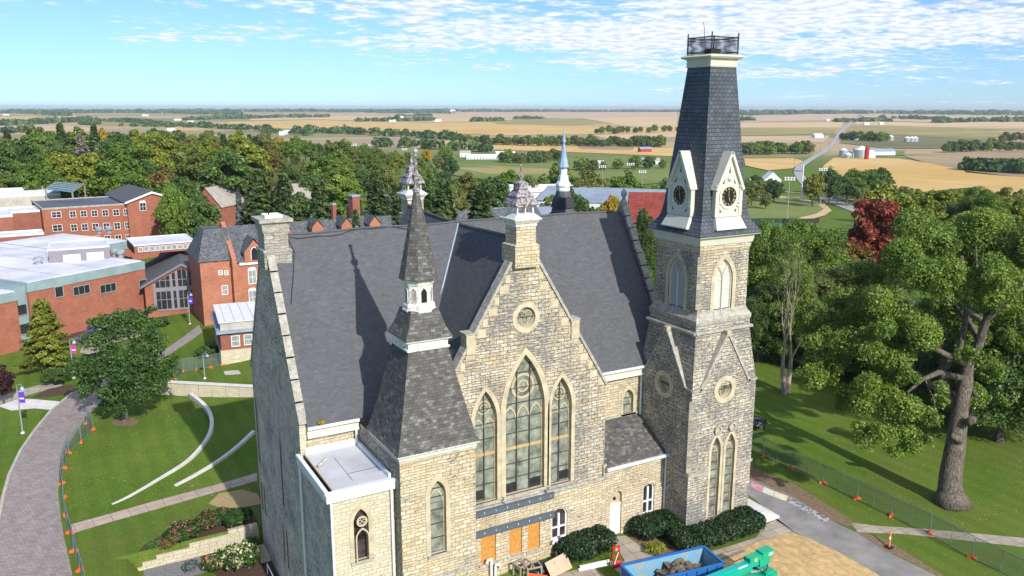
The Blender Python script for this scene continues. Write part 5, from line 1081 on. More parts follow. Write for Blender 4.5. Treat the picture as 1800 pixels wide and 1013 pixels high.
CTR = [('con0', 668, 318, 160, 'dark pine right of the big brick chimney', 90), ('con0', 780, 318, 150, 'broad dark evergreen between the two lantern chimneys', 110), ('con1', 845, 338, 140, 'yellowish dark evergreen right behind the front lantern', 110), ('con1', 700, 345, 130, 'pine with drooping branches behind the corner spire', 70), ('con0', 560, 320, 165, 'dark green conifer behind the seminary dormers', 80), ('dark0', 1000, 330, 190, 'dark tree right of the blue-capped spire', 60), ('dark0', 1028, 350, 160, 'rounded dark tree behind the nave ridge', 60), ('yellow0', 1070, 345, 170, 'yellow green tree poking above the nave ridge', 44), ('con0', 1128, 372, 118, 'thin dark conifer squeezed between the nave and the clock tower', 60), ('yg0', 985, 278, 420, 'yellow green tree behind the tip of the blue spire', 44), ('con1', 625, 372, 118, 'young bright pine poking above the nave roof', 44)]
for k, u, v, D, lb, w_ in CTR: single(k, u, v, D, lb, w_)
# --- woods: every crown one can tell apart is a tree
random.seed(11)
def wood(reg, n, urange, drange, kinds, hr, label_place, group, sky=None):
    for i in range(n):
        u = urange[0]+(urange[1]-urange[0])*((i*.618034) % 1); t = (i+.5)/n; D = drange[0]+(drange[1]-drange[0])*t**1.2
        P = at_depth(u, 300, D); zb = terr(P.x, P.y); h = random.uniform(*hr); q = np.array([P.x, P.y, zb+h])-CAM; D2 = float(q@_fw); v = 506.5+F_PX*float(q@_d)/D2
        if sky: v = max(v, sky(u)+random.uniform(0, 6))
        k = random.choice(kinds); word = {'g': 'green leafy', 'd': 'dark green', 'y': 'yellow green', 'o': 'olive green', 'c': 'dark coniferous', 'r': 'rusty', 'b': 'blue grey conifer', 'f': 'small far', 'n': {'0': 'green leafy', '1': 'dark green', '2': 'olive green'}[k[-1]]}[k[0]]
        if k == 'yellow0': word = 'bright yellow'
        plant(k, u, v, D, word+' tree in '+label_place, group+', '+word)
wood('L', 84, (-30, 470), (238, 560), ['green0', 'green1', 'green2', 'dark0', 'yg0', 'olive0', 'green0', 'olive1', 'yg1', 'yg0', 'con0', 'green1', 'dark1', 'yg1', 'olive1', 'rust0'], (15, 25), 'the woods beyond the campus buildings at the left', 'trees in the left woods', lambda u: 222+.03*max(0, u-100))
wood('M', 62, (460, 1180), (200, 480), ['green0', 'green1', 'green2', 'dark0', 'dark1', 'con1', 'olive0', 'olive1', 'dark0'], (11, 17), 'the wood behind the chapel', 'trees behind the chapel', lambda u: 268)
wood('M2', 44, (420, 800), (480, 820), ['green0', 'green1', 'dark0', 'yg0', 'olive0', 'yellow0', 'green2', 'olive1'], (12, 18), 'the wooded edge of the farmland left of centre', 'trees at the wood edge')
wood('M3', 26, (770, 1175), (260, 430), ['green0', 'green1', 'dark0', 'olive0', 'yg1', 'olive1', 'dark1'], (9, 15), 'the scattered trees between the pale metal roofs and the far green', 'trees around the metal roofs', lambda u: 300)
wood('T', 12, (1185, 1300), (150, 420), ['green0', 'dark0', 'yg0', 'green1', 'olive0'], (10, 14), 'the grounds directly behind the clock tower', 'trees behind the tower')
wood('R', 40, (1560, 1830), (190, 420), ['near0', 'green1', 'yg0', 'yg1', 'near2', 'near1', 'olive0', 'yg0'], (12, 17), 'the belt of trees behind the oak', 'trees behind the oak', lambda u: 300)
wood('R2', 12, (1432, 1560), (455, 540), ['green0', 'green2', 'dark0', 'yg0'], (14, 20), 'the clump across the country road', 'trees across the road')
wood('H', 8, (1308, 1372), (430, 560), ['yg0', 'dark0', 'olive0', 'green1'], (9, 14), 'the garden of the white farmhouse', 'trees around the white farmhouse')
# farther tree lines: nearest crowns as trees of their own, the remainder as one wooded mass
def line(n, pts, label, group, kinds=('fgreen', 'fdark', 'folive'), hr=(10, 16)):
    for i in range(n):
        t = i/(n-1)*(len(pts)-1) if n > 1 else 0; k = min(int(t), len(pts)-2); f_ = t-k; u = pts[k][0]+(pts[k+1][0]-pts[k][0])*f_+random.uniform(-3, 3); vb = pts[k][1]+(pts[k+1][1]-pts[k][1])*f_+random.uniform(-1.2, 1.2)
        P = G(u, vb); h = random.uniform(*hr); D = float(np.dot(np.array(P)-CAM, _fw)); q = np.array([P.x, P.y, P.z+h])-CAM; D2 = float(q@_fw); plant(random.choice(kinds), u, 506.5+F_PX*float(q@_d)/D2, D2, label, group)
line(62, [(795, 252), (900, 256), (1000, 257), (1100, 258), (1165, 258)], 'tree in the hedgerow crossing the farmland behind the blue spire', 'trees of the long hedgerow')
line(14, [(1050, 236), (1110, 234), (1190, 232)], 'tree in the short row left of the clock tower roof', 'trees of the short row')
line(22, [(1302, 272), (1350, 271), (1425, 270)], 'tree in the hedgerow just right of the clock tower', 'trees right of the tower')
line(14, [(1482, 246), (1520, 248), (1556, 250)], 'tree around the roadside farm at the right', 'trees around the roadside farm')
line(16, [(1665, 268), (1720, 266), (1800, 266)], 'tree in the far right hedgerow', 'trees in the far right hedgerow'); line(8, [(1760, 250), (1830, 246)], 'tree in the clump at the far right edge', 'trees in the right edge clump')
line(10, [(1020, 302), (1050, 300), (1165, 296)], 'round tree on the green beside the sheds', 'trees on the green', hr=(8, 12)); line(10, [(880, 286), (940, 288), (985, 282)], 'tree among the white sheds', 'trees among the white sheds', hr=(9, 14))
def far_mass():
    rg = random.Random(4); P_, N_, S_, T_ = [], [], [], []; ng = np.random.default_rng(8)
    bands = [([(0, 221), (150, 214), (160, 220)], 16, 60), ([(120, 199), (300, 199), (420, 203)], 18, 110), ([(100, 211), (250, 216)], 14, 34), ([(320, 211), (450, 208), (575, 206)], 15, 80), ([(240, 216), (300, 222), (420, 228), (560, 234), (640, 236)], 14, 90), ([(630, 214), (720, 213), (760, 212)], 14, 50), ([(620, 236), (800, 246)], 14, 40), ([(0, 193), (300, 192), (600, 194), (800, 195)], 22, 260), ([(810, 196), (1000, 195), (1190, 196)], 22, 160), ([(1300, 203), (1420, 200), (1540, 200), (1800, 203)], 22, 160), ([(0, 190.2), (450, 191), (900, 192), (1300, 193), (1800, 194.5)], 26, 420), ([(1545, 208), (1650, 211), (1660, 213)], 16, 40), ([(1460, 215), (1520, 214), (1560, 214)], 14, 26), ([(830, 214), (880, 213)], 14, 14), ([(900, 209), (955, 209)], 12, 12), ([(0, 236), (60, 232)], 14, 16), ([(700, 206), (760, 204)], 14, 20), ([(1650, 216), (1740, 214), (1800, 214)], 16, 40), ([(1300, 212), (1320, 212)], 14, 6), ([(660, 258), (760, 262), (860, 268)], 13, 30), ([(1700, 300), (1800, 306)], 12, 26), ([(0, 199), (60, 200), (120, 204)], 18, 60), ([(200, 222), (380, 226), (560, 240)], 12, 40), ([(560, 197), (700, 199), (800, 200)], 18, 80)]
    for pts, hh, n in bands:
        for i in range(n):
            t = rg.random()*(len(pts)-1); k = min(int(t), len(pts)-2); f_ = t-k; u = pts[k][0]+(pts[k+1][0]-pts[k][0])*f_; v = pts[k][1]+(pts[k+1][1]-pts[k][1])*f_+rg.gauss(0, .35)
            P = G(u, max(v, 190.9)); D = (P-Vector(CAM)).length
            if D > 9500: P = Vector(CAM)+(P-Vector(CAM))*(9500/D); P.z = terr(P.x, P.y)
            D = min(D, 9500); sz = hh*rg.uniform(.7, 1.1); r_ = sz*rg.uniform(.45, .9)*(1 if D < 3000 else 2.2); m_ = 46 if D < 3000 else 26
            d = ng.normal(size=(m_, 3)); d /= np.linalg.norm(d, axis=1)[:, None]; d[:, 2] = np.abs(d[:, 2])
            P_.append(np.array([P.x, P.y, P.z+sz*.25])+d*np.array([r_, r_, sz*.72])*(.8+.3*ng.random((m_, 1)))); N_.append(d+ng.normal(size=(m_, 3))*.4); S_.append(np.full(m_, r_*.42)*(.7+.6*ng.random(m_))); T_.append(.4*ng.random(m_)+.6*rg.random())
    o = leaves('distant_woods', np.concatenate(P_), np.concatenate(N_), np.concatenate(S_), np.concatenate(T_), LM['dark']); tag(o, 'far-off dark woods and hedgerows scattered over the plain to the horizon', 'woods', None, 'stuff')
far_mass()
# --- fallen leaves and worn tufts scattered over the lawns
def litter():
    rg = np.random.default_rng(12); P_ = []
    for (x0, x1, y0, y1, n) in ((-50, -32, 20, 62, 1200), (8, 60, -22, 40, 2200), (-60, -50, 20, 70, 300), (12, 34, -14, 8, 900)):
        for i in range(n):
            x, y = rg.uniform(x0, x1), rg.uniform(y0, y1); P_.append((x, y, terr(x, y)+.03))
    P_ = np.array(P_); n = len(P_); nn = np.tile([0., 0., 1.], (n, 1))+rg.normal(size=(n, 3))*.25
    o = leaves('fallen_leaves', P_, nn, .035+.05*rg.random(n)**2, rg.random(n), LM['peachflower']); tag(o, 'dry fallen leaves scattered over the lawns', 'leaves', None, 'stuff')
litter()
# --- shrubs and hedges
def blob(name, label, cat, c, rad, mat, n, ls, seed=1, nl=9, flower=None, nf=0, fs=.1, group=None, boxy=False):
    rg = np.random.default_rng(seed); root = thing(name, label, cat, tuple(c), group); lobes = []
    if boxy:
        L, W, H, rz = rad; k = 0
        nxx = max(2, int(L/ (W*.6))); 
        for i in range(nxx):
            for j in (-1, 1): a = (i/(nxx-1)-.5)*(L-W*.8); b = j*W*.22; lobes.append((a*math.cos(rz)-b*math.sin(rz), a*math.sin(rz)+b*math.cos(rz), H*.52, H*.52))
    else:
        for i in range(nl):
            a = i*2.4; q = math.sqrt((i+.5)/nl)*.62; lobes.append((rad[0]*q*math.cos(a), rad[1]*q*math.sin(a), rad[2]*(.42+.1*rg.random()), min(rad[:2])*.42+.1*rg.random()))
    p, nn, s, t = lobe_leaves(rg, lobes, n, ls, .5); p[:, 2] = np.maximum(p[:, 2], .02); leaves('foliage', p, nn, s, t, LM[mat], root)
    core = MB()
    for l in lobes: core.ball((l[0], l[1], l[2]*.9), l[3]*.72, M['barkdark'], n=6, sz=.8)
    core.build('stems', root, local=True)
    if nf:
        p, nn, s, t = lobe_leaves(rg, lobes, nf, fs, .2); c0 = np.mean(np.array([l[:3] for l in lobes]), 0); P2, N2, S2, T2 = [], [], [], []
        for i in range(nf):
            for q in range(7):
                dd = rg.normal(size=3); dd /= np.linalg.norm(dd); P2.append(p[i]+(p[i]-c0)*.04+dd*s[i]*.7*np.array([.8, .8, 1.25])); N2.append(dd+.3*nn[i]); S2.append(s[i]*.55); T2.append(.5*t[i]+.5*rg.random())
        leaves('flowers', np.array(P2), np.array(N2), np.array(S2), np.array(T2), LM[flower], root)
    return root
def bl(u, v, dz=0): return G(u, v)
blob('flowering_shrub', 'long mound of red and pink flowering shrubs above the stone retaining wall, left half', 'shrub', G(322, 948), (1.9, 1.3, 1.6), 'shrub', 3600, .13, 1, 9, 'pinkflower', 260, .13)
blob('flowering_shrub', 'pink flowering shrub next to the clipped green bush above the retaining wall', 'shrub', G(372, 925), (1.7, 1.2, 1.5), 'shrub', 3200, .13, 2, 9, 'pinkflower', 230, .13)
blob('clipped_bush', 'rounded dark green bush between the pink shrubs and the end wall of the chapel', 'bush', G(415, 922), (1.5, 1.1, 1.5), 'shrub', 4200, .12, 3)
blob('perennial_clump', 'grey-green low plants at the left tip of the retaining wall bed', 'plant', G(272, 975), (1.0, .7, .6), 'dark', 1200, .10, 4)
blob('perennial_clump', 'brownish dry plants beside the pink shrubs', 'plant', G(296, 966), (.8, .7, .8), 'rust', 1100, .10, 5)
blob('hydrangea', 'large hydrangea covered in cream-white flower heads below the retaining wall', 'shrub', (-35.3, 15.0, -3), (1.9, 1.6, 2.0), 'shrub', 5200, .14, 6, 10, 'creamflower', 300, .21)
blob('hydrangea', 'peach-coloured hydrangea left of the cream-white one', 'shrub', (-37.2, 15.2, -3), (1.0, .9, 1.6), 'shrub', 2200, .13, 7, 7, 'peachflower', 130, .17)
blob('clipped_bush', 'small dark bush tucked between the retaining wall and the cream hydrangea', 'bush', (-33.9, 17.4, -3), (.95, .8, 1.1), 'dark', 1800, .11, 8)
blob('perennial_clump', 'bluish green plant on the gravel below the retaining wall', 'plant', (-38.9, 16.6, -3), (.7, .6, .6), 'bluespruce', 700, .09, 9)
blob('yew_hedge', 'dark clipped yew hedge left of the white side door', 'hedge', G(1040, 982)+Vector((.1, .9, -.1)), (4.4, 1.7, 1.7, .06), 'yew', 9000, .12, 10, boxy=True)
blob('yew_hedge', 'dark clipped yew hedge under the small white sash window right of the door', 'hedge', (-5.3, -1.75, 0), (3.6, 1.7, 1.55, 0), 'yew', 7000, .12, 11, boxy=True)
blob('yew_hedge', 'dark yew hedge running along the shaded side of the clock tower base', 'hedge', (-4.45, -4.0, 0), (3.8, 1.6, 1.3, 1.35), 'yew', 6500, .12, 12, boxy=True)
blob('yew_hedge', 'dark yew hedge in front of the clock tower corner', 'hedge', (-1.9, -5.1, 0), (4.2, 2.0, 1.5, 0), 'yew', 7500, .12, 13, boxy=True)
blob('yew_hedge', 'rounded end hedge in front of the twin lancet windows of the tower', 'hedge', (1.35, -4.95, 0), (3.3, 2.3, 1.65, .05), 'yew', 7500, .12, 14, boxy=True)
blob('perennial_clump', 'yellow-green plants in the gravel bed between the hedges', 'plant', G(1150, 968), (1.1, .7, .4), 'yellowgreen', 900, .09, 15)
blob('blue_shrub', 'small bluish shrub on the lawn just behind the clock tower', 'shrub', G(1328, 752), (1.2, 1.2, 1.2), 'bluespruce', 1600, .14, 16)
blob('garden_bush', 'low green bush at the corner of the flat-roofed brick cottage', 'bush', G(365, 628), (2.2, 1.5, 1.7), 'dark', 2600, .2, 17)
blob('garden_bush', 'green bush at the left foot of the glass gabled hall', 'bush', G(275, 575), (2.6, 1.5, 1.5), 'dark', 2600, .2, 18)
blob('weed', 'dry yellow weed growing in the roof gutter', 'plant', (-31.3, 2.5, 13.0), (.25, .2, .5), 'yellow', 260, .06, 19)
# ================================================================== CAMPUS BUILDINGS
def ztop(P, u, v):
    q = ray(u, v); t = ((P[0]-CAM[0])*q[0]+(P[1]-CAM[1])*q[1])/(q[0]**2+q[1]**2); return CAM[2]+q[2]*t
class Wall:      # a vertical wall plane through two ground points; pixels are turned into (along, height)
    def __init__(s, A, B):
        s.A = Vector((A[0], A[1], 0)); B = Vector((B[0], B[1], 0)); s.L = (B-s.A).length; s.U = (B-s.A)/s.L; s.N = s.U.cross(Z_)
    def hit(s, u, v):
        q = Vector(ray(u, v)); t = ((s.A-Vector(CAM)).dot(s.N))/q.dot(s.N); P = Vector(CAM)+q*t; return (P-s.A).dot(s.U), P.z
    def at(s, a, n, z): return s.A+s.U*a+s.N*n+Z_*z
def win(W, parent, a0, a1, z0, z1, cols=2, rows=2, fr='white', gl='darkglass', arched=False, name='window', fw=.09):
    m = MB(); m.obox(W.A, W.U, W.N, a0, a1, .02, .05, z0, z1, M[gl]); o = m.build(name, parent)
    f = MB()
    for a in (a0, a1-fw): f.obox(W.A, W.U, W.N, a, a+fw, .03, .12, z0, z1, M[fr])
    for z in (z0, z1-fw): f.obox(W.A, W.U, W.N, a0, a1, .032, .125, z, z+fw, M[fr])
    for i in range(1, cols): a = a0+(a1-a0)*i/cols; f.obox(W.A, W.U, W.N, a-fw*.35, a+fw*.35, .03, .09, z0, z1, M[fr])
    for i in range(1, rows): z = z0+(z1-z0)*i/rows; f.obox(W.A, W.U, W.N, a0, a1, .031, .095, z-fw*.3, z+fw*.3, M[fr])
    if arched: f.prism(W.at(0, .12, 0), W.U, arch((a0+a1)/2, z1, a1-a0, z1+.02, z1+(a1-a0)*.35, 4)[2:], .1, M[fr])
    f.build('window_frame', o); return o
def shell(W, parent, depth, z0, z1, mat, a0=0.0, a1=None, roof='membrane', par=.35, rim='gutter', back=0.0, name='wall'):
    a1 = W.L if a1 is None else a1; m = MB(); m.obox(W.A, W.U, W.N, a0, a1, -depth, -back, z0, z1, M[mat]); w_ = m.build(name, parent)
    if roof:
        r = MB(); r.obox(W.A, W.U, W.N, a0+.25, a1-.25, -depth+.25, -back-.25, z1+.003, z1+.06, M[roof]); r = r.build('roof', parent)
        e = MB(); 
        for x0, x1, y0, y1 in ((a0-.06, a1+.06, -back-.25, -back+.06), (a0-.06, a1+.06, -depth-.06, -depth+.25), (a0-.06, a0+.25, -depth+.25, -back-.25), (a1-.25, a1+.06, -depth+.25, -back-.25)): e.obox(W.A, W.U, W.N, x0, x1, y0, y1, z1-.1, z1+par, M[rim])
        e.build('parapet', r)
    return w_
def gable_roof(W, parent, a0, a1, depth, ze, rise, mat='slate_old', over=.4, along=True, wallmat='brick', back=0.0):
    r = MB(); A, U, N = W.A, W.U, W.N; P = lambda a, n, z: A+U*a+N*n+Z_*z
    n0, n1 = -back, -back-depth; md = (n0+n1)/2
    if along:
        r.add([P(a0-over, n0+over, ze-.1), P(a1+over, n0+over, ze-.1), P(a1+over, md, ze+rise), P(a0-over, md, ze+rise), P(a0-over, n1-over, ze-.1), P(a1+over, n1-over, ze-.1)], ((0, 1, 2, 3), (3, 2, 5, 4)), M[mat])
        g = MB(); g.add([P(a0, n0, ze-.1), P(a0, n1, ze-.1), P(a0, md, ze+rise-.1)], ((1, 0, 2),), M[wallmat]); g.add([P(a1, n0, ze-.1), P(a1, n1, ze-.1), P(a1, md, ze+rise-.1)], ((0, 1, 2),), M[wallmat])
    else:
        mid = (a0+a1)/2
        r.add([P(a0-over, n0+over, ze-.1), P(mid, n0+over, ze+rise), P(mid, n1-over, ze+rise), P(a0-over, n1-over, ze-.1), P(a1+over, n0+over, ze-.1), P(a1+over, n1-over, ze-.1)], ((0, 1, 2, 3), (4, 5, 2, 1)), M[mat])
        g = MB(); g.add([P(a0, n0-.01, ze-.1), P(a1, n0-.01, ze-.1), P(mid, n0-.01, ze+rise-.1)], ((0, 1, 2),), M[wallmat])
    ro = r.build('roof', parent); g.build('gable', parent); return ro
# ---- long brick hall with metal band (left)
A, B = G(60, 604), G(262, 552); H1 = Wall(A, B); zt1 = H1.hit(165, 491)[1]; zr1 = H1.hit(165, 476)[1]
hall = thing('brick_hall', 'long low modern brick hall with pale flat roofs and a blue-grey metal band', 'building', tuple(H1.at(0, 0, -1.5)))
shell(H1, hall, 43, -2.5, zt1, 'brick', 0, H1.L, roof=None); m = MB(); m.obox(H1.A, H1.U, H1.N, H1.L, H1.L+14, -42, -21, -2.5, zt1, M['brick']); m.obox(H1.A, H1.U, H1.N, H1.L, H1.L+14, -41.9, -20.9, zt1, zr1+.12, M['verdigris']); m.obox(H1.A, H1.U, H1.N, H1.L, H1.L+13.7, -41.6, -21.2, zr1+.12, zr1+.2, M['membrane']); m.build('rear_wing', hall)
m = MB(); m.obox(H1.A, H1.U, H1.N, -.1, H1.L, -42, .12, zt1, zr1, M['verdigris']); m.build('metal_band', hall)
m = MB(); m.obox(H1.A, H1.U, H1.N, .3, H1.L-.3, -41.8, -.3, zr1, zr1+.12, M['membrane']); rf = m.build('roof', hall)
m = MB()
for a in (6, 13, 18): m.obox(H1.A, H1.U, H1.N, a, a+.06, -41, -.5, zr1+.12, zr1+.15, M['purplish'])
m.build('membrane_seam', rf)
for px in ((97, 503, 110, 524), (129, 500, 157, 521), (176, 497, 203, 517), (245, 491, 257, 510)):
    a0, z0 = H1.hit(px[0], px[3]); a1, z1 = H1.hit(px[2], px[1]); win(H1, hall, a0, a1, z0, z1+.1, max(1, int((a1-a0)/1.0)), 1, 'verdigris')
# projecting left end
W0 = Wall(H1.at(-16, 1.6, 0), H1.at(-2.8, 1.6, 0)); shell(W0, hall, 40, -2.5, zt1-.5, 'brick', roof=None, name='end_wing')
m = MB(); m.obox(W0.A, W0.U, W0.N, -.1, W0.L+.1, -38, .1, zt1-.5, zr1-.55, M['verdigris']); m.obox(W0.A, W0.U, W0.N, .1, W0.L-.1, -37.8, -.1, zr1-.55, zr1-.45, M['membrane']); m.obox(W0.A, W0.U, W0.N, W0.L, W0.L+2.8, -10, -2.0, -2.5, zr1-.4, M['verdigris']); m.build('end_roof', hall)
for z0, z1 in ((.2, 1.9), (3.2, 4.9)):
    WW = Wall(W0.at(W0.L+.1, -1.98, 0), W0.at(W0.L+2.7, -1.98, 0)); win(WW, hall, .1, 2.5, z0, z1, 1, 1, 'verdigris')
# rooftop plant room with two vents, glazed monitor, exhaust fans
def onroof(u, v, z): return Vector(at_z(u, v, z))
A, B = onroof(87, 464, zr1), onroof(194, 456, zr1); W = Wall(A, B); zz = W.hit(140, 437)[1]
shell(W, hall, 9, zr1+.1, zz, 'purplish', roof='membrane', par=.15, name='plant_room')
for px in ((112, 446, 141, 463), (153, 442, 182, 458)):
    a0, z0 = W.hit(px[0], px[3]); a1, z1 = W.hit(px[2], px[1]); m = MB()
    for i in range(9): m.obox(W.A, W.U, W.N, a0, a1, .02, .12-.05*(i % 2), z0+(z1-z0)*i/9, z0+(z1-z0)*(i+.8)/9, M['louver'])
    m.build('vent_grille', hall)
A, B = onroof(237, 449, zr1), onroof(345, 440, zr1); W = Wall(A, B); zz = W.hit(290, 433)[1]
shell(W, hall, 10, zr1+.1, zz+.5, 'brick_dark', roof='membrane', par=.15, name='roof_monitor')
for i in range(10): win(W, hall, .6+i*(W.L-1)/10, .6+(i+.88)*(W.L-1)/10, zr1+.5, zz+.2, 1, 1, 'gutter', 'oldglass')
for u, v in ((96, 452), (112, 450), (68, 468), (202, 453), (213, 455), (104, 455), (192, 412), (175, 413)):
    P = onroof(u, v-2, zr1); m = MB(); m.frustums((P.x, P.y), [(zr1, .5), (zr1+.7, .45)], M['galv'], 8); m.frustums((P.x, P.y), [(zr1+.7, .75), (zr1+1.15, .8), (zr1+1.4, .45)], M['galv'], 10); tag(m.build('roof_fan'), 'round galvanised exhaust fan on the pale flat roof of the long hall', 'fan', 'exhaust fans on the hall roof')
# ---- glass gabled hall
A, B = G(259, 559), G(356, 545); W = Wall(A, B); ze_ = W.hit(259, 503)[1]; mid, zp = W.hit(318, 466)
gh = thing('glass_hall', 'gabled dining hall with a tall dark glass front and a dark grey roof', 'building', tuple(W.at(0, 0, -1)))
LW = mid*2; m = MB(); m.prism(W.at(0, 0, 0), W.U, [(0, -2), (LW, -2), (LW, ze_), (mid, zp), (0, ze_)], 22, M['brick'])
m.build('wall', gh); gable_roof(W, gh, 0, LW, 22, ze_, zp-ze_+.1, 'roof', .6, False, 'purplish')
m = MB(); m.prism(W.at(0, .5, 0), W.U, [(-.6, ze_-.35), (mid, zp-.1), (LW+.6, ze_-.35), (LW+.6, ze_+.0), (mid, zp+.3), (-.6, ze_+.0)], .3, M['purplish']); m.build('bargeboard', gh)
a0, zb = W.hit(275, 546); a1 = 2*mid-a0
m = MB(); m.poly(W.at(0, .02, 0), W.U, [(a0, zb), (a1, zb), (a1, ze_+(zp-ze_)*(LW-a1)/mid-.5), (mid, zp-.6), (a0, ze_+(zp-ze_)*a0/mid-.5)], M['darkglass']); gg = m.build('glass_front', gh)
f = MB(); zmid = W.hit(315, 507)[1]
for i in range(11):
    a = a0+(a1-a0)*i/10; h_ = ze_+(zp-ze_)*(1-abs(a-mid)/mid)-.5; th = .22 if i in (0, 3, 4, 6, 7, 10) else .05; f.obox(W.A, W.U, W.N, a-th, a+th, .03, .12 if th > .1 else .08, zb, h_, M['purplish'])
for z, th in ((zb, .15), (zmid, .35), (zb+(zmid-zb)*.5, .05), (zmid+1.6, .05)): 
    k = 0 if z < ze_ else (z-ze_)/(zp-ze_)*mid; f.obox(W.A, W.U, W.N, max(a0, k), min(a1, LW-k), .035, .13 if th > .1 else .07, z-th, z+th, M['purplish'])
f.build('mullions', gg)
# terrace with curved railing, small tables
P = G(236, 552); m = MB(); m.rings([[(P.x+3.2*math.cos(a)*1.1, P.y+3.0*math.sin(a)+1.5, z) for a in [2*PI*i/14 for i in range(14)]] for z in (-2, 1.7)], M['concrete']); t_ = m.build('terrace'); tag(t_, 'small raised concrete terrace between the brick hall and the glass hall', 'terrace')
rr = MB(); ring_ = [(P.x+3.2*math.cos(a)*1.1, P.y+3.0*math.sin(a)+1.5) for a in [PI*.6+1.3*PI*i/18 for i in range(19)]]
for z in (2.1, 2.75): rr.tube([(a, b, z) for a, b in ring_], .05, M['iron'], 4)
for a, b in ring_: rr.tube([(a, b, 1.7), (a, b, 2.75)], .03, M['iron'], 3)
rr.build('railing', t_)
def cafe_table(P, z, mt, label, grp):
    m_ = thing('cafe_table', label, 'table', (P.x, P.y, z), grp); a = MB(); a.frustums((0, 0), [(.70, .5), (.75, .5)], mt, 10); a.build('table_top', m_, local=True); a = MB(); a.tube([(0, 0, 0), (0, 0, .7)], .06, mt, 6); a.frustums((0, 0), [(0, .3), (.05, .28)], mt, 8); a.build('leg', m_, local=True)
def cafe_chair(P, z, mt, label, grp, rz):
    m_ = thing('garden_chair', label, 'chair', (P.x, P.y, z), grp, rz); a = MB(); a.box((0, 0, .43), (.5, .5, .06), mt); a.build('seat', m_, local=True); a = MB(); a.box((0, .24, .75), (.5, .06, .6), mt); a.build('backrest', m_, local=True)
    for x in (-.2, .2):
        for y in (-.2, .2): a = MB(); a.tube([(x, y, 0), (x, y, .42)], .03, mt, 4); a.build('leg', m_, local=True)
M['purple'] = plain('purple_paint', (.13, .05, .55), .45, .05)
for dx, dy in ((-.8, .6), (.9, 1.9)): cafe_table(P+Vector((dx, dy, 0)), 1.7, M['iron'], 'black table on the small raised terrace', 'black terrace tables')
for i, (u, v) in enumerate(((163, 577), (160, 588), (147, 600), (142, 603))): cafe_table(G(u, v), terr(*G(u, v)[:2]), M['purple'], 'purple table on the patio in front of the long brick hall', 'purple patio tables')
for i, (u, v) in enumerate(((158, 574), (168, 580), (155, 590), (165, 591), (138, 602), (152, 602))): Q = G(u, v); cafe_chair(Q, Q.z, M['purple'], 'purple chair on the patio in front of the long brick hall', 'purple patio chairs', i*1.3)
# ---- seminary: tall old brick building with slate roofs
A, B = G(360, 574), G(415, 562); W = Wall(A, B); zE = W.hit(390, 458)[1]
sem = thing('seminary', 'old orange brick seminary with slate roofs, stone-capped gable wall and dormers behind the chapel', 'building', tuple(W.at(0, 0, -1)))
shell(W, sem, 12, -2, zE, 'brick_orange', roof=None, name='low_wing_wall')
hp = MB(); P_ = lambda a, n, z: W.A+W.U*a+W.N*n+Z_*z; e = .3; zz = W.hit(395, 420)[1]
hp.add([P_(-e, e, zE), P_(W.L+e, e, zE), P_(W.L+e, -12, zE), P_(-e, -12, zE), P_(1.6, -4, zz+1.2), P_(W.L+e, -4, zz+1.2), P_(W.L+e, -8, zz+1.2), P_(1.6, -8, zz+1.2)], ((0, 1, 5, 4), (3, 0, 4, 7), (2, 3, 7, 6), (4, 5, 6, 7)), M['slate_old']); hp.build('hip_roof', sem)
for px in ((384, 475, 391, 484), (394.5, 475, 401, 484), (390, 501, 400, 519)):
    a0, z0 = W.hit(px[0], px[3]); a1, z1 = W.hit(px[2], px[1]); win(W, sem, a0, a1, z0, z1, 1, 2, 'white', 'oldglass')
W2 = Wall(W.at(W.L, 1.2, 0), W.at(W.L+62, 1.2, 0)); z2 = W2.hit(440, 459)[1]; zrg = W2.hit(500, 385)
zR2 = None
shell(W2, sem, 15, -2, z2, 'brick_orange', roof=None, name='main_wall')
q = Vector(ray(560, 387)); N_ = W2.N; t = ((W2.A-N_*7.5-Vector(CAM)).dot(N_))/q.dot(N_); zR2 = (Vector(CAM)+q*t).z
gable_roof(W2, sem, 0, W2.L, 15, z2, zR2-z2, 'slate_old', .35, True, 'brick_orange')
m = MB(); m.obox(W2.A, W2.U, W2.N, .9, W2.L, .01, .3, z2-.55, z2-.1, M['white']); m.build('cornice', sem)
# stone-capped end wall rising above the roof
m = MB(); m.prism(W2.at(0, 0, 0)-W2.U*.45+W2.N*.25, -W2.N, [(0, -2), (15.5, -2), (15.5, z2+.5), (7.75, zR2+.9), (0, z2+.5)], -.55, M['brick_orange']) if False else None
for k in (0,):
    P0 = W2.at(-.25, .35, 0); U_ = -W2.N; m.poly(P0, U_, [(0, -2), (15.6, -2), (15.6, z2+.5), (7.8, zR2+.8), (0, z2+.5)], M['brick_orange'], flip=True); m.poly(P0+W2.U*.7, U_, [(0, -2), (15.6, -2), (15.6, z2+.5), (7.8, zR2+.8), (0, z2+.5)], M['brick_orange'])
    for a, b in (((0, z2+.5), (7.8, zR2+.8)), ((7.8, zR2+.8), (15.6, z2+.5))): m.quad(P0+U_*a[0]+Z_*a[1], P0+W2.U*.7+U_*a[0]+Z_*a[1], P0+W2.U*.7+U_*b[0]+Z_*b[1], P0+U_*b[0]+Z_*b[1], M['brick_orange'])
    m.quad(P0-Z_*2, P0+W2.U*.7-Z_*2, P0+W2.U*.7+Z_*(z2+.5), P0+Z_*(z2+.5), M['brick_orange'])
m.build('gable_end_wall', sem)
for px in ((437, 474, 450, 500), (438, 510, 450, 535), (438, 547, 450, 570)):
    a0, z0 = W2.hit(px[0], px[3]); a1, z1 = W2.hit(px[2], px[1]); 
    for k in range(12): win(W2, sem, a0+k*4.2, a1+k*4.2, z0, z1, 2, 2, 'white', 'oldglass', True)
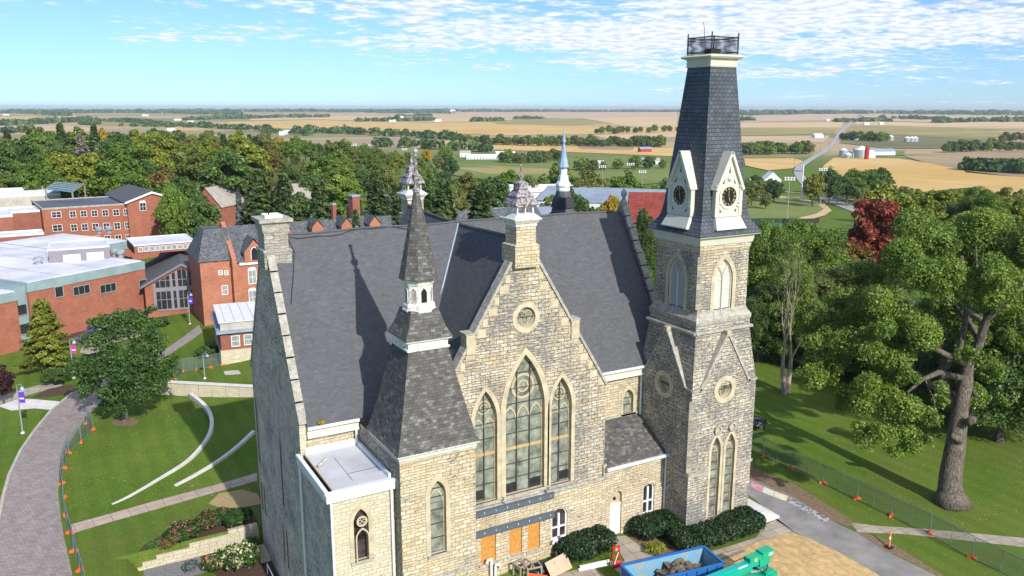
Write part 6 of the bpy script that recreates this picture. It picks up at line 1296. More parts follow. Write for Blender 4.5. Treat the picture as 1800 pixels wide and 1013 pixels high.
for k, u in enumerate((436, 511, 570, 622, 672)):       # wall dormers
    a, _ = W2.hit(u+(0 if k else 10), 440); m = MB(); w_ = 1.6 if k == 0 else 1.0; hgt = 3.2 if k == 0 else 2.0; off = 0 if k == 0 else -3.6; zb_ = z2-.2 if k == 0 else z2+3.2
    m.prism(W2.at(a, .3+off, 0), W2.U, [(-w_, zb_), (w_, zb_), (w_, zb_+hgt*.55), (0, zb_+hgt*1.15), (-w_, zb_+hgt*.55)], 3.5, M['brick_orange']); dmr = m.build('dormer', sem)
    r = MB(); r.add([W2.at(a-w_-.2, .5+off, zb_+hgt*.5), W2.at(a, .5+off, zb_+hgt*1.25), W2.at(a, off-4.5, zb_+hgt*1.25), W2.at(a-w_-.2, off-4.5, zb_+hgt*.5), W2.at(a+w_+.2, .5+off, zb_+hgt*.5), W2.at(a+w_+.2, off-4.5, zb_+hgt*.5)], ((0, 1, 2, 3), (4, 5, 2, 1)), M['slate_old']); r.build('dormer_roof', dmr)
    if k == 0: g_ = MB(); g_.poly(W2.at(a, .33, 0), W2.U, arch(0, zb_+.4, 1.0, zb_+1.7, zb_+2.5), M['darkglass']); g_.ring(W2.at(a, .33, 0), W2.U, arch(0, zb_+.4, 1.2, zb_+1.7, zb_+2.6), arch(0, zb_+.4, 1.0, zb_+1.7, zb_+2.5), .05, M['white']); g_.build('dormer_window', dmr)
for u, v0, v1, w_, off in ((622, 345, 392, .95, -9), (614, 362, 385, .5, -12), (586, 360, 385, .45, -12)):
    q = Vector(ray(u, v0)); t = ((W2.A+W2.N*off-Vector(CAM)).dot(W2.N))/q.dot(W2.N); P = Vector(CAM)+q*t
    m = MB(); m.box((P.x, P.y, P.z-3.5), (w_*1.6, w_*1.6, 7), M['brick_dark'], .2); m.box((P.x, P.y, P.z+.1), (w_*1.8, w_*1.8, .3), M['lead'], .2); m.build('brick_chimney', sem)
# ---- rear building with chimneys and slate roof beyond the seminary
A, B = at_depth(585, 395, 152), at_depth(668, 392, 158); W3 = Wall(A, B); rb = thing('slate_roofed_house', 'slate-roofed brick house with tall chimneys beyond the seminary roof', 'building', tuple(W3.at(0, 0, -1)))
shell(W3, rb, 9, -2, 9.5, 'brick_orange', roof=None); gable_roof(W3, rb, 0, W3.L, 9, 9.5, 4.2, 'slate_old', .3, True, 'brick_orange')
# ---- flat-roofed brick cottage wing
A, B = G(391, 642), G(450, 630); W4 = Wall(A, B); z4 = W4.hit(415, 584)[1]; z5 = W4.hit(415, 567)[1]; zs4 = W4.hit(415, 614)[1]
cot = thing('brick_cottage', 'small flat-roofed brick wing with a limestone foot and pale standing-seam roof', 'building', tuple(W4.at(0, 0, -1)))
shell(W4, cot, 13, zs4, z4, 'brick_dark', 0, W4.L+6, roof=None)
m = MB(); m.obox(W4.A, W4.U, W4.N, -.1, W4.L+6, -13, .12, -2.5, zs4, M['stone_new']); m.build('stone_foot', cot)
m = MB(); m.obox(W4.A, W4.U, W4.N, -.5, W4.L+6, -13, .5, z4, z4+.3, M['lead']); m.build('eave', cot)
m = MB(); m.obox(W4.A, W4.U, W4.N, .1, W4.L+6, -12, -.4, z4+.3, z5, M['concrete']); m.obox(W4.A, W4.U, W4.N, -.1, W4.L+6, -12.2, -.2, z5, z5+.1, M['gutter']); rf = m.build('upper_roof', cot)
m = MB()
for i in range(8): m.obox(W4.A, W4.U, W4.N, .8+i*1.3, .84+i*1.3, -12, -.3, z5+.1, z5+.16, M['galv'])
m.build('standing_seam', rf)
for px in ((407, 589, 421, 610), (429, 587, 443, 607)):
    a0, z0 = W4.hit(px[0], px[3]); a1, z1 = W4.hit(px[2], px[1]); win(W4, cot, a0, a1, z0, z1, 1, 2, 'white', 'oldglass')
a0, z0 = W4.hit(411, 636); a1, z1 = W4.hit(421, 626); win(W4, cot, a0, a1, z0, z1, 1, 1, 'white', 'oldglass')
# ---- three-storey brick school at the far left and its wings
A, B = at_depth(79, 415, 186), at_depth(227, 408, 196); W5 = Wall(A, B); z6 = W5.hit(150, 364)[1]
sch = thing('brick_school', 'three-storey red brick building with white windows, flat dark roof and a gabled end', 'building', tuple(W5.at(0, 0, -1)))
shell(W5, sch, 20, -2, z6, 'brick', roof='darkroof', par=.3, rim='dressed_grey')
rowsv = ((370, 382), (393, 406), (415, 428)); cols_ = (99, 128, 147, 166, 185, 204, 221)
for ri, (v0, v1) in enumerate(rowsv):
    for ci, u in enumerate(cols_):
        hw = 8 if ci == 0 else (5 if ci < 6 else 3.3); vv = (ci-2)*-.75
        a0, z0 = W5.hit(u-hw+ri*2.0, v1+vv); a1, z1 = W5.hit(u+hw+ri*2.0, v0+vv)
        if z1 > z6-.5: z1 = z6-.6
        win(W5, sch, a0, a1, z0, z1, 2, 2, 'white', 'darkglass')
W5b = Wall(W5.at(W5.L, .8, 0), W5.at(W5.L+11.2, .8, 0)); s_a, z7 = W5b.hit(227, 356); am, z8 = W5b.hit(251, 340)
m = MB(); m.prism(W5b.at(0, 0, 0), W5b.U, [(0, -2), (11.2, -2), (11.2, z7), (5.6, z8), (0, z7)], 26, M['brick']); m.build('gabled_wall', sch); gable_roof(W5b, sch, 0, 11.2, 26, z7, z8-z7+.15, 'roof', .5, False, 'brick')
m = MB(); m.prism(W5b.at(0, .55, 0), W5b.U, [(-.5, z7-.3), (5.6, z8-.1), (11.7, z7-.3), (11.7, z7+.1), (5.6, z8+.35), (-.5, z7+.1)], .25, M['white']); m.build('bargeboard', sch)
a0, z0 = W5b.hit(246, 371); a1, z1 = W5b.hit(256, 356); win(W5b, sch, a0, a1, z0, z1, 2, 2, 'white', 'darkglass', True)
W5c = Wall(W5.at(-9, -4, 0), W5.at(0, -4, 0)); shell(W5c, sch, 10, -2, z6-.8, 'brick_dark', roof='membrane', name='side_wing')
W6 = Wall(at_depth(-60, 412, 173), at_depth(79, 418, 181)); zz = W6.hit(30, 380)[1]; wing = thing('brick_wing', 'lower brick wing with pale flat roofs at the left edge of the photo', 'building', tuple(W6.at(0, 0, -1)))
shell(W6, wing, 14, -2, zz, 'brick_dark', 0, W6.L-5.6, roof='membrane', name='upper_wall'); W6b = Wall(W6.at(0, 7, 0), W6.at(W6.L, 7, 0)); shell(W6b, wing, 6, -2, W6b.hit(30, 415)[1], 'brick_dark', 0, W6.L-.5, roof='membrane', name='lower_wall')
W7 = Wall(at_depth(-60, 350, 216), at_depth(106, 352, 226)); zz = W7.hit(30, 346)[1]; bw = thing('white_roofed_building', 'low building with a white flat roof behind the brick school', 'building', tuple(W7.at(0, 0, -1))); shell(W7, bw, 22, -2, zz, 'concrete', roof='white', par=.6)
# solar canopy
P0, P1, P2, P3 = [at_depth(u, v, d_) for u, v, d_ in ((80, 332, 221), (127, 338, 216), (148, 324, 238), (101, 318, 243))]
sol = thing('solar_roof', 'tilted roof of blue solar panels behind the brick school', 'solar roof', (P0.x, P0.y, 0)); M['solar'] = slabs('solar_panels', (.03, .16, .30), (.05, .22, .36), 1.6, 1.0); M['solar'].node_tree.nodes['Principled BSDF'].inputs['Roughness'].default_value = .25
m = MB(); m.quad(P0, P1, P2, P3, M['solar']); m.build('solar_panel', sol)
m = MB()
for k in range(1, 5): m.tube([P0.lerp(P3, k/5)+Z_*.08, P1.lerp(P2, k/5)+Z_*.08], .10, M['tracery'], 4)
m.tube([P0, P1, P2, P3, P0], .12, M['galv'], 4)
for p in (P0, P1, P2, P3): m.tube([p, (p.x, p.y, -2)], .2, M['galv'], 5)
m.build('frame', sol)
# generic house builder for the town and farms
def house(u, v, w, d, h, rise, wall, roof, label, cat='house', ang=0.0, name='house', group=None, rows=1, gable=False, D=None, wins=True):
    P = G(u, v) if D is None else at_depth(u, v, D); z0 = terr(P.x, P.y) if D is not None else P.z
    e = Vector((math.cos(ang-YAW), math.sin(ang-YAW), 0)); W = Wall(Vector((P.x, P.y, 0))-e*w/2, Vector((P.x, P.y, 0))+e*w/2)
    t = thing(name, label, cat, (P.x, P.y, z0), group); m = MB(); m.obox(W.A, W.U, W.N, 0, w, -d, 0, z0-1, z0+h, M[wall]); m.build('wall', t)
    if rise: gable_roof(W, t, 0, w, d, z0+h, rise, roof, .35, not gable, wall)
    else: m = MB(); m.obox(W.A, W.U, W.N, -.15, w+.15, -d-.15, .15, z0+h, z0+h+.3, M[roof]); m.build('roof', t)
    if wins:
        n = max(2, int(w/3.2))
        for r in range(rows):
            for i in range(n): a = w*(i+.5)/n; m = MB(); m.obox(W.A, W.U, W.N, a-.5, a+.5, .01, .06, z0+1+r*2.9, z0+2.4+r*2.9, M['darkglass']); m.build('window', t)
    return t, W, z0
M['barnred'] = plain('red_barn_paint', (.40, .03, .025), .6, .1); M['redroof'] = shingle('red_roof_tiles', [(.22, .04, .028), (.30, .065, .045), (.26, .05, .034)], .5, .45, .7, blotch=.15); M['bluewhite'] = plain('white_siding', (.78, .82, .84), .6, .04); M['metalroof'] = slabs('grey_blue_metal_roof', (.25, .30, .37), (.29, .34, .41), 60, .9); M['whiteroof'] = plain('white_metal_roof', (.80, .80, .78), .5, .04); M['tanroof'] = shingle('tan_grey_shingle', [(.33, .30, .26), (.42, .39, .35), (.38, .35, .31)], .9, .4, .3)
house(430, 330, 42, 16, 5.5, 5, 'brick', 'tanroof', 'wide hall with a pale grey shingled roof among the trees', 'building', .15, 'pale_roofed_hall', D=255)
house(361, 330, 9, 30, 6.5, 5.5, 'brick', 'tanroof', 'brick gable end with white trim left of the rusty tree', 'building', -.2, 'gable_end_hall', gable=True, D=235)
house(965, 352, 24, 22, 11, 1.2, 'whiteroof', 'whiteroof', 'large white-roofed sports hall behind the front lantern chimney', 'building', .12, 'sports_hall', D=240, wins=False)
house(1068, 374, 40, 22, 9.5, 3.0, 'whiteroof', 'metalroof', 'long grey-blue metal-roofed hall beyond the nave ridge', 'building', -.35, 'metal_roofed_hall', D=222, wins=False)
house(950, 380, 20, 16, 8.5, 1.5, 'whiteroof', 'metalroof', 'grey metal roof just left of the blue-capped spire', 'building', .2, 'metal_roofed_hall', D=200, wins=False)
house(1190, 402, 15, 14, 16.0, 4.2, 'brick', 'redroof', 'building with a bright red tiled roof peeping out left of the clock tower', 'building', -.12, 'red_roofed_building', D=135)
house(1136, 268, 15, 9, 4, 2.6, 'barnred', 'metalroof', 'bright red barn with a blue-grey roof left of the tower', 'barn', .25, 'red_barn', wins=False)
house(853, 281, 40, 12, 4, 1.5, 'bluewhite', 'whiteroof', 'long white sheds on the green left of the spire', 'shed', .1, 'white_shed'); house(818, 277, 12, 9, 5, 2.5, 'bluewhite', 'tanroof', 'white house beside the long white sheds', 'house', .1)
house(889, 275, 22, 10, 4, 1.4, 'bluewhite', 'whiteroof', 'right-hand white shed on the green', 'shed', .15, 'white_shed'); house(946, 278, 26, 9, 4, 1.5, 'bluewhite', 'metalroof', 'shed with a blue-grey roof among the round trees', 'shed', -.05, 'metal_roofed_shed')
house(1052, 292, 12, 8, 3.6, 1.2, 'bluewhite', 'whiteroof', 'small white and brown garage on the far green', 'garage', .1, 'garage'); house(1145, 290, 18, 9, 4, 2.5, 'bluewhite', 'tanroof', 'brown-roofed house left of the clock tower roof', 'house', .1)
house(920, 255, 16, 9, 6, 3.0, 'bluewhite', 'whiteroof', 'white farmhouse in the trees above the long sheds', 'house', .2); house(1330, 334, 8, 8, 4.5, 3, 'bluewhite', 'whiteroof', 'low white shed left of the white farmhouse', 'shed', .1, 'white_shed')
house(1358, 334, 11, 9, 7, 5.0, 'bluewhite', 'whiteroof', 'white two-storey farmhouse with a steep gable right of the clock tower', 'house', .05, rows=2, gable=True)
for u, v, w_, lb in ((1519, 278, 26, 'long pale shed behind the grain bins'), (1552, 274, 30, 'grey metal shed right of the grain bins')): house(u, v, w_, 12, 5, 3, 'whiteroof', 'metalroof' if u > 1530 else 'whiteroof', lb, 'shed', .1, 'farm_shed', wins=False)
for u, v, w_, lb in ((1440, 243, 24, 'white farmhouse left of the country road'), (1505, 247, 10, 'white house among dark trees right of the road'), (1524, 220, 26, 'white shed beside the distant road'), (1550, 219, 20, 'far white shed alone in the field'), (1456, 213, 20, 'distant white barn left of the road'), (1475, 214, 18, 'distant farm building beside the road'), (690, 214, 40, 'white farm building near the far wood, left of centre'), (770, 214, 40, 'white farm building at the far trees, centre left'), (706, 207, 30, 'distant farmstead on the pale fields')): house(u, v, w_*.7, 12, 5, 3, 'bluewhite', 'whiteroof', lb, 'farm building', .2, 'farm_building', wins=False)
for u, v, w_, lb in ((230, 199, 60, 'wide white shed on the horizon left of centre'), (255, 204, 50, 'pale shed with a blue roof on the far left plain'), (312, 212, 44, 'white shed by the far left farm road'), (335, 216, 30, 'smaller white shed by the far left farm road'), (300, 231, 22, 'white shed at the edge of the left woods'), (505, 236, 22, 'white shed above the wood, left of centre'), (495, 238, 14, 'small white shed beside another above the wood'), (10, 203, 50, 'pale farmhouse at the far left'), (30, 219, 30, 'low pale sheds behind the left woods')): house(u, v, w_*.7, 14, 5, 2.5, 'bluewhite', 'whiteroof', lb, 'farm building', .1, 'farm_building', wins=False)
for u, v, lb in ((792, 198, 'pale grain elevator on the horizon, centre'), (1458, 196, 'white grain elevator on the horizon, right')):
    P = G(u, v); m = MB(); 
    for k in range(4): m.frustums((P.x+k*14, P.y), [(P.z-5, 7), (P.z+24+8*(k == 1), 7)], M['white'], 12)
    tag(m.build('grain_elevator'), lb, 'grain elevator')
def bin_(u, v, r, h, label, grp=None):
    P = G(u, v); t = thing('grain_bin', label, 'grain bin', tuple(P), grp); m = MB(); m.frustums((0, 0), [(-1, r), (h, r)], M['galv'], 16); m.build('bin_wall', t, local=True); m = MB(); m.frustums((0, 0), [(h, r*1.03), (h+r*.55, r*.15)], M['gutter'], 16); m.build('conical_roof', t, local=True)
bin_(1482, 275, 4.5, 7, 'left grain bin of the farm by the country road'); bin_(1490, 279, 4, 4.5, 'small low grain bin between the other two'); bin_(1513, 278, 8, 9, 'largest round grain bin of the farm by the country road'); bin_(1565, 248, 5, 7, 'single grain bin beside the small red shed')
for u in (1594, 1602, 1608): bin_(u, 250, 5, 6.5, 'round metal grain bin standing in the dark field', 'row of three bins in the dark field')
P = G(1523, 281); m = MB(); m.frustums((P.x, P.y), [(P.z, 2.4), (P.z+13, 2.4), (P.z+14.5, .6)], M['barnred'], 12); tag(m.build('red_silo'), 'narrow red silo beside the largest grain bin', 'silo')
house(1558, 247, 12, 9, 5, 3, 'barnred', 'whiteroof', 'small red shed in the field right of the road', 'shed', .1, 'red_shed', wins=False)
# poles
def pole(u, v, vt, label, cat, kind, grp=None):
    P = G(u, v); D = float(np.dot(np.array(P)-CAM, _fw)); zt_ = ztop(P, u, vt); h = zt_-P.z; t = thing({'light': 'floodlight_pole', 'utility': 'utility_pole', 'mast': 'white_mast'}[kind], label, cat, tuple(P), grp)
    r_ = max(.13, h*.009)*(2.2 if kind == 'mast' else 1.3); m = MB(); m.tube([(0, 0, -1), (0, 0, h)], [r_, r_*.6 if kind != 'mast' else r_], M['galv' if kind == 'light' else 'white' if kind == 'mast' else 'bark'], 6); m.build('shaft', t, local=True)
    if kind == 'light':
        e = Vector((math.cos(YAW), -math.sin(YAW), 0)); m = MB()
        for k, z in enumerate((h, h-.9)): m.tube([-e*2.3+Z_*z, e*2.3+Z_*z], .1, M['galv'], 4)
        m.build('crossarm', t, local=True)
        for z in (h+.15, h-.75):
            for a in (-2, -.7, .7, 2): m = MB(); c = e*a+Z_*z; m.box(tuple(c), (.7, .5, .6), M['white'], -YAW); m.build('lamp_head', t, local=True)
    if kind == 'utility':
        e = Vector((math.cos(YAW+.4), -math.sin(YAW+.4), 0))
        for z in (h-.6, h-2): m = MB(); m.tube([-e*1.4+Z_*z, e*1.4+Z_*z], .09, M['bark'], 4); m.build('crossarm', t, local=True)
for u, v, vt, w_ in ((424, 282, 256, 'left of the wood, above the pale roofed hall'), (513, 284, 264, 'above the far wood left of centre'), (622, 297, 254, 'tall one left of the far lantern chimney'), (648, 285, 255, 'further one left of the far lantern chimney'), (712, 292, 262, 'behind the far lantern chimney'), (1058, 338, 292, 'left of the two above the nave ridge'), (1107, 340, 288, 'middle one above the nave ridge'), (1128, 341, 301, 'nearest one just left of the clock tower'), (1383, 389, 313, 'at the ball field beside the white farmhouse'), (1442, 362, 297, 'on the grass between ball field and country road')): pole(u, v, vt, 'steel floodlight pole '+w_, 'light pole', 'light')
pole(1408, 350, 290, 'thick white mast beside the country road', 'mast', 'mast')
for u, v, vt, w_ in ((1514, 384, 333, 'in front of the red maple'), (1501, 372, 348, 'left of the red maple, shorter'), (1471, 360, 355-26, 'on the verge of the country road'), (1451, 366, 354-30, 'leaning on the verge left of the road'), (1396, 296, 278, 'left of the road by the golden field'), (1441, 268, 250, 'by the bend of the road'), (1457, 265, 250, 'right of the bend of the road'), (1444, 296, 278, 'at the edge of the golden field'), (513, 290, 252, 'wooden, above the wood left of centre'), (1487, 375, 352, 'thin, on the grass')): pole(u, v, vt, 'wooden utility pole '+w_, 'utility pole', 'utility')
m = MB()
for k in range(3):
    Pa, Pb = G(1514, 384), G(1396, 296); Pa2 = Vector((Pa.x+k*1.2-1.2, Pa.y, Pa.z+12)); Pc = G(1471, 360); Pc2 = Vector((Pc.x+k*1.2-1.2, Pc.y, Pc.z+10)); m.tube([Pa2, (Pa2+Pc2)/2-Z_*.8, Pc2], .05, M['iron'], 3)
tag(m.build('power_lines'), 'thin dark power lines strung beside the country road', 'power line')
# dark wind screen of the ball field and its fence posts
S0, S1 = G(1300, 397), G(1440, 392); m = MB(); n = 14
for i in range(n):
    a, b = S0.lerp(S1, i/n), S0.lerp(S1, (i+.96)/n); m.add([(a.x, a.y, terr(a.x, a.y)), (b.x, b.y, terr(b.x, b.y)), (b.x, b.y, terr(b.x, b.y)+2.2), (a.x, a.y, terr(a.x, a.y)+2.2), (a.x, a.y+.15, terr(a.x, a.y)+2.2), (b.x, b.y+.15, terr(b.x, b.y)+2.2)], ((0, 1, 2, 3), (3, 2, 5, 4)), M['blackplastic'])
tag(m.build('outfield_screen'), 'black wind screen fence along the near side of the ball field', 'fence')
P = G(1360, 350); m = MB(); m.box((P.x, P.y, P.z+1.2), (3, 3, 2.6), M['purple']); m.box((P.x, P.y, P.z+2.7), (3.3, 3.3, .3), M['white']); tag(m.build('dugout_box'), 'small blue-purple booth behind the ball field', 'booth')
# ================================================================== NEAR OBJECTS
# low curved seat walls on the lawn
def curved_wall(pts, w0, w1, h0, h1, label):
    P = [G(*p) for p in pts]; Q = []
    for i in range(len(P)-1):
        p0, p1, p2, p3 = P[max(i-1, 0)], P[i], P[i+1], P[min(i+2, len(P)-1)]
        for k in range(6): t = k/6; Q.append(.5*((2*p1)+(p2-p0)*t+(2*p0-5*p1+4*p2-p3)*t*t+(3*p1-p0-3*p2+p3)*t**3))
    Q.append(P[-1]); vs = []; fs = []
    for i, q in enumerate(Q):
        t = (Q[min(i+1, len(Q)-1)]-Q[max(i-1, 0)]); t.z = 0; t.normalize(); s = Vector((t.y, -t.x, 0)); f_ = i/(len(Q)-1); w_ = w0+(w1-w0)*f_; h = h0+(h1-h0)*f_
        for k, z in ((-1, -.2), (-1, h), (1, h), (1, -.2)): vs.append((q.x+s.x*k*w_/2, q.y+s.y*k*w_/2, q.z+z))
    for i in range(len(Q)-1):
        for j in range(3): fs.append((4*i+j, 4*i+4+j, 4*i+5+j, 4*i+1+j))
    fs += [(0, 1, 2, 3), tuple(len(vs)-k for k in (1, 2, 3, 4))]; m = MB(); m.add(vs, fs, M['pale_concrete']); tag(m.build('curved_wall'), label, 'low wall')
curved_wall([(197, 887), (230, 872), (279, 844), (329, 813), (358, 783), (371, 759), (371, 736), (358, 716), (335, 698)], .22, .5, .05, .55, 'long curving white seat wall sweeping across the lawn')
curved_wall([(308, 855), (345, 836), (388, 810), (421, 785), (446, 762)], .3, .4, .15, .35, 'shorter curved white wall disappearing behind the chapel')
A, B = G(279, 694), G(446, 698); W = Wall(A, B); m = MB(); nst = 7
for i in range(nst): m.obox(W.A, W.U, W.N, W.L*i/nst, W.L*(i+.97)/nst, -.5, -.02*(i % 2), -1.7, .15, M['stone_new']); 
m.build('x') if False else None
o = m.build('terrace_wall'); tag(o, 'long pale stone wall holding the terrace behind the lawn', 'wall'); m = MB(); m.obox(W.A, W.U, W.N, -.1, W.L+.1, -.6, .1, .15, .28, M['pale_concrete']); m.build('coping', o)
m = MB(); pts = [W.at(-1, -.3, 0), W.at(W.L+6, -.3, 0), W.at(W.L+6, -26, 0), W.at(-1, -26, 0)]
# stone retaining wall of stepped courses
m = MB(); random.seed(3)
x = -42.6
for c_ in range(5):
    z = -3.05+c_*.34; x0 = -42.7+c_*1.35*(.6+.25*c_) if c_ else -42.7; x0 = (-42.7, -42.3, -41.2, -38.6, -35.4)[c_]; x = x0
    while x < -33.0:
        w_ = random.uniform(.6, 1.1); x2 = min(x+w_, -32.85); y = 18.3+.03*c_+random.uniform(-.03, .03); z0 = z+(.0 if c_ else 0)
        m.b2(x, x2-.02, y, 18.75+random.uniform(0, .1), z0, z0+.325, M['retain' if False else 'stone_new']); x = x2
tag(m.build('retaining_wall'), 'stepped limestone retaining wall above the hydrangeas, left of the chapel', 'retaining wall')
m = MB(); m.b2(-33.6, -32.75, 14.6, 17.0, -3.0, -2.6, M['stone_new']); tag(m.build('stone_step'), 'low stone block at the foot of the chapel end wall', 'step')
hr = thing('hand_rail', 'thin white metal handrail at the foot of the chapel end wall', 'handrail', (-33.4, 10, -3)); m = MB(); m.tube([(-33.5, 12.6, -2.0), (-33.5, 7, -2.2)], .04, M['white'], 5); m.build('rail', hr)
for y in (12.6, 9.8, 7.0): m = MB(); m.tube([(-33.5, y, -3), (-33.5, y, -2.05)], .03, M['white'], 5); m.build('post', hr)
# temporary chain-link fences on orange feet
def mesh_mat():
    t = NT('chain_link'); uv = t.uv(rot=PI/4); a = t.brick(uv, .09, .09, c3(1, 1, 1), c3(1, 1, 1), c3(0, 0, 0), .011, 0); tr_ = t.n('ShaderNodeBsdfTransparent'); t.fin(c3(.16, .22, .20), .5, .3)
    mx = t.n('ShaderNodeMixShader', {0: t.rng(a.outputs['Fac'], 0, 1, 0.05, .75), 1: tr_.outputs[0], 2: t.b.outputs[0]}); t.t.links.new(mx.outputs[0], t.out.inputs['Surface']); return t.m
M['mesh'] = mesh_mat(); M['fencepipe'] = plain('grey_green_pipe', (.20, .27, .27), .5, .08, metal=.3)
def fence_run(pts, label, grp, feet_label, feet_grp, h=1.85, feet=True):
    P = [G(*p) for p in pts]
    for i in range(len(P)-1):
        a, b = P[i], P[i+1]; L = (b-a).length; e = (b-a)/L; t = thing('chain_link_fence', label, 'fence', tuple(a), grp); m = MB(); I = lambda s, z: e*s+Z_*z
        m.tube([I(.05, .1), I(.05, h), I(L-.05, h), I(L-.05, .1), I(.05, .1)], .032, M['fencepipe'], 5); m.tube([I(L/2, .1), I(L/2, h)], .025, M['fencepipe'], 4); m.build('frame', t, local=True)
        m = MB(); m.quad(I(.05, .1), I(L-.05, .1), I(L-.05, h), I(.05, h), M['mesh']); m.build('mesh_panel', t, local=True)
    if feet:
        for i, p in enumerate(P):
            t = thing('fence_foot', feet_label, 'fence foot', tuple(p), feet_grp, .7*i); m = MB(); m.box((-.16, 0, .1), (.4, .26, .2), M['orange'], 0, .75); m.box((.2, .04, .08), (.28, .22, .16), M['orange'], .5, .7); m.box((0, 0, .26), (.13, .13, .3), M['orange'], 0, .6); m.build('weight_block', t, local=True)
fence_run([(1290, 772), (1342, 801), (1390, 825), (1446, 850), (1506, 878), (1565, 907), (1634, 939), (1709, 982), (1810, 1030)], 'chain-link panel of the temporary fence on the right-hand lawn', 'fence panels on the right lawn', 'orange weight at the foot of the right-hand fence', 'orange feet of the right fence')
fence_run([(153, 745), (164, 756), (143, 778), (121, 797), (112, 824), (108, 851), (113, 876), (114, 908), (123, 938), (130, 970), (141, 1003), (152, 1040)], 'chain-link panel of the curved fence beside the brick-paved road', 'fence panels by the paved road', 'orange weight at the foot of the fence beside the paved road', 'orange feet of the left fence')
fence_run([(306, 668), (322, 654), (346, 650), (370, 647), (392, 642)], 'chain-link panel behind the terrace wall near the cottage', 'fence panels near the cottage', 'orange weight by the fence near the cottage', 'orange feet near the cottage')
# lamps with banners
def lamp(u, v, vt, label, banner=None):
    P = G(u, v); h = ztop(P, u, vt)-P.z; t = thing('street_lamp', label, 'street lamp', tuple(P)); m = MB(); m.frustums((0, 0), [(0, .22), (.15, .2), (.2, .1)], M['pale_concrete'], 8); m.tube([(0, 0, 0), (0, 0, h*.93)], [.085, .06], M['galv'], 7); m.build('post', t, local=True)
    m = MB(); m.tube([(0, 0, h*.9), (.0, 0, h), (.25, -.1, h+.12), (.5, -.2, h), (.5, -.2, h*.97)], .03, M['galv'], 5); m.build('arm', t, local=True); m = MB(); m.frustums((.5, -.2), [(h*.9, .28), (h*.93, .24), (h*.97, .08)], M['lead'], 10); m.build('lamp_shade', t, local=True)
    if banner:
        m = MB(); e = Vector((math.cos(YAW), -math.sin(YAW), 0)); z0, z1 = h*.64, h*.86; q = [e*.1, e*.75]; n_ = Vector((-e.y, e.x, 0))*.02
        m.add([q[0]+Z_*z0-n_, q[1]+Z_*z0-n_, q[1]+Z_*z1-n_, q[0]+Z_*z1-n_, q[0]+Z_*z0+n_, q[1]+Z_*z0+n_, q[1]+Z_*z1+n_, q[0]+Z_*z1+n_], ((0, 1, 2, 3), (7, 6, 5, 4), (0, 4, 5, 1), (3, 2, 6, 7)), M[banner]); m.build('banner', t, local=True)
        m = MB(); m.obox((e*.1-n_*1.4), e, Vector((-n_.x, -n_.y, 0)).normalized(), .08, .57, 0, .01, z0+.35*(z1-z0), z0+.48*(z1-z0), M['white']); m.build('banner_stripe', t, local=True)
M['magenta'] = plain('magenta_banner', (.55, .05, .25), .6, .05)
lamp(40, 762, 676, 'street lamp with a purple banner left of the brick-paved road', 'purple'); lamp(130, 665, 596, 'street lamp with a red and purple banner beside the yellow-green conifer', 'magenta'); lamp(334, 570, 514, 'street lamp with a purple banner in front of the glass hall', 'purple'); lamp(360, 666, 622, 'plain street lamp behind the pale terrace wall')
# blue roll-off dumpster
zt_ = 1.75; c0, c1, c2 = [Vector(at_z(u, v, zt_)) for u, v in ((1092, 995), (1237, 962), (1273, 991))]
ax = (c1-c0); Ld = ax.length; ax.normalize(); ang = math.atan2(ax.y, ax.x); Wd = (c2-c1).length; cc = c0+ax*Ld/2+Vector((ax.y, -ax.x, 0))*Wd/2
M['bluepaint'] = peeling('blue_dumpster_paint', (.02, .13, .42), (.10, .13, .17), -.12, 2.5, .5); M['bluein'] = peeling('scuffed_blue_inside', (.16, .36, .50), (.34, .33, .28), .0, 1.6, .7)
dm = thing('dumpster', 'long open-topped blue dumpster parked in front of the hedges', 'dumpster', (cc.x, cc.y, 0), None, ang); h2, w2 = Ld/2, Wd/2
m = MB(); m.b2(-h2, h2, -w2, -w2+.08, .2, zt_, M['bluepaint']); m.b2(-h2, h2, w2-.08, w2, .2, zt_, M['bluepaint']); m.b2(-h2, -h2+.08, -w2+.08, w2-.08, .2, zt_, M['bluepaint']); m.b2(h2-.08, h2, -w2+.08, w2-.08, .2, zt_, M['bluepaint']); m.build('body', dm, local=True)
m = MB(); m.b2(-h2+.081, h2-.081, -w2+.081, -w2+.09, .3, zt_-.02, M['bluein']); m.b2(-h2+.081, h2-.081, w2-.09, w2-.081, .3, zt_-.02, M['bluein']); m.b2(-h2+.081, -h2+.09, -w2+.09, w2-.09, .3, zt_-.02, M['bluein']); m.b2(h2-.09, h2-.081, -w2+.09, w2-.09, .3, zt_-.02, M['bluein']); m.b2(-h2+.09, h2-.09, -w2+.09, w2-.09, .25, .3, M['bluein']); m.build('lining', dm, local=True)
m = MB()
for y in (-w2, w2): m.b2(-h2-.06, h2+.06, y-.09, y+.09, zt_, zt_+.1, M['bluepaint'])
for x in (-h2, h2): m.b2(x-.09, x+.09, -w2+.09, w2-.09, zt_+.001, zt_+.1, M['bluepaint'])
m.build('top_rail', dm, local=True)
for k in range(8): x = -h2+.5+k*(Ld-1)/7; m = MB(); m.b2(x-.07, x+.07, -w2-.1, -w2-.001, .2, zt_-.01, M['bluepaint']); m.b2(x-.07, x+.07, w2+.001, w2+.1, .2, zt_-.01, M['bluepaint']); m.build('rib', dm, local=True)
for sx in (-1, 1):
    for sy in (-1, 1): m = MB(); m.tube([(sx*(h2-.5), sy*(w2-.4)-.1, .14), (sx*(h2-.5), sy*(w2-.4)+.1, .14)], .14, M['iron'], 10); m.build('roller', dm, local=True)
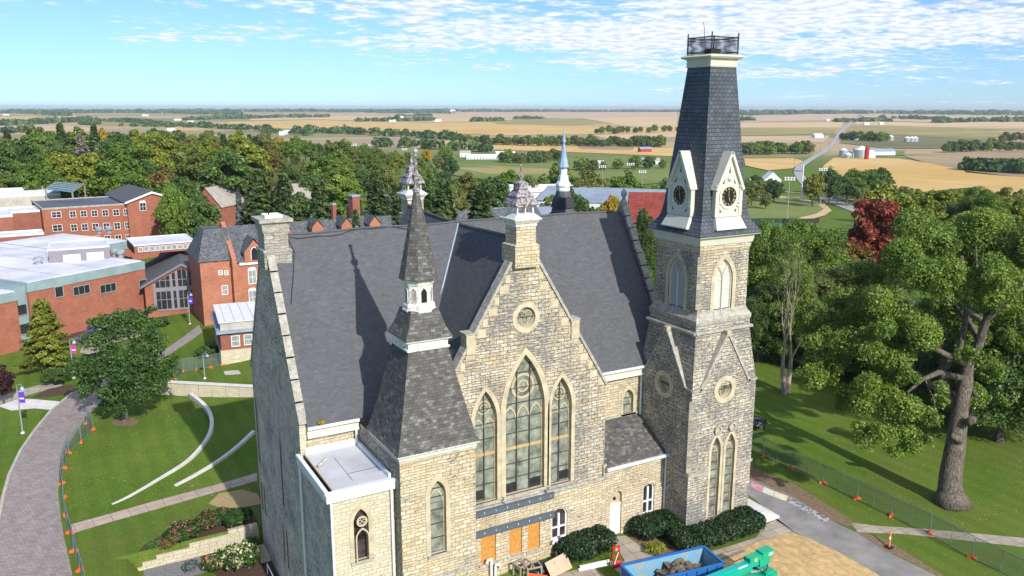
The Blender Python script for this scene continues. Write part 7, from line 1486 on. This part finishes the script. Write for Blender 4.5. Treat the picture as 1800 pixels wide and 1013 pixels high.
def debris(mat, n, seed, x0, x1, y0, y1, z0, z1, s, label):
    rg = random.Random(seed); m = MB()
    for i in range(n):
        x, y = rg.uniform(x0, x1), rg.uniform(y0, y1); k = 1-abs((x-(x0+x1)/2)/((x1-x0)/2)); z = z0+(z1-z0)*k*rg.random(); a = rg.uniform(0, PI); L = s*rg.uniform(.5, 1.4); w_ = s*rg.uniform(.1, .5); u = Vector((math.cos(a), math.sin(a), rg.uniform(-.3, .3))).normalized()*L/2; v = Vector((-math.sin(a), math.cos(a), rg.uniform(-.3, .3))).normalized()*w_/2; c = Vector((x, y, z)); t = Vector((0, 0, .03))
        m.add([c-u-v, c+u-v, c+u+v, c-u+v, c-u-v+t, c+u-v+t, c+u+v+t, c-u+v+t], ((3, 2, 1, 0), (4, 5, 6, 7), (0, 1, 5, 4), (1, 2, 6, 5), (2, 3, 7, 6), (3, 0, 4, 7)), mat)
    return m
M['oldshingle'] = plain('torn_brown_roofing', (.14, .115, .085), .9, .35, 4.0, bump=.4)
R_ = Matrix.Rotation(ang, 4, 'Z')
m = debris(M['oldshingle'], 150, 2, -1.3, h2-.5, -w2+.5, w2-.5, .3, 1.75, 1.1, ''); 
rg = random.Random(9); gp = [(x, y) for x in range(8) for y in range(5)]; vs = [(-.9+x*.42, -w2+.45+y*(Wd-.9)/4, .5+1.15*math.sin(min(x, 7)/7*PI)*math.sin((y+.6)/5.2*PI)+rg.uniform(-.08, .08)) for x, y in gp]; m.add(vs, [(x*5+y, x*5+y+5, x*5+y+6, x*5+y+1) for x in range(7) for y in range(4)], M['oldshingle'])
m.v = [tuple(R_ @ Vector(p)+Vector((cc.x, cc.y, 0))) for p in m.v]; tag(m.build('debris_heap'), 'heap of torn brown roofing inside the blue dumpster', 'rubble')
# green boom lift (only its boom and basket end reach the photo)
M['greenpaint'] = plain('bright_green_machine_paint', (.0, .36, .20), .35, .06, 1, .5); M['tealpaint'] = plain('teal_boom_paint', (.0, .40, .36), .35, .06, 1, .5); M['yellow'] = plain('yellow_label', (.75, .62, .03), .5, .03); M['rubber'] = plain('black_rubber', (.02, .02, .02), .8)
zb = 2.0; q1, q2 = Vector(at_z(1240, 1020, 2.15)), Vector(at_z(1328, 985, 2.15)); bx = (q2-q1).normalized(); ba = math.atan2(bx.y, bx.x); bl_ = thing('boom_lift', 'bright green and teal boom lift cut by the bottom edge beside the dumpster', 'boom lift', (q2.x, q2.y, 0), None, ba)
m = MB(); m.b2(-6.5, .15, -.22, .22, 1.85, 2.3, M['tealpaint']); m.b2(-6.3, -.4, -.14, .14, 1.45, 1.82, M['greenpaint']); m.b2(-6.0, .1, -.235, -.221, 1.98, 2.12, M['greenpaint']); m.build('boom', bl_, local=True)
m = MB(); m.b2(-.9, .55, -.32, .32, 2.301, 2.62, M['greenpaint']); m.b2(.15, 1.25, -.30, .30, 1.7, 2.3, M['greenpaint']); m.b2(.35, 1.5, -.36, .36, 2.3, 2.75, M['greenpaint']); m.build('knuckle', bl_, local=True)
m = MB(); m.tube([(-.6, -.1, 1.45), (.9, -.1, 1.1)], .09, M['galv'], 8); m.tube([(-1.9, .3, 2.45), (.3, .3, 2.5)], .035, M['iron'], 5); m.tube([(-.2, -.3, 1.8), (.3, -.42, 1.35), (.9, -.3, 1.25), (1.1, -.2, 1.7)], .04, M['rubber'], 5); m.build('hydraulics', bl_, local=True)
m = MB(); m.tube([(-.35, -.331, 2.45), (-.35, -.345, 2.45)], .14, M['yellow'], 12); m.b2(-2.0, -1.1, -.25, -.236, 2.15, 2.27, M['white']); m.b2(.95, 1.4, -.375, -.361, 2.4, 2.47, M['white']); m.b2(.95, 1.4, -.375, -.361, 2.55, 2.60, M['white']); m.build('decals', bl_, local=True)
m = MB(); m.b2(.6, 1.5, -.55, .55, .5, 1.2, M['greenpaint']); m.b2(-5.5, 1.8, -.6, .6, .55, .95, M['greenpaint']); m.build('chassis', bl_, local=True)
for x in (1.1, -4.6):
    for y in (-.85, .85): m = MB(); m.tube([(x, y-.16, .42), (x, y+.16, .42)], .42, M['rubber'], 16); m.build('wheel', bl_, local=True)
# red hand truck frame
M['redpaint'] = plain('bright_red_paint', (.62, .02, .02), .4, .05)
P = G(1082, 994); rt = thing('red_stand', 'red steel tripod-like work stand in front of the left yew hedge', 'stand', tuple(P)); m = MB()
for a in (-.35, .35): m.tube([(a, -.3, 0), (a*.75, 0, 1.5)], .035, M['redpaint'], 5); m.tube([(a, .35, 0), (a*.75, .02, 1.5)], .035, M['redpaint'], 5)
for z, w_ in ((.35, .33), (.8, .27), (1.55, .2)): m.tube([(-w_, -.2+.15*z, z), (w_, -.2+.15*z, z)], .045, M['redpaint'], 5)
m.tube([(-.3, -.25, .3), (.2, -.05, 1.1)], .03, M['white'], 4); m.build('frame', rt, local=True); m = MB(); m.b2(-.4, .4, -.35, -.2, .03, .3, M['redpaint']); m.build('base_plate', rt, local=True); m = MB(); m.b2(-.34, .34, -.06, .06, 1.42, 1.6, M['redpaint']); m.b2(-.12, .12, -.1, -.081, 1.25, 1.5, M['tanbar']); m.build('head', rt, local=True)
# long boards, plywood sheet, scrap frames, plastic bags, pipes
for k, (a, b, dz) in enumerate((((1019, 1000), (1072, 988), .08), ((1017, 1004), (1066, 993), .02))):
    A, B = G(*a)+Z_*dz, G(*b)+Z_*dz; W = Wall(A, B); m = MB(); m.obox(W.A, W.U, W.N, 0, W.L, -.12, .12, A.z+.02, A.z+.12, M['white']); tag(m.build('long_board'), ('long white board lying at the foot of the left hedge, upper one', 'lower of the two long white boards at the foot of the left hedge')[k], 'board')
P = G(988, 1010); e = Vector((.97, .25, 0)); m = MB(); pl = [P+e*-1.15+Z_*.15, P+e*1.15+Z_*.05, P+e*1.2+Vector((-.2, .75, 1.05)), P+e*-1.1+Vector((-.2, .75, 1.05))]; t_ = Vector((0, -.02, .03))
m.add(pl+[p+t_ for p in pl], ((3, 2, 1, 0), (4, 5, 6, 7), (0, 1, 5, 4), (1, 2, 6, 5), (2, 3, 7, 6), (3, 0, 4, 7)), peeling('stained_plywood', (.50, .38, .26), (.33, .23, .14), -.08, 3, .8)); tag(m.build('plywood_sheet'), 'stained tan sheet of plywood propped in front of the chapel wall', 'plywood sheet')
M['greywood'] = plain('weathered_grey_wood', (.33, .28, .24), .85, .2, 4)
for k, (u, v, a) in enumerate(((918, 1010, .2), (936, 1014, -.15))):
    P = G(u, v); t = thing('wooden_frame', ('weathered wooden crate frame left of the plastic bags', 'weathered wooden crate frame nearest the plywood sheet')[k], 'wooden frame', tuple(P), None, a)
    for x in (-.55, .55):
        for y in (-.4, .4): m = MB(); m.box((x, y, .45), (.1, .1, .95), M['greywood']); m.build('post', t, local=True)
    m = MB(); m.b2(-.62, .62, -.46, -.36, .9, 1.0, M['greywood']); m.b2(-.62, .62, .36, .46, .9, 1.0, M['greywood']); m.b2(-.62, -.52, -.36, .36, .9, 1.0, M['greywood']); m.b2(.52, .62, -.36, .36, .9, 1.0, M['greywood']); m.b2(-.05, .05, -.36, .36, .901, .999, M['greywood']); m.build('top_rails', t, local=True)
for k, (u, v, s_, lb) in enumerate(((952, 1003, .75, 'shiny black plastic bag heaped behind the wooden frames'), (972, 998, .55, 'black plastic bag nearest the white vent pipe'), (944, 1010, .5, 'black bag lying low beside the orange tube'))):
    P = G(u, v); m = MB(); m.ball((P.x, P.y, P.z+s_*.35), s_, M['blackplastic'], .6, 10); o = m.build('plastic_bag', smooth=True); rg = random.Random(k)
    for vtx in o.data.vertices: vtx.co += Vector((rg.uniform(-.09, .09), rg.uniform(-.09, .09), rg.uniform(-.06, .06)))
    tag(o, lb, 'bag')
P = G(946, 1016); m = MB(); m.tube([(P.x-.7, P.y+.5, P.z+.25), (P.x-.1, P.y, P.z+.2), (P.x+.5, P.y-.5, P.z+.2)], .13, M['orange'], 8); tag(m.build('orange_tube'), 'orange plastic tube lying by the black bags', 'tube')
for x, z1_, lb in ((-14.1, 1.35, 0), (-13.75, 1.55, 1), (-19.9, 1.35, 2), (-19.55, .75, 3)):
    m = MB(); m.tube([(x, GY-.25, -.6), (x, GY-.25, z1_-.1), (x, GY-.3, z1_), (x-(.35 if lb % 2 == 0 else -.3), GY-.35, z1_+.02), (x-(.42 if lb % 2 == 0 else -.36), GY-.35, z1_-.2)], .1, M['pvc'], 8); m.build('vent_pipe', chapel)
# tilted delineator post and a second orange marker
P = G(1563, 963); t = thing('delineator_post', 'tilted orange and white traffic delineator on its black foot at the edge of the driveway', 'delineator', tuple(P)); m = MB(); m.tube([(0, 0, .05), (.35, .25, .5)], .07, M['orange'], 8); m.tube([(.35, .25, .5), (.47, .335, .65)], .072, M['white'], 8); m.tube([(.47, .335, .65), (.75, .53, 1.0)], .07, M['orange'], 8); m.build('post', t, local=True); m = MB(); m.b2(-.28, .28, -.25, .25, 0, .1, M['rubber']); m.build('foot', t, local=True)
# ------------------------------------------------------------------ the air over the plain
m = MB(); m.b2(-26500, 30500, -400, 33000, -60, 75, M['ground']); hz = m.build('haze'); tag(hz, 'pale summer haze over the plain', 'haze', None, 'stuff'); hz.data.materials.clear()
hm = bpy.data.materials.new('haze'); hm.use_nodes = True; ht = hm.node_tree; ht.nodes.clear(); pv = ht.nodes.new('ShaderNodeVolumePrincipled'); pv.inputs['Color'].default_value = (.80, .89, 1, 1); pv.inputs['Density'].default_value = .00005; pv.inputs['Anisotropy'].default_value = .1; ho = ht.nodes.new('ShaderNodeOutputMaterial'); ht.links.new(pv.outputs[0], ho.inputs['Volume']); hz.data.materials.append(hm)
